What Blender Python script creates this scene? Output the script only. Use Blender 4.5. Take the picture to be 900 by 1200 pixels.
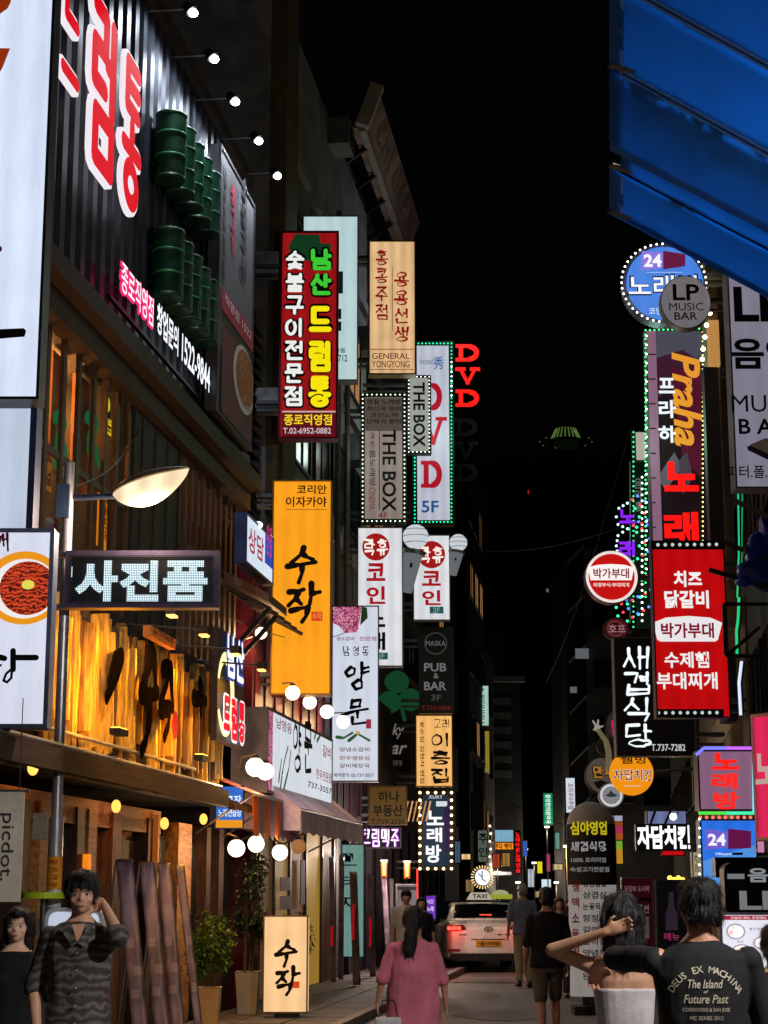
import bpy, math, random
from mathutils import Vector, Matrix, noise
from mathutils.bvhtree import BVHTree
for o in list(bpy.data.objects): bpy.data.objects.remove(o)
SC = bpy.context.scene; COL = SC.collection
rnd = random.Random(7)
# ------------------------------------------------------------------ camera
HC = 1.68; F = 2100.0; TH = math.atan(445.0 / F)        # eye height, focal length in photo pixels, upward pitch
cam = bpy.data.cameras.new('camera'); cam.sensor_fit = 'HORIZONTAL'; cam.sensor_width = 36; cam.lens = F / 900 * 36
cam.clip_start = .1; cam.clip_end = 3000
co = bpy.data.objects.new('camera', cam); COL.objects.link(co)
co.location = (0, 0, HC); co.rotation_euler = (math.pi / 2 + TH, 0, 0); SC.camera = co
# ------------------------------------------------------------------ world: night sky, moonless, with the sun far below the horizon
w = bpy.data.worlds.new('World'); SC.world = w; w.use_nodes = True
nt = w.node_tree; bg = nt.nodes['Background']
sky = nt.nodes.new('ShaderNodeTexSky'); sky.sky_type = 'NISHITA'; sky.sun_disc = False
sky.sun_elevation = math.radians(-4); sky.sun_rotation = math.radians(200)
nt.links.new(sky.outputs[0], bg.inputs[0]); bg.inputs[1].default_value = .05
SC.view_settings.view_transform = 'Standard'; SC.view_settings.look = 'None'
SC.view_settings.exposure = 0; SC.view_settings.gamma = 1
try:
    SC.cycles.use_denoising = True; SC.cycles.max_bounces = 5; SC.cycles.sample_clamp_indirect = 3
except Exception: pass
# ------------------------------------------------------------------ helpers
def lin(h):
    h = h.lstrip('#'); v = [int(h[i:i+2], 16) / 255 for i in (0, 2, 4)]
    return tuple((x / 12.92 if x <= .04045 else ((x + .055) / 1.055) ** 2.4) for x in v) + (1,)
MC = {}
def mat(col, rough=.6, metal=0, var=.25, scale=6, bump=.1, name='paint', stretch=(1, 1, 1), spec=.4):
    k = ('m', col, rough, metal, var, scale, bump, stretch)
    if k in MC: return MC[k]
    m = bpy.data.materials.new(name); m.use_nodes = True; n = m.node_tree.nodes; L = m.node_tree.links; b = n['Principled BSDF']
    b.inputs['Roughness'].default_value = rough; b.inputs['Metallic'].default_value = metal; b.inputs['Specular IOR Level'].default_value = spec
    c = lin(col); b.inputs['Base Color'].default_value = c
    tc = n.new('ShaderNodeTexCoord'); mp = n.new('ShaderNodeMapping'); mp.inputs['Scale'].default_value = stretch
    nz = n.new('ShaderNodeTexNoise'); nz.inputs['Scale'].default_value = scale; nz.inputs['Detail'].default_value = 6; nz.inputs['Roughness'].default_value = .65
    L.new(tc.outputs['Object'], mp.inputs[0]); L.new(mp.outputs[0], nz.inputs['Vector'])
    mx = n.new('ShaderNodeMix'); mx.data_type = 'RGBA'
    lo = tuple(x * (1 - var) for x in c[:3]) + (1,); hi = tuple(min(1, x * (1 + var)) for x in c[:3]) + (1,)
    mx.inputs[6].default_value = lo; mx.inputs[7].default_value = hi
    cr = n.new('ShaderNodeMapRange'); cr.inputs[1].default_value = .35; cr.inputs[2].default_value = .65
    L.new(nz.outputs[0], cr.inputs[0]); L.new(cr.outputs[0], mx.inputs[0]); L.new(mx.outputs[2], b.inputs['Base Color'])
    if bump:
        bp = n.new('ShaderNodeBump'); bp.inputs['Strength'].default_value = bump; bp.inputs['Distance'].default_value = .02
        L.new(nz.outputs[0], bp.inputs['Height']); L.new(bp.outputs[0], b.inputs['Normal'])
    mr = n.new('ShaderNodeMapRange'); mr.inputs[3].default_value = max(0, rough - .12); mr.inputs[4].default_value = min(1, rough + .15)
    L.new(nz.outputs[0], mr.inputs[0]); L.new(mr.outputs[0], b.inputs['Roughness'])
    MC[k] = m; return m
def em(col, s=1.0, light=False, mottle=0.0):
    """a lit lamp, back-lit acrylic or painted-in glow; mottle = uneven tubes behind a light box"""
    k = ('e', col, s, light, mottle)
    if k in MC: return MC[k]
    m = bpy.data.materials.new('emissive'); m.use_nodes = True; n = m.node_tree.nodes; L = m.node_tree.links; b = n['Principled BSDF']
    c = lin(col); b.inputs['Base Color'].default_value = tuple(.12 * x for x in c[:3]) + (1,); b.inputs['Roughness'].default_value = .6; b.inputs['Specular IOR Level'].default_value = .15
    b.inputs['Emission Color'].default_value = c; b.inputs['Emission Strength'].default_value = s
    if mottle:
        tc = n.new('ShaderNodeTexCoord'); nz = n.new('ShaderNodeTexNoise'); nz.inputs['Scale'].default_value = 1.6; nz.inputs['Detail'].default_value = 2
        wv = n.new('ShaderNodeTexWave'); wv.bands_direction = 'X'; wv.inputs['Scale'].default_value = 1.3; wv.inputs['Distortion'].default_value = .6
        L.new(tc.outputs['Object'], nz.inputs['Vector']); L.new(tc.outputs['Object'], wv.inputs['Vector'])
        a = n.new('ShaderNodeMath'); a.operation = 'MULTIPLY_ADD'; a.inputs[1].default_value = .35; L.new(wv.outputs[1], a.inputs[0]); L.new(nz.outputs[0], a.inputs[2])
        mr = n.new('ShaderNodeMapRange'); mr.inputs[1].default_value = .35; mr.inputs[2].default_value = .95
        mr.inputs[3].default_value = s * (1 - mottle); mr.inputs[4].default_value = s * (1 + mottle * .5)
        L.new(a.outputs[0], mr.inputs[0])
        mp = n.new('ShaderNodeMapping'); mp.inputs['Scale'].default_value = (9, 9, 1.1); dz = n.new('ShaderNodeTexNoise'); dz.inputs['Scale'].default_value = 3; dz.inputs['Detail'].default_value = 7; dz.inputs['Roughness'].default_value = .7
        L.new(tc.outputs['Object'], mp.inputs[0]); L.new(mp.outputs[0], dz.inputs['Vector']); dm = n.new('ShaderNodeMapRange'); dm.inputs[1].default_value = .3; dm.inputs[2].default_value = .52; dm.inputs[3].default_value = .92; dm.inputs[4].default_value = 1
        mu = n.new('ShaderNodeMath'); mu.operation = 'MULTIPLY'; L.new(dz.outputs[0], dm.inputs[0]); L.new(dm.outputs[0], mu.inputs[0]); L.new(mr.outputs[0], mu.inputs[1]); L.new(mu.outputs[0], b.inputs['Emission Strength'])
    if not light:
        try: m.cycles.emission_sampling = 'NONE'
        except Exception: pass
    MC[k] = m; return m
def P(u, v, Y):
    """world point seen at photo pixel (u, v) on the plane y = Y"""
    a = (u - 450) / F; b = (600 - v) / F
    dy = math.cos(TH) - math.sin(TH) * b; dz = math.sin(TH) + math.cos(TH) * b
    return Vector((a * Y / dy, Y, HC + dz * Y / dy))
def ray(u, v):
    a = (u - 450) / F; b = (600 - v) / F
    return Vector((a, math.cos(TH) - math.sin(TH) * b, math.sin(TH) + math.cos(TH) * b))
def PG(u, v, z=0):
    d = ray(u, v); return Vector((0, 0, HC)) + d * ((z - HC) / d.z)
class Frame:
    """an upright plane: origin, local x along it, local y away from the viewer, z up"""
    def __init__(s, origin, ang=0.0):
        s.o = Vector(origin); s.ang = ang; s.x = Vector((math.cos(ang), math.sin(ang), 0)); s.y = Vector((-math.sin(ang), math.cos(ang), 0))
    def st(s, u, v):
        d = ray(u, v); c = Vector((0, 0, HC)); t = (s.o - c).dot(s.y) / d.dot(s.y); p = c + d * t - s.o
        return (p.dot(s.x), p.z)
    def rect(s, b):
        s0, t1 = s.st(b[0], b[1]); _, t0 = s.st(b[0], b[3]); s1, _ = s.st(b[2], b[1])
        return (min(s0, s1), min(t0, t1), max(s0, s1), max(t0, t1))
    def w(s, x, y, z): return s.o + s.x * x + s.y * y + Vector((0, 0, z))
ALPHA = math.atan(285 * math.cos(TH) / F)      # the left-hand facades run this far off the viewing direction
TN = Vector((math.cos(ALPHA), -math.sin(ALPHA), 0))
def wallframe(D, Y0=None):
    return Frame(TN * (-D), math.pi / 2 - ALPHA)
def rwallframe(D):
    return Frame(TN * D, -(math.pi / 2 + ALPHA))
class MB:
    def __init__(s): s.v = []; s.f = []
    def add(s, vs, fs):
        n = len(s.v); s.v += [tuple(p) for p in vs]; s.f += [tuple(i + n for i in f) for f in fs]
    def box(s, x0, x1, y0, y1, z0, z1):
        s.add([(x0,y0,z0),(x1,y0,z0),(x1,y1,z0),(x0,y1,z0),(x0,y0,z1),(x1,y0,z1),(x1,y1,z1),(x0,y1,z1)],
              [(0,3,2,1),(4,5,6,7),(0,1,5,4),(1,2,6,5),(2,3,7,6),(3,0,4,7)])
    def poly(s, pts, y): s.add([(p[0], y, p[1]) for p in pts], [tuple(range(len(pts)))])
    def prism(s, pts, y0, y1):
        n = len(pts); s.add([(p[0], y0, p[1]) for p in pts] + [(p[0], y1, p[1]) for p in pts],
            [tuple(range(n)), tuple(range(2*n-1, n-1, -1))] + [(i, i+n, (i+1) % n + n, (i+1) % n) for i in range(n)])
    def bar(s, p, q, r, n=8, r2=None, caps=True):
        p = Vector(p); q = Vector(q); d = (q - p); 
        if d.length < 1e-6: return
        d.normalize(); a = d.orthogonal().normalized(); b = d.cross(a); r2 = r if r2 is None else r2
        vs = []
        for c, rr in ((p, r), (q, r2)):
            for i in range(n):
                t = 2 * math.pi * i / n; vs.append(c + a * math.cos(t) * rr + b * math.sin(t) * rr)
        fs = [(i, (i+1) % n, (i+1) % n + n, i + n) for i in range(n)]
        if caps: fs += [tuple(range(n-1, -1, -1)), tuple(range(n, 2*n))]
        s.add(vs, fs)
    def beam(s, p, q, wd, ht, up=(0, 0, 1)):
        p = Vector(p); q = Vector(q); d = (q - p).normalized(); a = d.cross(Vector(up)).normalized() * wd / 2; b = a.cross(d).normalized() * ht / 2
        vs = [c + i * a + j * b for c in (p, q) for i, j in ((-1,-1),(1,-1),(1,1),(-1,1))]
        s.add(vs, [(0,3,2,1),(4,5,6,7),(0,1,5,4),(1,2,6,5),(2,3,7,6),(3,0,4,7)])
    def path(s, pts, r, n=6):
        for i in range(len(pts) - 1): s.bar(pts[i], pts[i+1], r, n)
    def ell(s, c, r, M=None, nu=14, nv=9):
        c = Vector(c); vs = []; fs = []
        for j in range(nv + 1):
            ph = math.pi * j / nv
            for i in range(nu):
                t = 2 * math.pi * i / nu
                p = Vector((math.sin(ph) * math.cos(t) * r[0], math.sin(ph) * math.sin(t) * r[1], math.cos(ph) * r[2]))
                if M: p = M @ p
                vs.append(c + p)
        for j in range(nv):
            for i in range(nu):
                fs.append((j*nu+i, (j+1)*nu+i, (j+1)*nu+(i+1) % nu, j*nu+(i+1) % nu))
        s.add(vs, fs)
    def cap(s, p, r, q, r2, n=12):
        """tapered capsule"""
        p = Vector(p); q = Vector(q); s.bar(p, q, r, n, r2); s.ell(p, (r, r, r), None, n, 6); s.ell(q, (r2, r2, r2), None, n, 6)
    def build(s, name, m, parent=None, loc=None, ang=0, smooth=False, bevel=0, label=None, cat=None, group=None, kind=None):
        me = bpy.data.meshes.new(name); me.from_pydata(s.v, [], s.f); me.validate(); me.update()
        if m: me.materials.append(m)
        if smooth: me.polygons.foreach_set('use_smooth', [True] * len(me.polygons))
        o = bpy.data.objects.new(name, me); COL.objects.link(o)
        if parent: o.parent = parent
        if loc is not None: o.location = loc
        o.rotation_euler = (0, 0, ang)
        if bevel:
            b = o.modifiers.new('bevel', 'BEVEL'); b.width = bevel; b.segments = 2; b.limit_method = 'ANGLE'
        tag(o, label, cat, group, kind); return o
def tag(o, label=None, cat=None, group=None, kind=None):
    if label: o['label'] = label
    if cat: o['category'] = cat
    if group: o['group'] = group
    if kind: o['kind'] = kind
    return o
def empty(name, loc, ang=0, **k):
    o = bpy.data.objects.new(name, None); COL.objects.link(o); o.location = loc; o.rotation_euler = (0, 0, ang); o.empty_display_size = .2
    return tag(o, **k)
def copytree(o, parent=None):
    c = o.copy(); COL.objects.link(c)
    if parent: c.parent = parent
    for ch in [x for x in list(o.children)]: copytree(ch, c)
    return c
def light(kind, loc, power, col, size=.1, parent=None, rot=None, spot=None, name='lamp_light'):
    l = bpy.data.lights.new(name, kind); l.energy = power; l.color = lin(col)[:3]
    if kind in ('POINT', 'SPOT'): l.shadow_soft_size = size
    if spot: l.spot_size = math.radians(spot); l.spot_blend = .6
    if kind == 'AREA': l.size = size
    o = bpy.data.objects.new(name, l); COL.objects.link(o); o.location = loc
    if rot: o.rotation_euler = rot
    if parent: o.parent = parent
    return o
# ------------------------------------------------------------------ lettering
TX = {}
def text_geo(body, bold=0.0, res=3):
    k = (body, bold)
    if k in TX: return TX[k]
    cu = bpy.data.curves.new('lettering', 'FONT'); cu.body = body; cu.offset = bold; cu.resolution_u = res
    ob = bpy.data.objects.new('lettering', cu); me = ob.to_mesh()
    vs = [(v.co.x, v.co.y) for v in me.vertices]; fs = [tuple(p.vertices) for p in me.polygons]
    ob.to_mesh_clear(); bpy.data.objects.remove(ob); bpy.data.curves.remove(cu)
    TX[k] = (vs, fs); return TX[k]
def circ(cx=.5, cy=.5, rx=.5, ry=.5, n=16):
    return [(cx + rx * math.sin(2*math.pi*i/n), cy + ry * math.cos(2*math.pi*i/n)) for i in range(n + 1)]
CH = {'ㄱ':[[(0,1),(1,1),(.8,0)]], 'ㄴ':[[(0,1),(0,0),(1,0)]], 'ㄷ':[[(1,1),(0,1),(0,0),(1,0)]], 'ㄹ':[[(0,1),(1,1),(1,.5),(0,.5),(0,0),(1,0)]],
 'ㅁ':[[(0,1),(1,1),(1,0),(0,0),(0,1)]], 'ㅂ':[[(0,1),(0,0),(1,0),(1,1)],[(0,.5),(1,.5)]], 'ㅅ':[[(.5,1),(.42,.6),(0,0)],[(.45,.6),(1,0)]],
 'ㅇ':[circ()], 'ㅈ':[[(0,1),(1,1),(.5,.55),(0,0)],[(.5,.5),(1,0)]], 'ㅊ':[[(.35,1),(.65,1)],[(0,.78),(1,.78),(.5,.4),(0,0)],[(.5,.4),(1,0)]],
 'ㅋ':[[(0,1),(1,1),(.8,0)],[(0,.52),(.92,.52)]], 'ㅌ':[[(1,1),(0,1),(0,0),(1,0)],[(0,.5),(1,.5)]], 'ㅍ':[[(0,1),(1,1)],[(0,0),(1,0)],[(.3,1),(.3,0)],[(.7,1),(.7,0)]],
 'ㅎ':[[(.3,1),(.7,1)],[(0,.76),(1,.76)],circ(.5,.28,.38,.28)]}
def dbl(a): return [[(x*.44, y) for x, y in p] for p in CH[a]] + [[(.56+x*.44, y) for x, y in p] for p in CH[a]]
for a, b in (('ㄲ','ㄱ'),('ㄸ','ㄷ'),('ㅃ','ㅂ'),('ㅆ','ㅅ'),('ㅉ','ㅈ')): CH[a] = dbl(b)
for a, (b, c) in {'ㄺ':'ㄹㄱ','ㄶ':'ㄴㅎ','ㅄ':'ㅂㅅ','ㄻ':'ㄹㅁ','ㄼ':'ㄹㅂ','ㄳ':'ㄱㅅ','ㄵ':'ㄴㅈ','ㅀ':'ㄹㅎ'}.items():
    CH[a] = [[(x*.44, y) for x, y in p] for p in CH[b]] + [[(.56+x*.44, y) for x, y in p] for p in CH[c]]
INI = 'ㄱㄲㄴㄷㄸㄹㅁㅂㅃㅅㅆㅇㅈㅉㅊㅋㅌㅍㅎ'
MED = 'ㅏㅐㅑㅒㅓㅔㅕㅖㅗㅘㅙㅚㅛㅜㅝㅞㅟㅠㅡㅢㅣ'
FIN = ['', 'ㄱ','ㄲ','ㄳ','ㄴ','ㄵ','ㄶ','ㄷ','ㄹ','ㄺ','ㄻ','ㄼ','ㄽ','ㄾ','ㄿ','ㅀ','ㅁ','ㅂ','ㅄ','ㅅ','ㅆ','ㅇ','ㅈ','ㅊ','ㅋ','ㅌ','ㅍ','ㅎ']
VV = {'ㅏ':[[(.3,1),(.3,0)],[(.3,.5),(1,.5)]], 'ㅐ':[[(.1,1),(.1,0)],[(.1,.5),(.9,.5)],[(.9,1),(.9,0)]], 'ㅑ':[[(.3,1),(.3,0)],[(.3,.65),(1,.65)],[(.3,.35),(1,.35)]],
 'ㅓ':[[(.8,1),(.8,0)],[(0,.5),(.8,.5)]], 'ㅔ':[[(.45,1),(.45,0)],[(0,.5),(.45,.5)],[(1,1),(1,0)]], 'ㅕ':[[(.8,1),(.8,0)],[(0,.65),(.8,.65)],[(0,.35),(.8,.35)]], 'ㅣ':[[(.6,1),(.6,0)]]}
HV = {'ㅗ':[[(.5,1),(.5,.1)],[(0,.1),(1,.1)]], 'ㅛ':[[(.35,1),(.35,.1)],[(.65,1),(.65,.1)],[(0,.1),(1,.1)]], 'ㅜ':[[(0,.9),(1,.9)],[(.5,.9),(.5,0)]],
 'ㅠ':[[(0,.9),(1,.9)],[(.35,.9),(.35,0)],[(.65,.9),(.65,0)]], 'ㅡ':[[(0,.5),(1,.5)]]}
def glyph(ch):
    n = ord(ch) - 0xAC00
    if not 0 <= n < 11172: return []
    i, m, f = INI[n // 588], MED[n % 588 // 28], FIN[n % 28]; out = []
    def put(src, x0, y0, x1, y1):
        for p in src: out.append([(x0 + x*(x1-x0), y0 + y*(y1-y0)) for x, y in p])
    if m in VV:
        e = .1 if m in 'ㅐㅔ' else 0
        if f: put(CH[i], .02,.58 if f == 'ㅂ' else .5,.56-e,1); put(VV[m], .66-e,.48 if f == 'ㅂ' else .4,1,1); put(CH.get(f, CH['ㄱ']), .14,0,.95,.4 if f == 'ㅂ' else .3)
        else: put(CH[i], .0,.1,.56-e,.92); put(VV[m], .68-e,0,1,1)
    elif m in HV:
        if f: put(CH[i], .15,.68,.85,1); put(HV[m], 0,.36,1,.58); put(CH.get(f, CH['ㄱ']), .14,0,.86,.26)
        else: put(CH[i], .12,.5,.88,1); put(HV[m], 0,0,1,.4)
    else:
        put(CH[i], 0,.5,.55,1); put(HV['ㅗ'], 0,.1,.6,.42); put(VV['ㅣ'], .7,0,1,1)
    return out
def seg_poly(p, q, w1, w2, style):
    dx, dy = q[0]-p[0], q[1]-p[1]; L = math.hypot(dx, dy)
    if L < 1e-6: return None
    dx /= L; dy /= L; nx, ny = -dy, dx
    if style == 'square':
        e = w1 / 2; return [(p[0]-dx*e+nx*w1/2, p[1]-dy*e+ny*w1/2), (p[0]-dx*e-nx*w1/2, p[1]-dy*e-ny*w1/2), (q[0]+dx*e-nx*w2/2, q[1]+dy*e-ny*w2/2), (q[0]+dx*e+nx*w2/2, q[1]+dy*e+ny*w2/2)]
    a = math.atan2(dy, dx); pts = []
    for c, r, a0 in ((p, w1/2, a + math.pi/2), (q, w2/2, a - math.pi/2)):
        for k in range(5): t = a0 + math.pi * k / 4; pts.append((c[0] + r*math.cos(t), c[1] + r*math.sin(t)))
    return pts
def clip(poly, r):
    def cut(ps, f, g):
        out = []
        for i in range(len(ps)):
            a, b = ps[i-1], ps[i]; fa, fb = f(a), f(b)
            if fa >= 0 or fb >= 0:
                if (fa >= 0) != (fb >= 0): t = fa / (fa - fb); out.append((a[0]+(b[0]-a[0])*t, a[1]+(b[1]-a[1])*t))
                if fb >= 0: out.append(b)
        return out
    for f in (lambda p: p[0]-r[0], lambda p: r[2]-p[0], lambda p: p[1]-r[1], lambda p: r[3]-p[1]):
        poly = cut(poly, f, None)
        if len(poly) < 3: return None
    return poly
def stroke_mesh(mb, polylines, wd, y, style='round', rr=None, depth=0):
    """ribbons of the given width; every stroke lies 0.3 mm in front of the last"""
    k = 0
    for pl in polylines:
        n = len(pl) - 1
        for i in range(n):
            if style == 'brush':
                g = lambda t: wd * (1.35 - .5*t if t < .5 else .75 + .3*(t-.5)) if n < 8 else wd * (.75 + .3*math.sin(t*6.3))
                sub = 3 if n < 4 else 1
                for j in range(sub):
                    t0 = (i + j/sub) / n; t1 = (i + (j+1)/sub) / n
                    a = tuple(pl[i][c] + (pl[i+1][c]-pl[i][c]) * j/sub for c in (0,1)); b = tuple(pl[i][c] + (pl[i+1][c]-pl[i][c]) * (j+1)/sub for c in (0,1))
                    q = seg_poly(a, b, g(t0), g(t1), 'round')
                    if q and rr: q = clip(q, rr)
                    if q: mb.poly(q, y - k*.0003)
                    k += 1
            else:
                q = seg_poly(pl[i], pl[i+1], wd, wd, style)
                if q and rr: q = clip(q, rr)
                if q:
                    if depth: mb.prism(q, y - depth - k*.0003, y)
                    else: mb.poly(q, y - k*.0003)
                k += 1
def brushwarp(pts, r, amt):
    return [(x + r.uniform(-amt, amt), y + r.uniform(-amt, amt) + x * amt * .8) for x, y in pts]
def khan(mb, body, rc, wd, y, style='round', vertical=False, gap=.12, rr=None, depth=0, seed=1):
    r = random.Random(seed); n = len(body); x0, z0, x1, z1 = rc
    for i, ch in enumerate(body):
        if ch == ' ': continue
        if vertical: h = (z1-z0) / n; cx0, cx1, cz1 = x0, x1, z1 - i*h - h*gap/2; cz0 = z1 - (i+1)*h + h*gap/2
        else: ww = (x1-x0) / n; cx0 = x0 + i*ww + ww*gap/2; cx1 = x0 + (i+1)*ww - ww*gap/2; cz0, cz1 = z0, z1
        a = min(cx1-cx0, cz1-cz0) * wd
        gl = glyph(ch)
        if style == 'brush': gl = [brushwarp(p, r, .035) for p in gl]
        sc = [[(cx0 + a/2 + x*(cx1-cx0-a), cz0 + a/2 + z*(cz1-cz0-a)) for x, z in p] for p in gl]
        stroke_mesh(mb, sc, a, y, style, rr, depth)
def place_text(mb, body, rc, bold, y, vertical=False, rot=False, shear=0, gap=.1, depth=0):
    x0, z0, x1, z1 = rc
    if vertical:
        n = len(body); h = (z1-z0)/n
        for i, ch in enumerate(body):
            if ch != ' ': place_text(mb, ch, (x0, z1-(i+1)*h+h*gap/2, x1, z1-i*h-h*gap/2), bold, y, depth=depth)
        return
    if any(c in body for c in 'MN햄찌') : bold = min(bold, 0 if 'M' in body else .006 if 'N' in body else .022)
    vs, fs = text_geo(body, bold)
    if not vs: return
    if rot: vs = [(b, -a) for a, b in [(p[0]+shear*p[1], p[1]) for p in vs]]     # reads downwards
    elif shear: vs = [(a + shear*b, b) for a, b in vs]
    ax, bx = min(p[0] for p in vs), max(p[0] for p in vs); az, bz = min(p[1] for p in vs), max(p[1] for p in vs)
    sx = (x1-x0)/max(1e-6, bx-ax); sz = (z1-z0)/max(1e-6, bz-az)
    out = [(x0+(p[0]-ax)*sx, z0+(p[1]-az)*sz) for p in vs]
    mb.add([(p[0], y, p[1]) for p in out], fs)
    if depth:
        ec = {}
        for f in fs:
            for i in range(len(f)):
                e = (f[i-1], f[i]); k = tuple(sorted(e)); ec[k] = ec.get(k, 0) + 1
        n = len(mb.v); mb.v += [(p[0], y + depth, p[1]) for p in out]; base = n - len(out)
        for (a, b), c in ec.items():
            if c == 1: mb.f.append((base+a, base+b, n+b, n+a))
def bulb_mesh(mb, pts, spacing, r, y, n=6):
    for i in range(len(pts)-1):
        a, b = pts[i], pts[i+1]; L = math.hypot(b[0]-a[0], b[1]-a[1]); k = max(1, round(L/spacing))
        for j in range(k):
            t = j/k; mb.ell((a[0]+(b[0]-a[0])*t, y, a[1]+(b[1]-a[1])*t), (r, r, r), None, 6, 4)
def sign(name, bb, Y=None, face='#ffffff', s=1.0, depth=.2, body='#3a3a40', label=None, cat='sign', group=None, items=(), frame=None, fr=.012,
         unlit=False, mottle=.09, shape='rect', light=True, bracket=None, rough=.5, twist=0):
    """a cabinet sign: body, face, edging and each layer of print, all parts of one thing"""
    F0 = frame or Frame(P((bb[0]+bb[2])/2, (bb[1]+bb[3])/2, Y), twist)
    r0 = F0.rect(bb); loc = F0.w((r0[0]+r0[2])/2, 0, r0[1])
    FR = Frame(loc, F0.ang); x0, z0, x1, z1 = FR.rect(bb)
    cx, cz, rx, rz = (x0+x1)/2, (z0+z1)/2, (x1-x0)/2, (z1-z0)/2
    mb = MB()
    if shape == 'round': mb.prism([(cx + rx*math.cos(t*math.pi/24), cz + rz*math.sin(t*math.pi/24)) for t in range(48)], 0, depth)
    elif shape == 'rounded':
        pts = []
        rad = min(rx, rz) * .35
        for qx, qz, a0 in ((x1-rad, z1-rad, 0), (x0+rad, z1-rad, 90), (x0+rad, z0+rad, 180), (x1-rad, z0+rad, 270)):
            for k in range(6): t = math.radians(a0 + 18*k); pts.append((qx + rad*math.cos(t), qz + rad*math.sin(t)))
        mb.prism(pts, 0, depth)
    else: mb.box(x0, x1, 0, depth, z0, z1)
    root = mb.build(name, mat(body, .45, .3, .2, 4, .05), loc=loc, ang=F0.ang, bevel=0, label=label, cat=cat, group=group)
    fm = mat(face, rough, 0, .12, 5, .05) if unlit else em(face, s, light, mottle)
    b = MB()
    if shape == 'round': b.prism([(cx + (rx-fr)*math.cos(t*math.pi/24), cz + (rz-fr)*math.sin(t*math.pi/24)) for t in range(48)], -.006, .004)
    elif shape == 'rounded': b.prism([(cx + (p[0]-cx)*(1-fr/rx), cz + (p[1]-cz)*(1-fr/rz)) for p in pts], -.006, .004)
    else: b.box(x0+fr, x1-fr, -.006, .004, z0+fr, z1-fr)
    b.build('face', fm, root)
    if shape == 'rect' and fr >= .012:
        e = MB(); e.box(x0-.004, x1+.004, -.02, -.001, z1-fr, z1+.004); e.box(x0-.004, x1+.004, -.02, -.001, z0-.004, z0+fr)
        e.box(x0-.004, x0+fr, -.02, -.001, z0+fr, z1-fr); e.box(x1-fr, x1+.004, -.02, -.001, z0+fr, z1-fr); e.build('edging', mat(body, .4, .5, .2, 4, .05), root)
    FC = Frame(F0.w((r0[0]+r0[2])/2, -.01, r0[1]), F0.ang)
    layer(root, FC, items, clipr=(x0+fr, z0+fr, x1-fr, z1-fr), unlit=unlit, s=s)
    if bracket:
        for v in bracket[1]:
            k = MB()
            a = FR.st(bracket[0], v); ex = x0 if a[0] < x0 else x1
            k.box(min(a[0], ex), max(a[0], ex), .04, depth - .04, a[1] - .03, a[1] + .03)
            k.box(min(a[0], ex), max(a[0], ex), .06, depth - .06, a[1] - .16, a[1] - .13)
            k.build('bracket', mat('#55585c', .5, .7, .3, 8), root)
    return root, FR
def layer(root, FC, items, clipr=None, unlit=False, s=1.0, y0=-.012):
    for k, it in enumerate(items):
        kind = it[0]; y = y0 - .004 * k; o = it[4] if len(it) > 4 else {}
        mb = MB(); col = it[3]
        if kind == 'text': place_text(mb, it[1], FC.rect(it[2]), o.get('b', .012), y, o.get('v', False), o.get('rot', False), o.get('sh', 0), o.get('gap', .12), o.get('d', 0)); nm = 'lettering'
        elif kind == 'han': khan(mb, it[1], FC.rect(it[2]), o.get('w', .16), y, o.get('st', 'round'), o.get('v', False), o.get('gap', .12), clipr if o.get('clip') else None, o.get('d', 0), k+1); nm = 'lettering'
        elif kind == 'rect':
            r = FC.rect(it[2]); q = clip([(r[0],r[1]),(r[2],r[1]),(r[2],r[3]),(r[0],r[3])], clipr) if clipr else [(r[0],r[1]),(r[2],r[1]),(r[2],r[3]),(r[0],r[3])]
            if q: mb.poly(q, y)
            nm = o.get('n', 'panel')
        elif kind == 'ell':
            r = FC.rect(it[2]); cx, cz, rx, rz = (r[0]+r[2])/2, (r[1]+r[3])/2, (r[2]-r[0])/2, (r[3]-r[1])/2
            q = [(cx + rx*math.cos(t*math.pi/18), cz + rz*math.sin(t*math.pi/18)) for t in range(36)]
            if clipr: q = clip(q, clipr)
            if q: mb.poly(q, y)
            nm = o.get('n', 'emblem')
        elif kind == 'poly':
            q = [FC.st(*p) for p in it[2]]
            if clipr and not o.get('noclip'): q = clip(q, clipr)
            if q: mb.poly(q, y)
            nm = o.get('n', 'emblem')
        elif kind == 'line':
            q = [FC.st(*p) for p in it[2]]; stroke_mesh(mb, [q], o.get('w', .02), y, o.get('st', 'round'), clipr if not o.get('noclip') else None); nm = o.get('n', 'emblem')
        elif kind == 'strokes':
            stroke_mesh(mb, [[FC.st(*p) for p in pl] for pl in it[2]], o.get('w', .05), y, o.get('st', 'brush'), clipr if not o.get('noclip') else None, o.get('d', 0)); nm = 'lettering'
        if not mb.v: continue
        es = o.get('e', 0 if unlit else s)
        m = o['m'] if 'm' in o else (em(col, es) if es else mat(col, .6, 0, .15, 8, .05))
        ob = mb.build(nm, m, root)
        # lettering lies on the sign face; FC sits 1 cm in front of the root's own plane
def bulbs(root, FR, pts, spx, col, r, y=-.03, e=4, name='bulb_chain', closed=False):
    r *= .78
    q = [FR.st(*p) for p in pts]; a = FR.st(pts[0][0] + spx, pts[0][1]); sp = abs(a[0]-FR.st(*pts[0])[0]); mb = MB(); bulb_mesh(mb, q, sp, r, y)
    o = mb.build(name, em(col, e), root, kind='stuff'); return o
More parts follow.
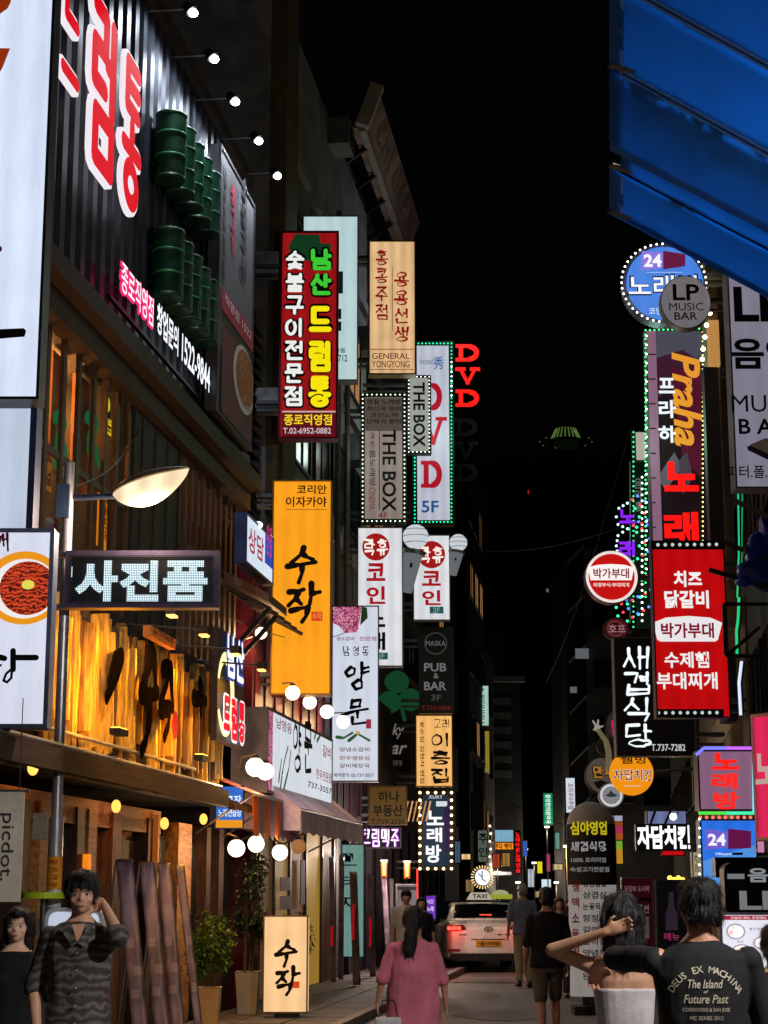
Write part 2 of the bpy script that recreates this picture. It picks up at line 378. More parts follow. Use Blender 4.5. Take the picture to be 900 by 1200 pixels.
# ------------------------------------------------------------------ common materials
STEEL = mat('#8a8f98', .3, .9, .2, 10, .03, 'steel'); DARKM = mat('#1c1d21', .5, .4, .3, 8, .05, 'dark_metal'); BLACK = mat('#0d0d10', .6, 0, .3, 8, .05, 'black')
CLAD = mat('#2b2e36', .42, .5, .25, 3, .08, 'clad_metal'); CONC = mat('#5c5852', .85, 0, .35, 2.5, .4, 'concrete'); PLASTER = mat('#8d887c', .8, 0, .25, 2, .3, 'plaster')
WOOD = mat('#7a4c22', .65, 0, .55, 5, .5, 'timber', (6, 6, .7)); WOODD = mat('#3b2413', .6, 0, .5, 4, .4, 'dark_timber', (5, 5, .8)); WOODL = mat('#9a6a38', .6, 0, .5, 4, .4, 'timber', (.8, 5, 5))
GLASS = bpy.data.materials.new('glass'); GLASS.use_nodes = True
_n = GLASS.node_tree.nodes; _L = GLASS.node_tree.links; _t = _n.new('ShaderNodeBsdfTransparent'); _g = _n.new('ShaderNodeBsdfGlossy'); _g.inputs['Roughness'].default_value = .04; _m = _n.new('ShaderNodeMixShader'); _m.inputs[0].default_value = .1
_L.new(_t.outputs[0], _m.inputs[1]); _L.new(_g.outputs[0], _m.inputs[2]); _L.new(_m.outputs[0], _n['Material Output'].inputs[0])
# ------------------------------------------------------------------ ground
def ground():
    m = bpy.data.materials.new('asphalt'); m.use_nodes = True; n = m.node_tree.nodes; L = m.node_tree.links; b = n['Principled BSDF']
    tc = n.new('ShaderNodeTexCoord'); a = n.new('ShaderNodeTexNoise'); a.inputs['Scale'].default_value = .6; a.inputs['Detail'].default_value = 8
    g = n.new('ShaderNodeTexNoise'); g.inputs['Scale'].default_value = 60; g.inputs['Detail'].default_value = 3
    L.new(tc.outputs['Object'], a.inputs['Vector']); L.new(tc.outputs['Object'], g.inputs['Vector'])
    cr = n.new('ShaderNodeValToRGB'); cr.color_ramp.elements[0].position = .35; cr.color_ramp.elements[0].color = (.09, .082, .078, 1); cr.color_ramp.elements[1].position = .7; cr.color_ramp.elements[1].color = (.19, .175, .16, 1)
    L.new(a.outputs[0], cr.inputs[0]); L.new(cr.outputs[0], b.inputs['Base Color'])
    bp = n.new('ShaderNodeBump'); bp.inputs['Strength'].default_value = .5; bp.inputs['Distance'].default_value = .01; L.new(g.outputs[0], bp.inputs['Height']); L.new(bp.outputs[0], b.inputs['Normal'])
    mr = n.new('ShaderNodeMapRange'); mr.inputs[3].default_value = .45; mr.inputs[4].default_value = .9; L.new(a.outputs[0], mr.inputs[0]); L.new(mr.outputs[0], b.inputs['Roughness'])
    mb = MB(); N = 24
    mb.add([(-900, -60, -.02), (900, -60, -.02), (900, 1500, -.02), (-900, 1500, -.02)], [(0, 1, 2, 3)])
    mb.build('ground', CONC, kind='structure')
    mb = MB(); a0 = TN * -3.6; t = Vector((math.sin(ALPHA), math.cos(ALPHA), 0)); b0 = TN * 1.4
    mb.add([a0 - t*20, b0 - t*20, b0 + t*90, a0 + t*90], [(0, 1, 2, 3)])
    mb.build('road', m, kind='structure')
    # a patched strip and gutters in the asphalt
    PV = mat('#3a3531', .7, 0, .3, 3, .3, 'paving')
    for nm, d0, d1 in (('pavement', -5.45, -3.6), ('pavement', 1.4, 1.98)):
        mb = MB(); p = Frame(TN * d0, math.pi/2 - ALPHA); mb.box(-20, 95, -(d1-d0), 0, -.01, .09); r = mb.build(nm, PV, loc=p.o, ang=p.ang, kind='structure')
        if d0 < -5:
            k = MB(); k.box(-20, 95, -(d1-d0)-.14, -(d1-d0)-.003, -.01, .12); k.build('kerb', mat('#77716a', .8, 0, .3, 6, .3), r)
            me = None
            for i in range(34):                      # paving slabs with open joints, along the stretch in view
                for j in range(3):
                    s = 18 + i*.62
                    if me is None:
                        q = MB(); q.box(.008, .592, .008, .592, .091, .104); o = q.build('paving_slab', mat('#57504a', .75, 0, .35, 5, .3), r); me = o.data
                    else:
                        o = bpy.data.objects.new('paving_slab', me); COL.objects.link(o); o.parent = r
                    o.location = (s, -1.82 + j*.61, rnd.uniform(-.003, .003))
    mb = MB(); c = PG(455, 1185); mb.prism([(.33*math.cos(i*math.pi/14), .33*math.sin(i*math.pi/14)) for i in range(28)], 0, .01)
    mh = MB(); mh.bar((0,0,-.01), (0,0,.006), .33, 28); o = mh.build('manhole_cover', mat('#2b2a2a', .5, .6, .3, 12, .3), loc=(c.x, c.y, .002), label='round iron manhole cover in the road behind the woman in pink', cat='manhole cover')
    for k in range(6):
        q = MB(); q.box(-.24 + .08*k - .012, -.24 + .08*k + .012, -.22, .22, .0062, .012); q.build('rib', DARKM, o)
    for i, (u, v, w_, l, a) in enumerate(((520, 1165, .9, 1.6, .1), (590, 1190, .7, 1.1, -.1), (430, 1180, .6, 2.4, .13), (560, 1150, 1.4, .8, .05))):
        c = PG(u, v); q = MB(); n = 10; rr = random.Random(i); q.add([(w_*math.cos(k*.628)*rr.uniform(.8, 1.1), l*math.sin(k*.628)*rr.uniform(.8, 1.1), 0) for k in range(n)], [tuple(range(n))])
        q.build('road_patch', mat('#4a4441', .55, 0, .4, 5, .4), loc=(c.x, c.y, .004 + .003*i), ang=a, kind='structure')
    q = MB(); rr = random.Random(4)
    for k in range(90):
        u, v = rr.uniform(370, 660), rr.uniform(1125, 1199); c = PG(u, v); s = rr.uniform(.012, .04); a = rr.uniform(0, 3); q.add([(c.x, c.y, .018), (c.x+s*math.cos(a), c.y+s*math.sin(a), .03), (c.x+s, c.y+s, .02), (c.x, c.y+s, .024)], [(0,1,2,3)])
    q.build('litter', mat('#a09a90', .8, 0, .4), kind='stuff')
ground()
# ------------------------------------------------------------------ left building: black profiled cladding, drums, planks
FA = wallframe(5.5)
sA, zTop = FA.st(262, 163); sB, _ = FA.st(292, 300)
sL, zLedge = FA.st(67, 322)
def buildingA():
    mb = MB(); mb.box(-2, sB, .12, 7, 0, zTop)
    # leave the window bay and the store front as real openings: wall made of pieces around them
    mb = MB()
    s0, s1 = FA.st(44, 500)[0], FA.st(160, 500)[0]; zw1 = FA.st(67, 352)[1]; zw0 = FA.st(67, 700)[1]
    ze = FA.st(60, 905)[1]; sE = FA.st(257, 900)[0]
    mb.box(-2, sB, .12, 8, zw1, zTop); mb.box(s1, sB, .12, 8, zw0, zw1); mb.box(-2, s0, .12, 8, zw0, zw1); mb.box(s0, s1, 3.2, 8, zw0, zw1)
    mb.box(-2, sB, .12, 8, ze, zw0); mb.box(-2, sB, 2.8, 8, 0, ze); mb.box(sE, sB, .12, 2.8, 0, ze)
    r = mb.build('shop_building', mat('#17181c', .7, .1, .2, 2, .1), loc=FA.o, ang=FA.ang, label='black profiled metal building with red rooftop letters and green oil drums', cat='building')
    # ribs of the cladding
    me = None; s = FA.st(-60, 300)[0]; zl = zLedge
    while s < sA + .2:
        if me is None:
            q = MB(); q.add([(0,.12,zl),(.05,.02,zl),(.21,.02,zl),(.26,.12,zl),(0,.12,zTop),(.05,.02,zTop),(.21,.02,zTop),(.26,.12,zTop)], [(0,1,5,4),(1,2,6,5),(2,3,7,6),(0,3,2,1),(4,5,6,7)])
            o = q.build('cladding_rib', CLAD, r); me = o.data
        else: o = bpy.data.objects.new('cladding_rib', me); COL.objects.link(o); o.parent = r
        o.location = (s, 0, 0); s += .36
    q = MB(); q.box(-2, sB, -.05, .3, zTop, zTop + .22); q.box(-2, sB, -.25, .12, zLedge - .22, zLedge); q.box(-2, sB, -.08, .12, zLedge-.5, zLedge-.24); q.build('ledge', mat('#2a1f1b', .6, .2, .3, 5, .1), r)
    # ledge brackets
    for i in range(14):
        q = MB(); q.box(0, .07, .03, .12, zLedge - .62, zLedge - .5); q.build('ledge_bracket', mat('#2a1f1b', .6, .2, .3, 5, .1), r).location = (FA.st(120, 300)[0] + i*.55, 0, 0)
    # lit face of the wall behind the slats
    # window bay
    for u, wd in ((47,.05),(63,.09),(82,.09),(100,.09),(118,.09),(132,.09),(146,.09),(160,.12)):
        s = FA.st(u, 500)[0]; q = MB(); q.box(s - wd/2, s + wd/2, .07, .11, zw0, zw1); m = q.build('mullion', mat('#3c281a', .45, .4, .3, 6, .05), r)
    us = [47, 63, 82, 100, 118, 132, 146, 160]
    for a, b in zip(us, us[1:]):
        q = MB(); q.box(FA.st(a, 500)[0] + .05, FA.st(b, 500)[0] - .05, .09, .1, zw0, zw1); q.build('pane', GLASS, r)
    z3 = (zw0 + zw1) / 2
    q = MB(); q.box(s0, s1, .08, .12, z3 - .04, z3 + .04); q.build('transom', mat('#3c281a', .45, .4, .3, 6, .05), r)
    # inside of the upstairs room
    q = MB(); q.box(s0, s1, 3.14, 3.2, zw0, zw1); q.build('room_wall', mat('#6b4426', .8, 0, .3, 3), r)
    q = MB(); q.box(s0, s1, .2, 3.1, zw0, zw0 + .05); q.build('room_floor', WOODD, r)
    for i, (u, h) in enumerate(((74, .5), (104, .4), (132, .6))):
        s = FA.st(u, 500)[0] + .5; q = MB(); q.box(s - .25, s + .25, .5, .56, zw0 + 1.6, zw0 + 2.9); q.build('inner_pillar', mat('#9a6a3a', .7, 0, .2), r)
    F1 = Frame(FA.w(0, .3, 0), FA.ang)
    q = Frame(F1.o, F1.ang)
    L1 = []
    GREEN = '#0f8a4a'
    layer(r, F1, [('strokes', 0, [[(64, 490), (70, 486), (76, 496), (68, 512), (66, 522), (76, 526), (77, 540), (64, 542)]], GREEN, {'w': .14, 'st': 'round', 'e': .35}),
                  ('strokes', 0, [[(101, 490), (110, 486), (113, 498), (104, 512), (103, 526), (113, 530), (115, 544)]], GREEN, {'w': .14, 'st': 'round', 'e': .35}),
                  ('rect', 0, (114, 568, 126, 640), '#f08a10', {'e': .8, 'n': 'sign_strip'}),
                  ('rect', 0, (119, 456, 129, 506), '#15130c', {'e': .02, 'n': 'sign_strip'}),
                  ('ell', 0, (120, 458, 128, 480), '#f4e020', {'e': .9}),
                  ('han', '영업', (120, 484, 129, 506), '#f4d020', {'e': .9, 'v': True, 'w': .18}),
                  ('rect', 0, (46, 515, 60, 570), '#d07a18', {'e': .35, 'n': 'sign_strip'}),
                  ('han', '주점', (47, 520, 59, 566), '#6a2a10', {'e': 0, 'v': True, 'w': .18}),
                  ('text', '실내포차', (116, 574, 124, 632), '#3a1a08', {'e': 0, 'v': True, 'b': .02}),
                  ('rect', 0, (82, 508, 92, 560), '#9a9690', {'e': .05, 'n': 'notice_board'})], y0=.3)
    for u in (70, 106, 138):
        s = FA.st(u, 400)[0] + .4; c = Vector((s, .9, zw1 - .15)); q = MB(); q.ell(c, (.1, .1, .06)); q.build('ceiling_lamp', em('#ffd08a', 6), r); light('POINT', c - Vector((0, 0, .2)), 90, '#ffa450', .08, r)
    # dark recess panel next to the windows
    sp = FA.st(218, 500)[0]; q = MB(); q.box(s1 + .08, sp - .05, .04, .12, zw0, zw1 - .2); q.build('dark_panel', BLACK, r)
    for k in range(4):
        q = MB(); s = s1 + .1 + (sp - s1) * (k + .5) / 4; q.box(s, s + .03, .02, .04, zw0, zw1 - .3); q.build('panel_joint', mat('#201c1c', .6, .2, .3), r)
    # vertical timber slats
    zs1 = FA.st(218, 468)[1]; zs0 = FA.st(218, 772)[1]; s = sp; me = None
    while s < sB - .1:
        if me is None: q = MB(); q.box(0, .13, .07, .115, zs0, zs1); o = q.build('slat', mat('#5a3c2c', .55, 0, .4, 4, .2, stretch=(4, 4, .5)), r); me = o.data
        else: o = bpy.data.objects.new('slat', me); COL.objects.link(o); o.parent = r
        o.location = (s, 0, 0); s += .34
    q = MB(); q.box(sp - .1, sB, -.06, .11, zs1, zs1 + .14); q.build('slat_rail', mat('#3a2a24', .5, .2, .3), r); q = MB(); q.box(sp - .1, sB, -.06, .11, FA.st(218, 640)[1] - .1, FA.st(218, 640)[1]); q.build('slat_rail', mat('#3a2a24', .5, .2, .3), r)
    # downlights that graze the cladding at the roof edge
    return r, zw0, ze, sE
bA, zw0, ze, sE = buildingA()
# rooftop channel letters 드럼통
F2 = Frame(FA.w(0, -.16, 0), FA.ang)
for ch, u0, u1, v0, v1, nm in (('드', 73, 99, -112, 140, 'cut off by the light box'), ('럼', 105, 139, -22, 196, 'middle one of the three'), ('통', 141, 168, 46, 242, 'farthest of the three')):
    rc = F2.rect((u0, v0, u1, v1)); w_ = rc[2] - rc[0]; h_ = rc[3] - rc[1]
    q = MB(); khan(q, ch, (0, 0, w_, h_), .33, .02, 'round', gap=0, depth=.04)
    o = q.build('channel_letter', em('#f2ecf4', .95, True), loc=F2.w(rc[0], 0, rc[1]), ang=F2.ang, label='huge red white-edged Hangul letter, ' + nm, cat='sign letter', group='big red letters on the black cladding')
    q = MB(); a = .045; khan(q, ch, (a, a, w_ - a, h_ - a), .24, -.035, 'round', gap=0)
    q.build('red_face', em('#e0061c', .95), o)
# lettering of the phone line
rc = F2.rect((136, 303, 176, 343)); r_ = MB(); r_.box(rc[0], F2.st(241, 420)[0], .05, .1, rc[1] - .06, rc[1] - .02)
o = r_.build('letter_row', DARKM, loc=F2.o, ang=F2.ang, label='long row of small pink and white lit letters with a phone number, below the drums', cat='sign')
layer(o, F2, [('text', '종로직영점', (136, 303, 176, 343), '#ff2a78', {'b': .045, 'e': .9, 'd': .02}), ('text', '종로직영점', (136.6, 304.5, 175.4, 341.5), '#fff0f6', {'b': .005, 'e': 1.3}),
              ('text', '창업문의', (178, 353, 204, 390), '#f4f8ff', {'b': .025, 'e': 1.2}), ('text', '1522-9844', (207, 390, 241, 424), '#f4f8ff', {'b': .02, 'e': 1.2})], y0=-.06)
# drums
def drum(loc, ang, label):
    m = mat(('#093a24', '#0a3426', '#0c3c22')[int(abs(loc[1]*7)) % 3], .45, .3, .5, 5, .35); mb = MB(); R = .19; H = .86; n = 28; zs = [(0, R), (.02, R+.01), (.04, R), (.28, R), (.295, R+.01), (.31, R), (.57, R), (.585, R+.01), (.6, R), (.82, R), (.84, R+.01), (.86, R)]
    vs = []; fs = []
    for z, r in zs:
        for i in range(n): vs.append((r*math.cos(2*math.pi*i/n), r*math.sin(2*math.pi*i/n), z))
    for j in range(len(zs)-1):
        for i in range(n): fs.append((j*n+i, j*n+(i+1) % n, (j+1)*n+(i+1) % n, (j+1)*n+i))
    fs.append(tuple(range(n-1, -1, -1))); mb.add(vs, fs)
    o = mb.build('oil_drum', m, loc=loc, ang=ang, smooth=False, label=label, cat='drum', group='green oil drums on the black wall')
    q = MB(); q.bar((0,0,.845), (0,0,.852), R-.02, n); q.build('lid', mat('#5d4632', .7, .3, .5, 8, .2), o)
    q = MB(); q.bar((.1,0,.852), (.1,0,.866), .025, 12); q.build('bung', DARKM, o)
    q = MB(); q.box(-.05, .05, R-.03, R+.12, .2, .24); q.build('wall_clamp', DARKM, o); q = MB(); q.box(-.05, .05, R-.03, R+.12, .64, .68); q.build('wall_clamp', DARKM, o)
    for nm, z in (('hoop', .295), ('hoop', .585)):
        q = MB()
        for i in range(n):
            t0, t1 = 2*math.pi*i/n, 2*math.pi*(i+1)/n; r1 = R+.014
            q.add([(R*math.cos(t0), R*math.sin(t0), z-.014), (R*math.cos(t1), R*math.sin(t1), z-.014), (r1*math.cos(t1), r1*math.sin(t1), z), (r1*math.cos(t0), r1*math.sin(t0), z), (R*math.cos(t0), R*math.sin(t0), z+.014), (R*math.cos(t1), R*math.sin(t1), z+.014)], [(0,1,2,3),(3,2,5,4)])
        q.build(nm, mat('#2a7a58', .4, .3, .3, 8), o)
    return o
FD = Frame(FA.w(0, -.2, 0), FA.ang); ordw = ('nearest', 'second', 'third', 'fourth', 'farthest')
for row, (u0, v0) in enumerate(((199, 212), (196, 350))):
    s0, z0 = FD.st(u0, v0); s0 += 0; 
    for i in range(5):
        c = FD.w(s0 + i*.47, 0, z0); drum(c, FD.ang, 'green ribbed oil drum on the black wall, %s in the %s row' % (ordw[i], ('upper', 'lower')[row]))
# arm spotlights along the parapet
for i, (u, v) in enumerate(((178, 13), (205, 67), (232, 117), (262, 163), (286, 204))):
    s, z = FA.st(u, v); c = FA.w(s, 0, z); r = empty('wall_spotlight', c, FA.ang, label='white arm spotlight over the dark cladding, %s from the near end' % ('first', 'second', 'third', 'fourth', 'fifth')[i], cat='spotlight', group='arm spotlights along the parapet')
    q = MB(); q.bar((0, .1, 0), (0, -.42, 0), .012, 8); q.build('arm', STEEL, r)
    q = MB(); q.box(-.05, .05, .06, .1, -.06, .06); q.build('base_plate', DARKM, r)
    q = MB(); q.bar((0, -.42, .06), (0, -.5, -.04), .05, 12, .085); q.build('lamp_head', DARKM, r)
    q = MB(); q.ell((0, -.52, -.06), (.068, .06, .05)); q.build('lens', em('#f4f8ff', 14), r, smooth=True)
    light('SPOT', (0, -.6, -.08), 260, '#e8f2ff', .05, r, rot=(math.radians(30), 0, 0), spot=130)
# big framed billboard at the corner of the cladding
s0, z1 = FA.st(260, 163); s1 = FA.st(297, 230)[0]; z0 = FA.st(252, 490)[1]
FBb = Frame(FA.w(0, -.3, 0), FA.ang)
sign('billboard', (258, 168, 299, 488), frame=FBb, face='#5d5b60', unlit=True, depth=.14, body='#33343a', fr=.05, cat='billboard', label='tall framed grey billboard with food pictures at the end of the drums',
     items=[('han', '남산드럼통', (262, 190, 266, 330), '#18181c', {'v': True, 'w': .2, 'e': 0}), ('han', '불고기', (271, 210, 276, 300), '#b01838', {'v': True, 'w': .2, 'e': 0}), ('han', '숯불구이', (283, 200, 290, 330), '#1a1a20', {'v': True, 'w': .2, 'e': 0}),
            ('rect', 0, (259, 335, 297, 362), '#a01638', {'e': 0}), ('text', '직영점 1522', (262, 342, 294, 355), '#d8d0d4', {'e': 0}),
            ('rect', 0, (259, 380, 298, 484), '#4a1622', {'m': mat('#5c1c26', .6, 0, .8, 9, .2)}), ('ell', 0, (272, 390, 297, 470), '#c8c0b8', {'e': 0}), ('ell', 0, (275, 398, 296, 462), '#9a5a2a', {'m': mat('#9a5a2a', .6, 0, .8, 14, .3)})])
# recess with slanting louvres after the corner
FB0 = wallframe(6.0)
q = MB(); sb0, sb1 = sB + .05, sB + 3.4; q.box(sb0, sb1, .1, 7, 0, 11.5); lou = q.build('corner_building', mat('#1a1b1f', .8, 0, .3), loc=FB0.o, ang=FB0.ang, label='narrow dark building with slanting louvres behind the red vertical sign', cat='building')
me = None
for i in range(26):
    if me is None: q = MB(); q.add([(sb0+.1,-.05,0),(sb1,-.05,0),(sb1,.1,.16),(sb0+.1,.1,.16),(sb0+.1,-.05,.03),(sb1,-.05,.03),(sb1,.1,.19),(sb0+.1,.1,.19)], [(0,1,2,3),(7,6,5,4),(0,4,5,1),(0,3,7,4),(1,5,6,2)]); o = q.build('louvre', mat('#34363c', .5, .4, .3), lou); me = o.data
    else: o = bpy.data.objects.new('louvre', me); COL.objects.link(o); o.parent = lou
    o.location = (0, 0, 6.0 + i*.2)
for v in (310, 470):
    c = P(312, v, 29.2)
    q = MB(); q.box(-.18, .2, -.05, .15, -.22, .22); o = q.build('steel_bracket', mat('#8a8b8c', .6, .5, .5, 4, .2), lou); o.parent = None; o.location = c
    tag(o, 'grey box bracket holding the red vertical sign, %s one' % ('upper' if v < 400 else 'lower'), 'bracket', 'box brackets of the red sign')
# ------------------------------------------------------------------ plank sign wall
FP = Frame(FA.w(0, -.3, 0), FA.ang)
s0, zp0 = FP.st(53, 858); s1 = FP.st(257, 858)[0]; zp1 = FP.st(53, 692)[1]
q = MB(); q.box(s0, s1, .12, .3, zp0 + .15, zp1 + .2); pw = q.build('plank_wall', mat('#0c0805', .9, 0, .3, 4, .2), loc=FP.o, ang=FP.ang, label='rough upright plank wall lit amber, with dark brush lettering', cat='wall panel')
wm = [mat(c, .6, 0, .5, 4, .6, 'plank', (7, 7, .6)) for c in ('#b08a3c', '#94702c', '#6c4c20', '#a07c34', '#3e2a12', '#c09840', '#b8903c')]
s = s0
while s < s1:
    wd = rnd.uniform(.035, .095); z0 = zp0 + rnd.uniform(-.18, .22); z1 = zp1 + rnd.uniform(-.16, .1); y = rnd.uniform(-.06, .07); q = MB(); n = 5
    tops = [rnd.uniform(-.012, .012) for _ in range(n+1)]
    vs = []; fs = []
    for j in range(n+1):
        z = z0 + (z1-z0)*j/n; a = s + tops[j]; b = s + wd*rnd.uniform(.88, .98) + tops[(j+2) % (n+1)]
        vs += [(a, .1, z), (a+.008, y, z), (b-.008, y + rnd.uniform(-.01, .01), z), (b, .1, z)]
    for j in range(n):
        for k in range(3): fs.append((j*4+k, j*4+k+1, (j+1)*4+k+1, (j+1)*4+k))
    fs += [(0,3,2,1), (n*4, n*4+1, n*4+2, n*4+3)]
    q.add(vs, fs); q.build('plank', rnd.choice(wm), pw); s += wd
INK = mat('#0a0706', .95, 0, .3, 6, .1, 'burnt_wood', spec=0)
# dark brush lettering 오늘 수작.. cut from plank, a red seal and a crescent ring
layer(pw, FP, [('strokes', 0, [[(120, 776), (128, 770), (124, 790), (116, 806), (110, 818)], [(118, 785), (113, 800)]], '#0c0806', {'w': .17, 'e': 0, 'd': .08, 'm': INK}),
               ('strokes', 0, [[(163, 765), (160, 785), (153, 800)], [(166, 770), (168, 800)], [(151, 812), (160, 816), (170, 812)], [(161, 818), (160, 845), (156, 868), (151, 880)]], '#0a0706', {'w': .2, 'e': 0, 'd': .08, 'm': INK}),
               ('strokes', 0, [[(177, 785), (183, 782), (182, 800), (174, 822)], [(186, 785), (188, 830)], [(174, 832), (184, 830), (183, 850), (178, 864)]], '#0a0706', {'w': .17, 'e': 0, 'd': .08, 'm': INK}),
               ('strokes', 0, [[(221, 802), (223, 815), (222, 835)], [(213, 818), (228, 822)]], '#0a0706', {'w': .17, 'e': 0, 'd': .08, 'm': INK}),
               ('ell', 0, (187, 832, 195, 866), '#c01820', {'e': .25, 'n': 'seal'})], y0=-.13)
for (u0, v0, u1, v1) in ((155, 733, 186, 746), (246, 775, 262, 783)):
    rc = FP.rect((u0, v0, u1, v1)); q = MB(); q.box(rc[0], rc[2], -.2, -.12, rc[1], rc[3]); o = q.build('name_board', mat('#b0742c', .6, 0, .4, 5, .3), pw)
    layer(pw, FP, [('han', '수제맥주' if u0 < 200 else '수작', (u0+2, v0+2, u1-2, v1-2), '#3a2210', {'w': .16, 'e': 0})], y0=-.21)
q = MB(); c = FP.st(243, 800); R = .42
for i in range(30):
    t0 = math.radians(-150 + i*10.3); t1 = math.radians(-150 + (i+1)*10.3); k0 = .03 + .06*max(0, math.sin((i)/30*math.pi)); k1 = .03 + .06*max(0, math.sin((i+1)/30*math.pi))
    q.prism([(c[0]+(R-k0)*math.cos(t0), c[1]-.15+(R-k0)*1.1*math.sin(t0)), (c[0]+(R+k0)*math.cos(t0), c[1]-.15+(R+k0)*1.1*math.sin(t0)), (c[0]+(R+k1)*math.cos(t1), c[1]-.15+(R+k1)*1.1*math.sin(t1)), (c[0]+(R-k1)*math.cos(t1), c[1]-.15+(R-k1)*1.1*math.sin(t1))], -.24, -.18)
q.build('crescent', em('#ffe6a8', 1.3), pw)
# amber floodlights under and over the planks
for i, u in enumerate((75, 118, 162, 205, 240)):
    s, z = FP.st(u, 700); c = FP.w(s, -.75, zp1 + .05)
    o = empty('flood_lamp', c, FP.ang, label='small amber flood lamp over the planks, %s' % ('hidden beside the noodle sign', 'above the leftmost dark letter', 'above the first small name board', 'above the red seal', 'above the crescent')[i], cat='lamp', group='flood lamps over the plank wall')
    q = MB(); q.box(-.09, .09, -.05, .05, -.03, .06); q.build('lamp_body', DARKM, o); q = MB(); q.box(-.075, .075, -.035, .045, -.045, -.031); q.build('lens', em('#ffb040', 8), o)
    q = MB(); q.bar((0, .05, .03), (0, .85, .1), .012, 6); q.build('arm', DARKM, o)
    light('SPOT', (0, .0, -.06), 190, '#ffb838', .06, o, rot=(math.radians(32), 0, 0), spot=125)
for i, u in enumerate((85, 190)):
    s, z = FP.st(u, 700); c = FP.w(s, -.5, zp0 + .02); o = empty('uplighter', c, FP.ang, label='amber uplighter on the eave below the planks, %s' % ('near end' if i == 0 else 'far end'), cat='lamp', group='uplighters on the eave')
    q = MB(); q.box(-.15, .15, -.05, .05, 0, .06); q.build('lamp_body', DARKM, o); q = MB(); q.box(-.14, .14, -.04, .04, .061, .07); q.build('lens', em('#ffb040', 5), o); light('AREA', (0, 0, .09), 40, '#ff9a1c', .25, o, rot=(math.radians(180-25), 0, 0))
# ------------------------------------------------------------------ eave and store front
FE = Frame(FA.o, FA.ang); se0 = 8; se1 = wallframe(4.75).st(262, 900)[0]
q = MB(); zt = zp0 + .02; PR = .72; zf = wallframe(4.78).st(78, 884)[1]
q.add([(se0,.1,zt),(se1,.1,zt),(se1,-PR,zf),(se0,-PR,zf),(se0,.1,zt-.1),(se1,.1,zt-.1),(se1,-PR,zf-.1),(se0,-PR,zf-.1)], [(0,3,2,1),(4,5,6,7),(0,1,5,4),(1,2,6,5),(2,3,7,6),(3,0,4,7)])
ev = q.build('timber_eave', mat('#33241a', .7, 0, .4, 3, .3, stretch=(.5, 5, 5)), loc=FE.o, ang=FE.ang, label='sloping brown timber eave over the pub front', cat='eave')
q = MB(); q.box(se0, se1+.1, -PR-.08, -PR-.002, zf-.17, zf+.02); q.build('fascia', mat('#4a3626', .7, 0, .4, 3, .3, stretch=(.5, 5, 5)), ev)
q = MB(); q.bar((se0, -PR, zf+.06), (se1, -PR, zf+.06), .025, 8); q.build('pipe', mat('#b0a8a0', .4, .6, .2), ev); q = MB(); q.bar((se0, -.4, zt), (se1, -.4, zt), .02, 8); q.build('pipe', mat('#b0a8a0', .4, .6, .2), ev)
for i in range(22):
    q = MB(); s = se0 + .5 + i*.75; q.add([(s,.1,zt-.1),(s+.08,.1,zt-.1),(s+.08,-PR,zf-.1),(s,-PR,zf-.1),(s,.1,zt-.2),(s+.08,.1,zt-.2),(s+.08,-PR,zf-.18),(s,-PR,zf-.18)], [(0,3,2,1),(4,5,6,7),(0,1,5,4),(1,2,6,5),(2,3,7,6),(3,0,4,7)])
    q.build('rafter', WOODD, ev)
# front of the pub: posts, doors, beams
q = MB(); q.box(10, se1, .0, .14, zt - .75, zt - .5); q.box(10, se1, 0, .14, 2.35, 2.5); pf = q.build('pub_front', WOODL, loc=FE.o, ang=FE.ang, label='dark timber pub front with posts, doors and amber lit beams', cat='shop front')
for u, wd, m in ((28, .2, WOODD), (50, .3, WOODL), (92, .25, WOODD), (106, .3, WOODL), (135, .35, WOOD), (174, .2, WOODD), (215, .7, WOODL), (243, .25, WOODD), (258, .3, WOODD)):
    s = FE.st(u, 1000)[0]; q = MB(); q.box(s - wd/2, s + wd/2, -.02, .18, .1, zt - .6); q.build('post', m, pf)
for u0, u1, m, h in ((30, 48, WOODD, 2.35), (60, 90, WOODD, 2.35), (109, 130, WOOD, 2.35), (140, 170, WOODD, 2.3), (178, 205, BLACK, 2.35), (226, 241, BLACK, 2.3)):
    a, b = FE.st(u0, 1000)[0], FE.st(u1, 1000)[0]; q = MB(); q.box(a, b, .15, .22, .1, h); d = q.build('door_panel', m, pf)
    n = max(2, int((b-a)/.22))
    for k in range(n): q = MB(); x = a + (b-a)*k/n; q.box(x + .01, x + (b-a)/n - .01, .12, .15, .15, h - .05); q.build('board', m, d)
for u0, u1 in ((107, 132), (172, 212)):
    a, b = FE.st(u0, 1000)[0], FE.st(u1, 1000)[0]; q = MB(); q.box(a, b, .4, .45, 2.5, zt-.8); q.build('clerestory', mat('#a86a28', .6, 0, .4, 3), pf)
for i, (u, v) in enumerate(((120, 945), (178, 965), (225, 960), (20, 900))):
    s, z = FE.st(u, v); q = MB(); q.ell((s, -.15, z), (.05, .05, .07)); q.build('lamp', em('#ffb050', 2), pf, smooth=True); light('POINT', (s, -.3, z), 4, '#ff9c44', .08, pf)
q = MB(); s, z = FE.st(178, 990); q.box(s-.03, s+.03, -.08, 0, z-.5, z+.35); q.build('wall_lamp', em('#b8601c', .5), pf)
q = MB(); s, z = FE.st(96, 1015); q.box(s-.05, s+.05, -.08, 0, z-.12, z+.12); q.build('wall_lamp', em('#ff8a1c', .9), pf)
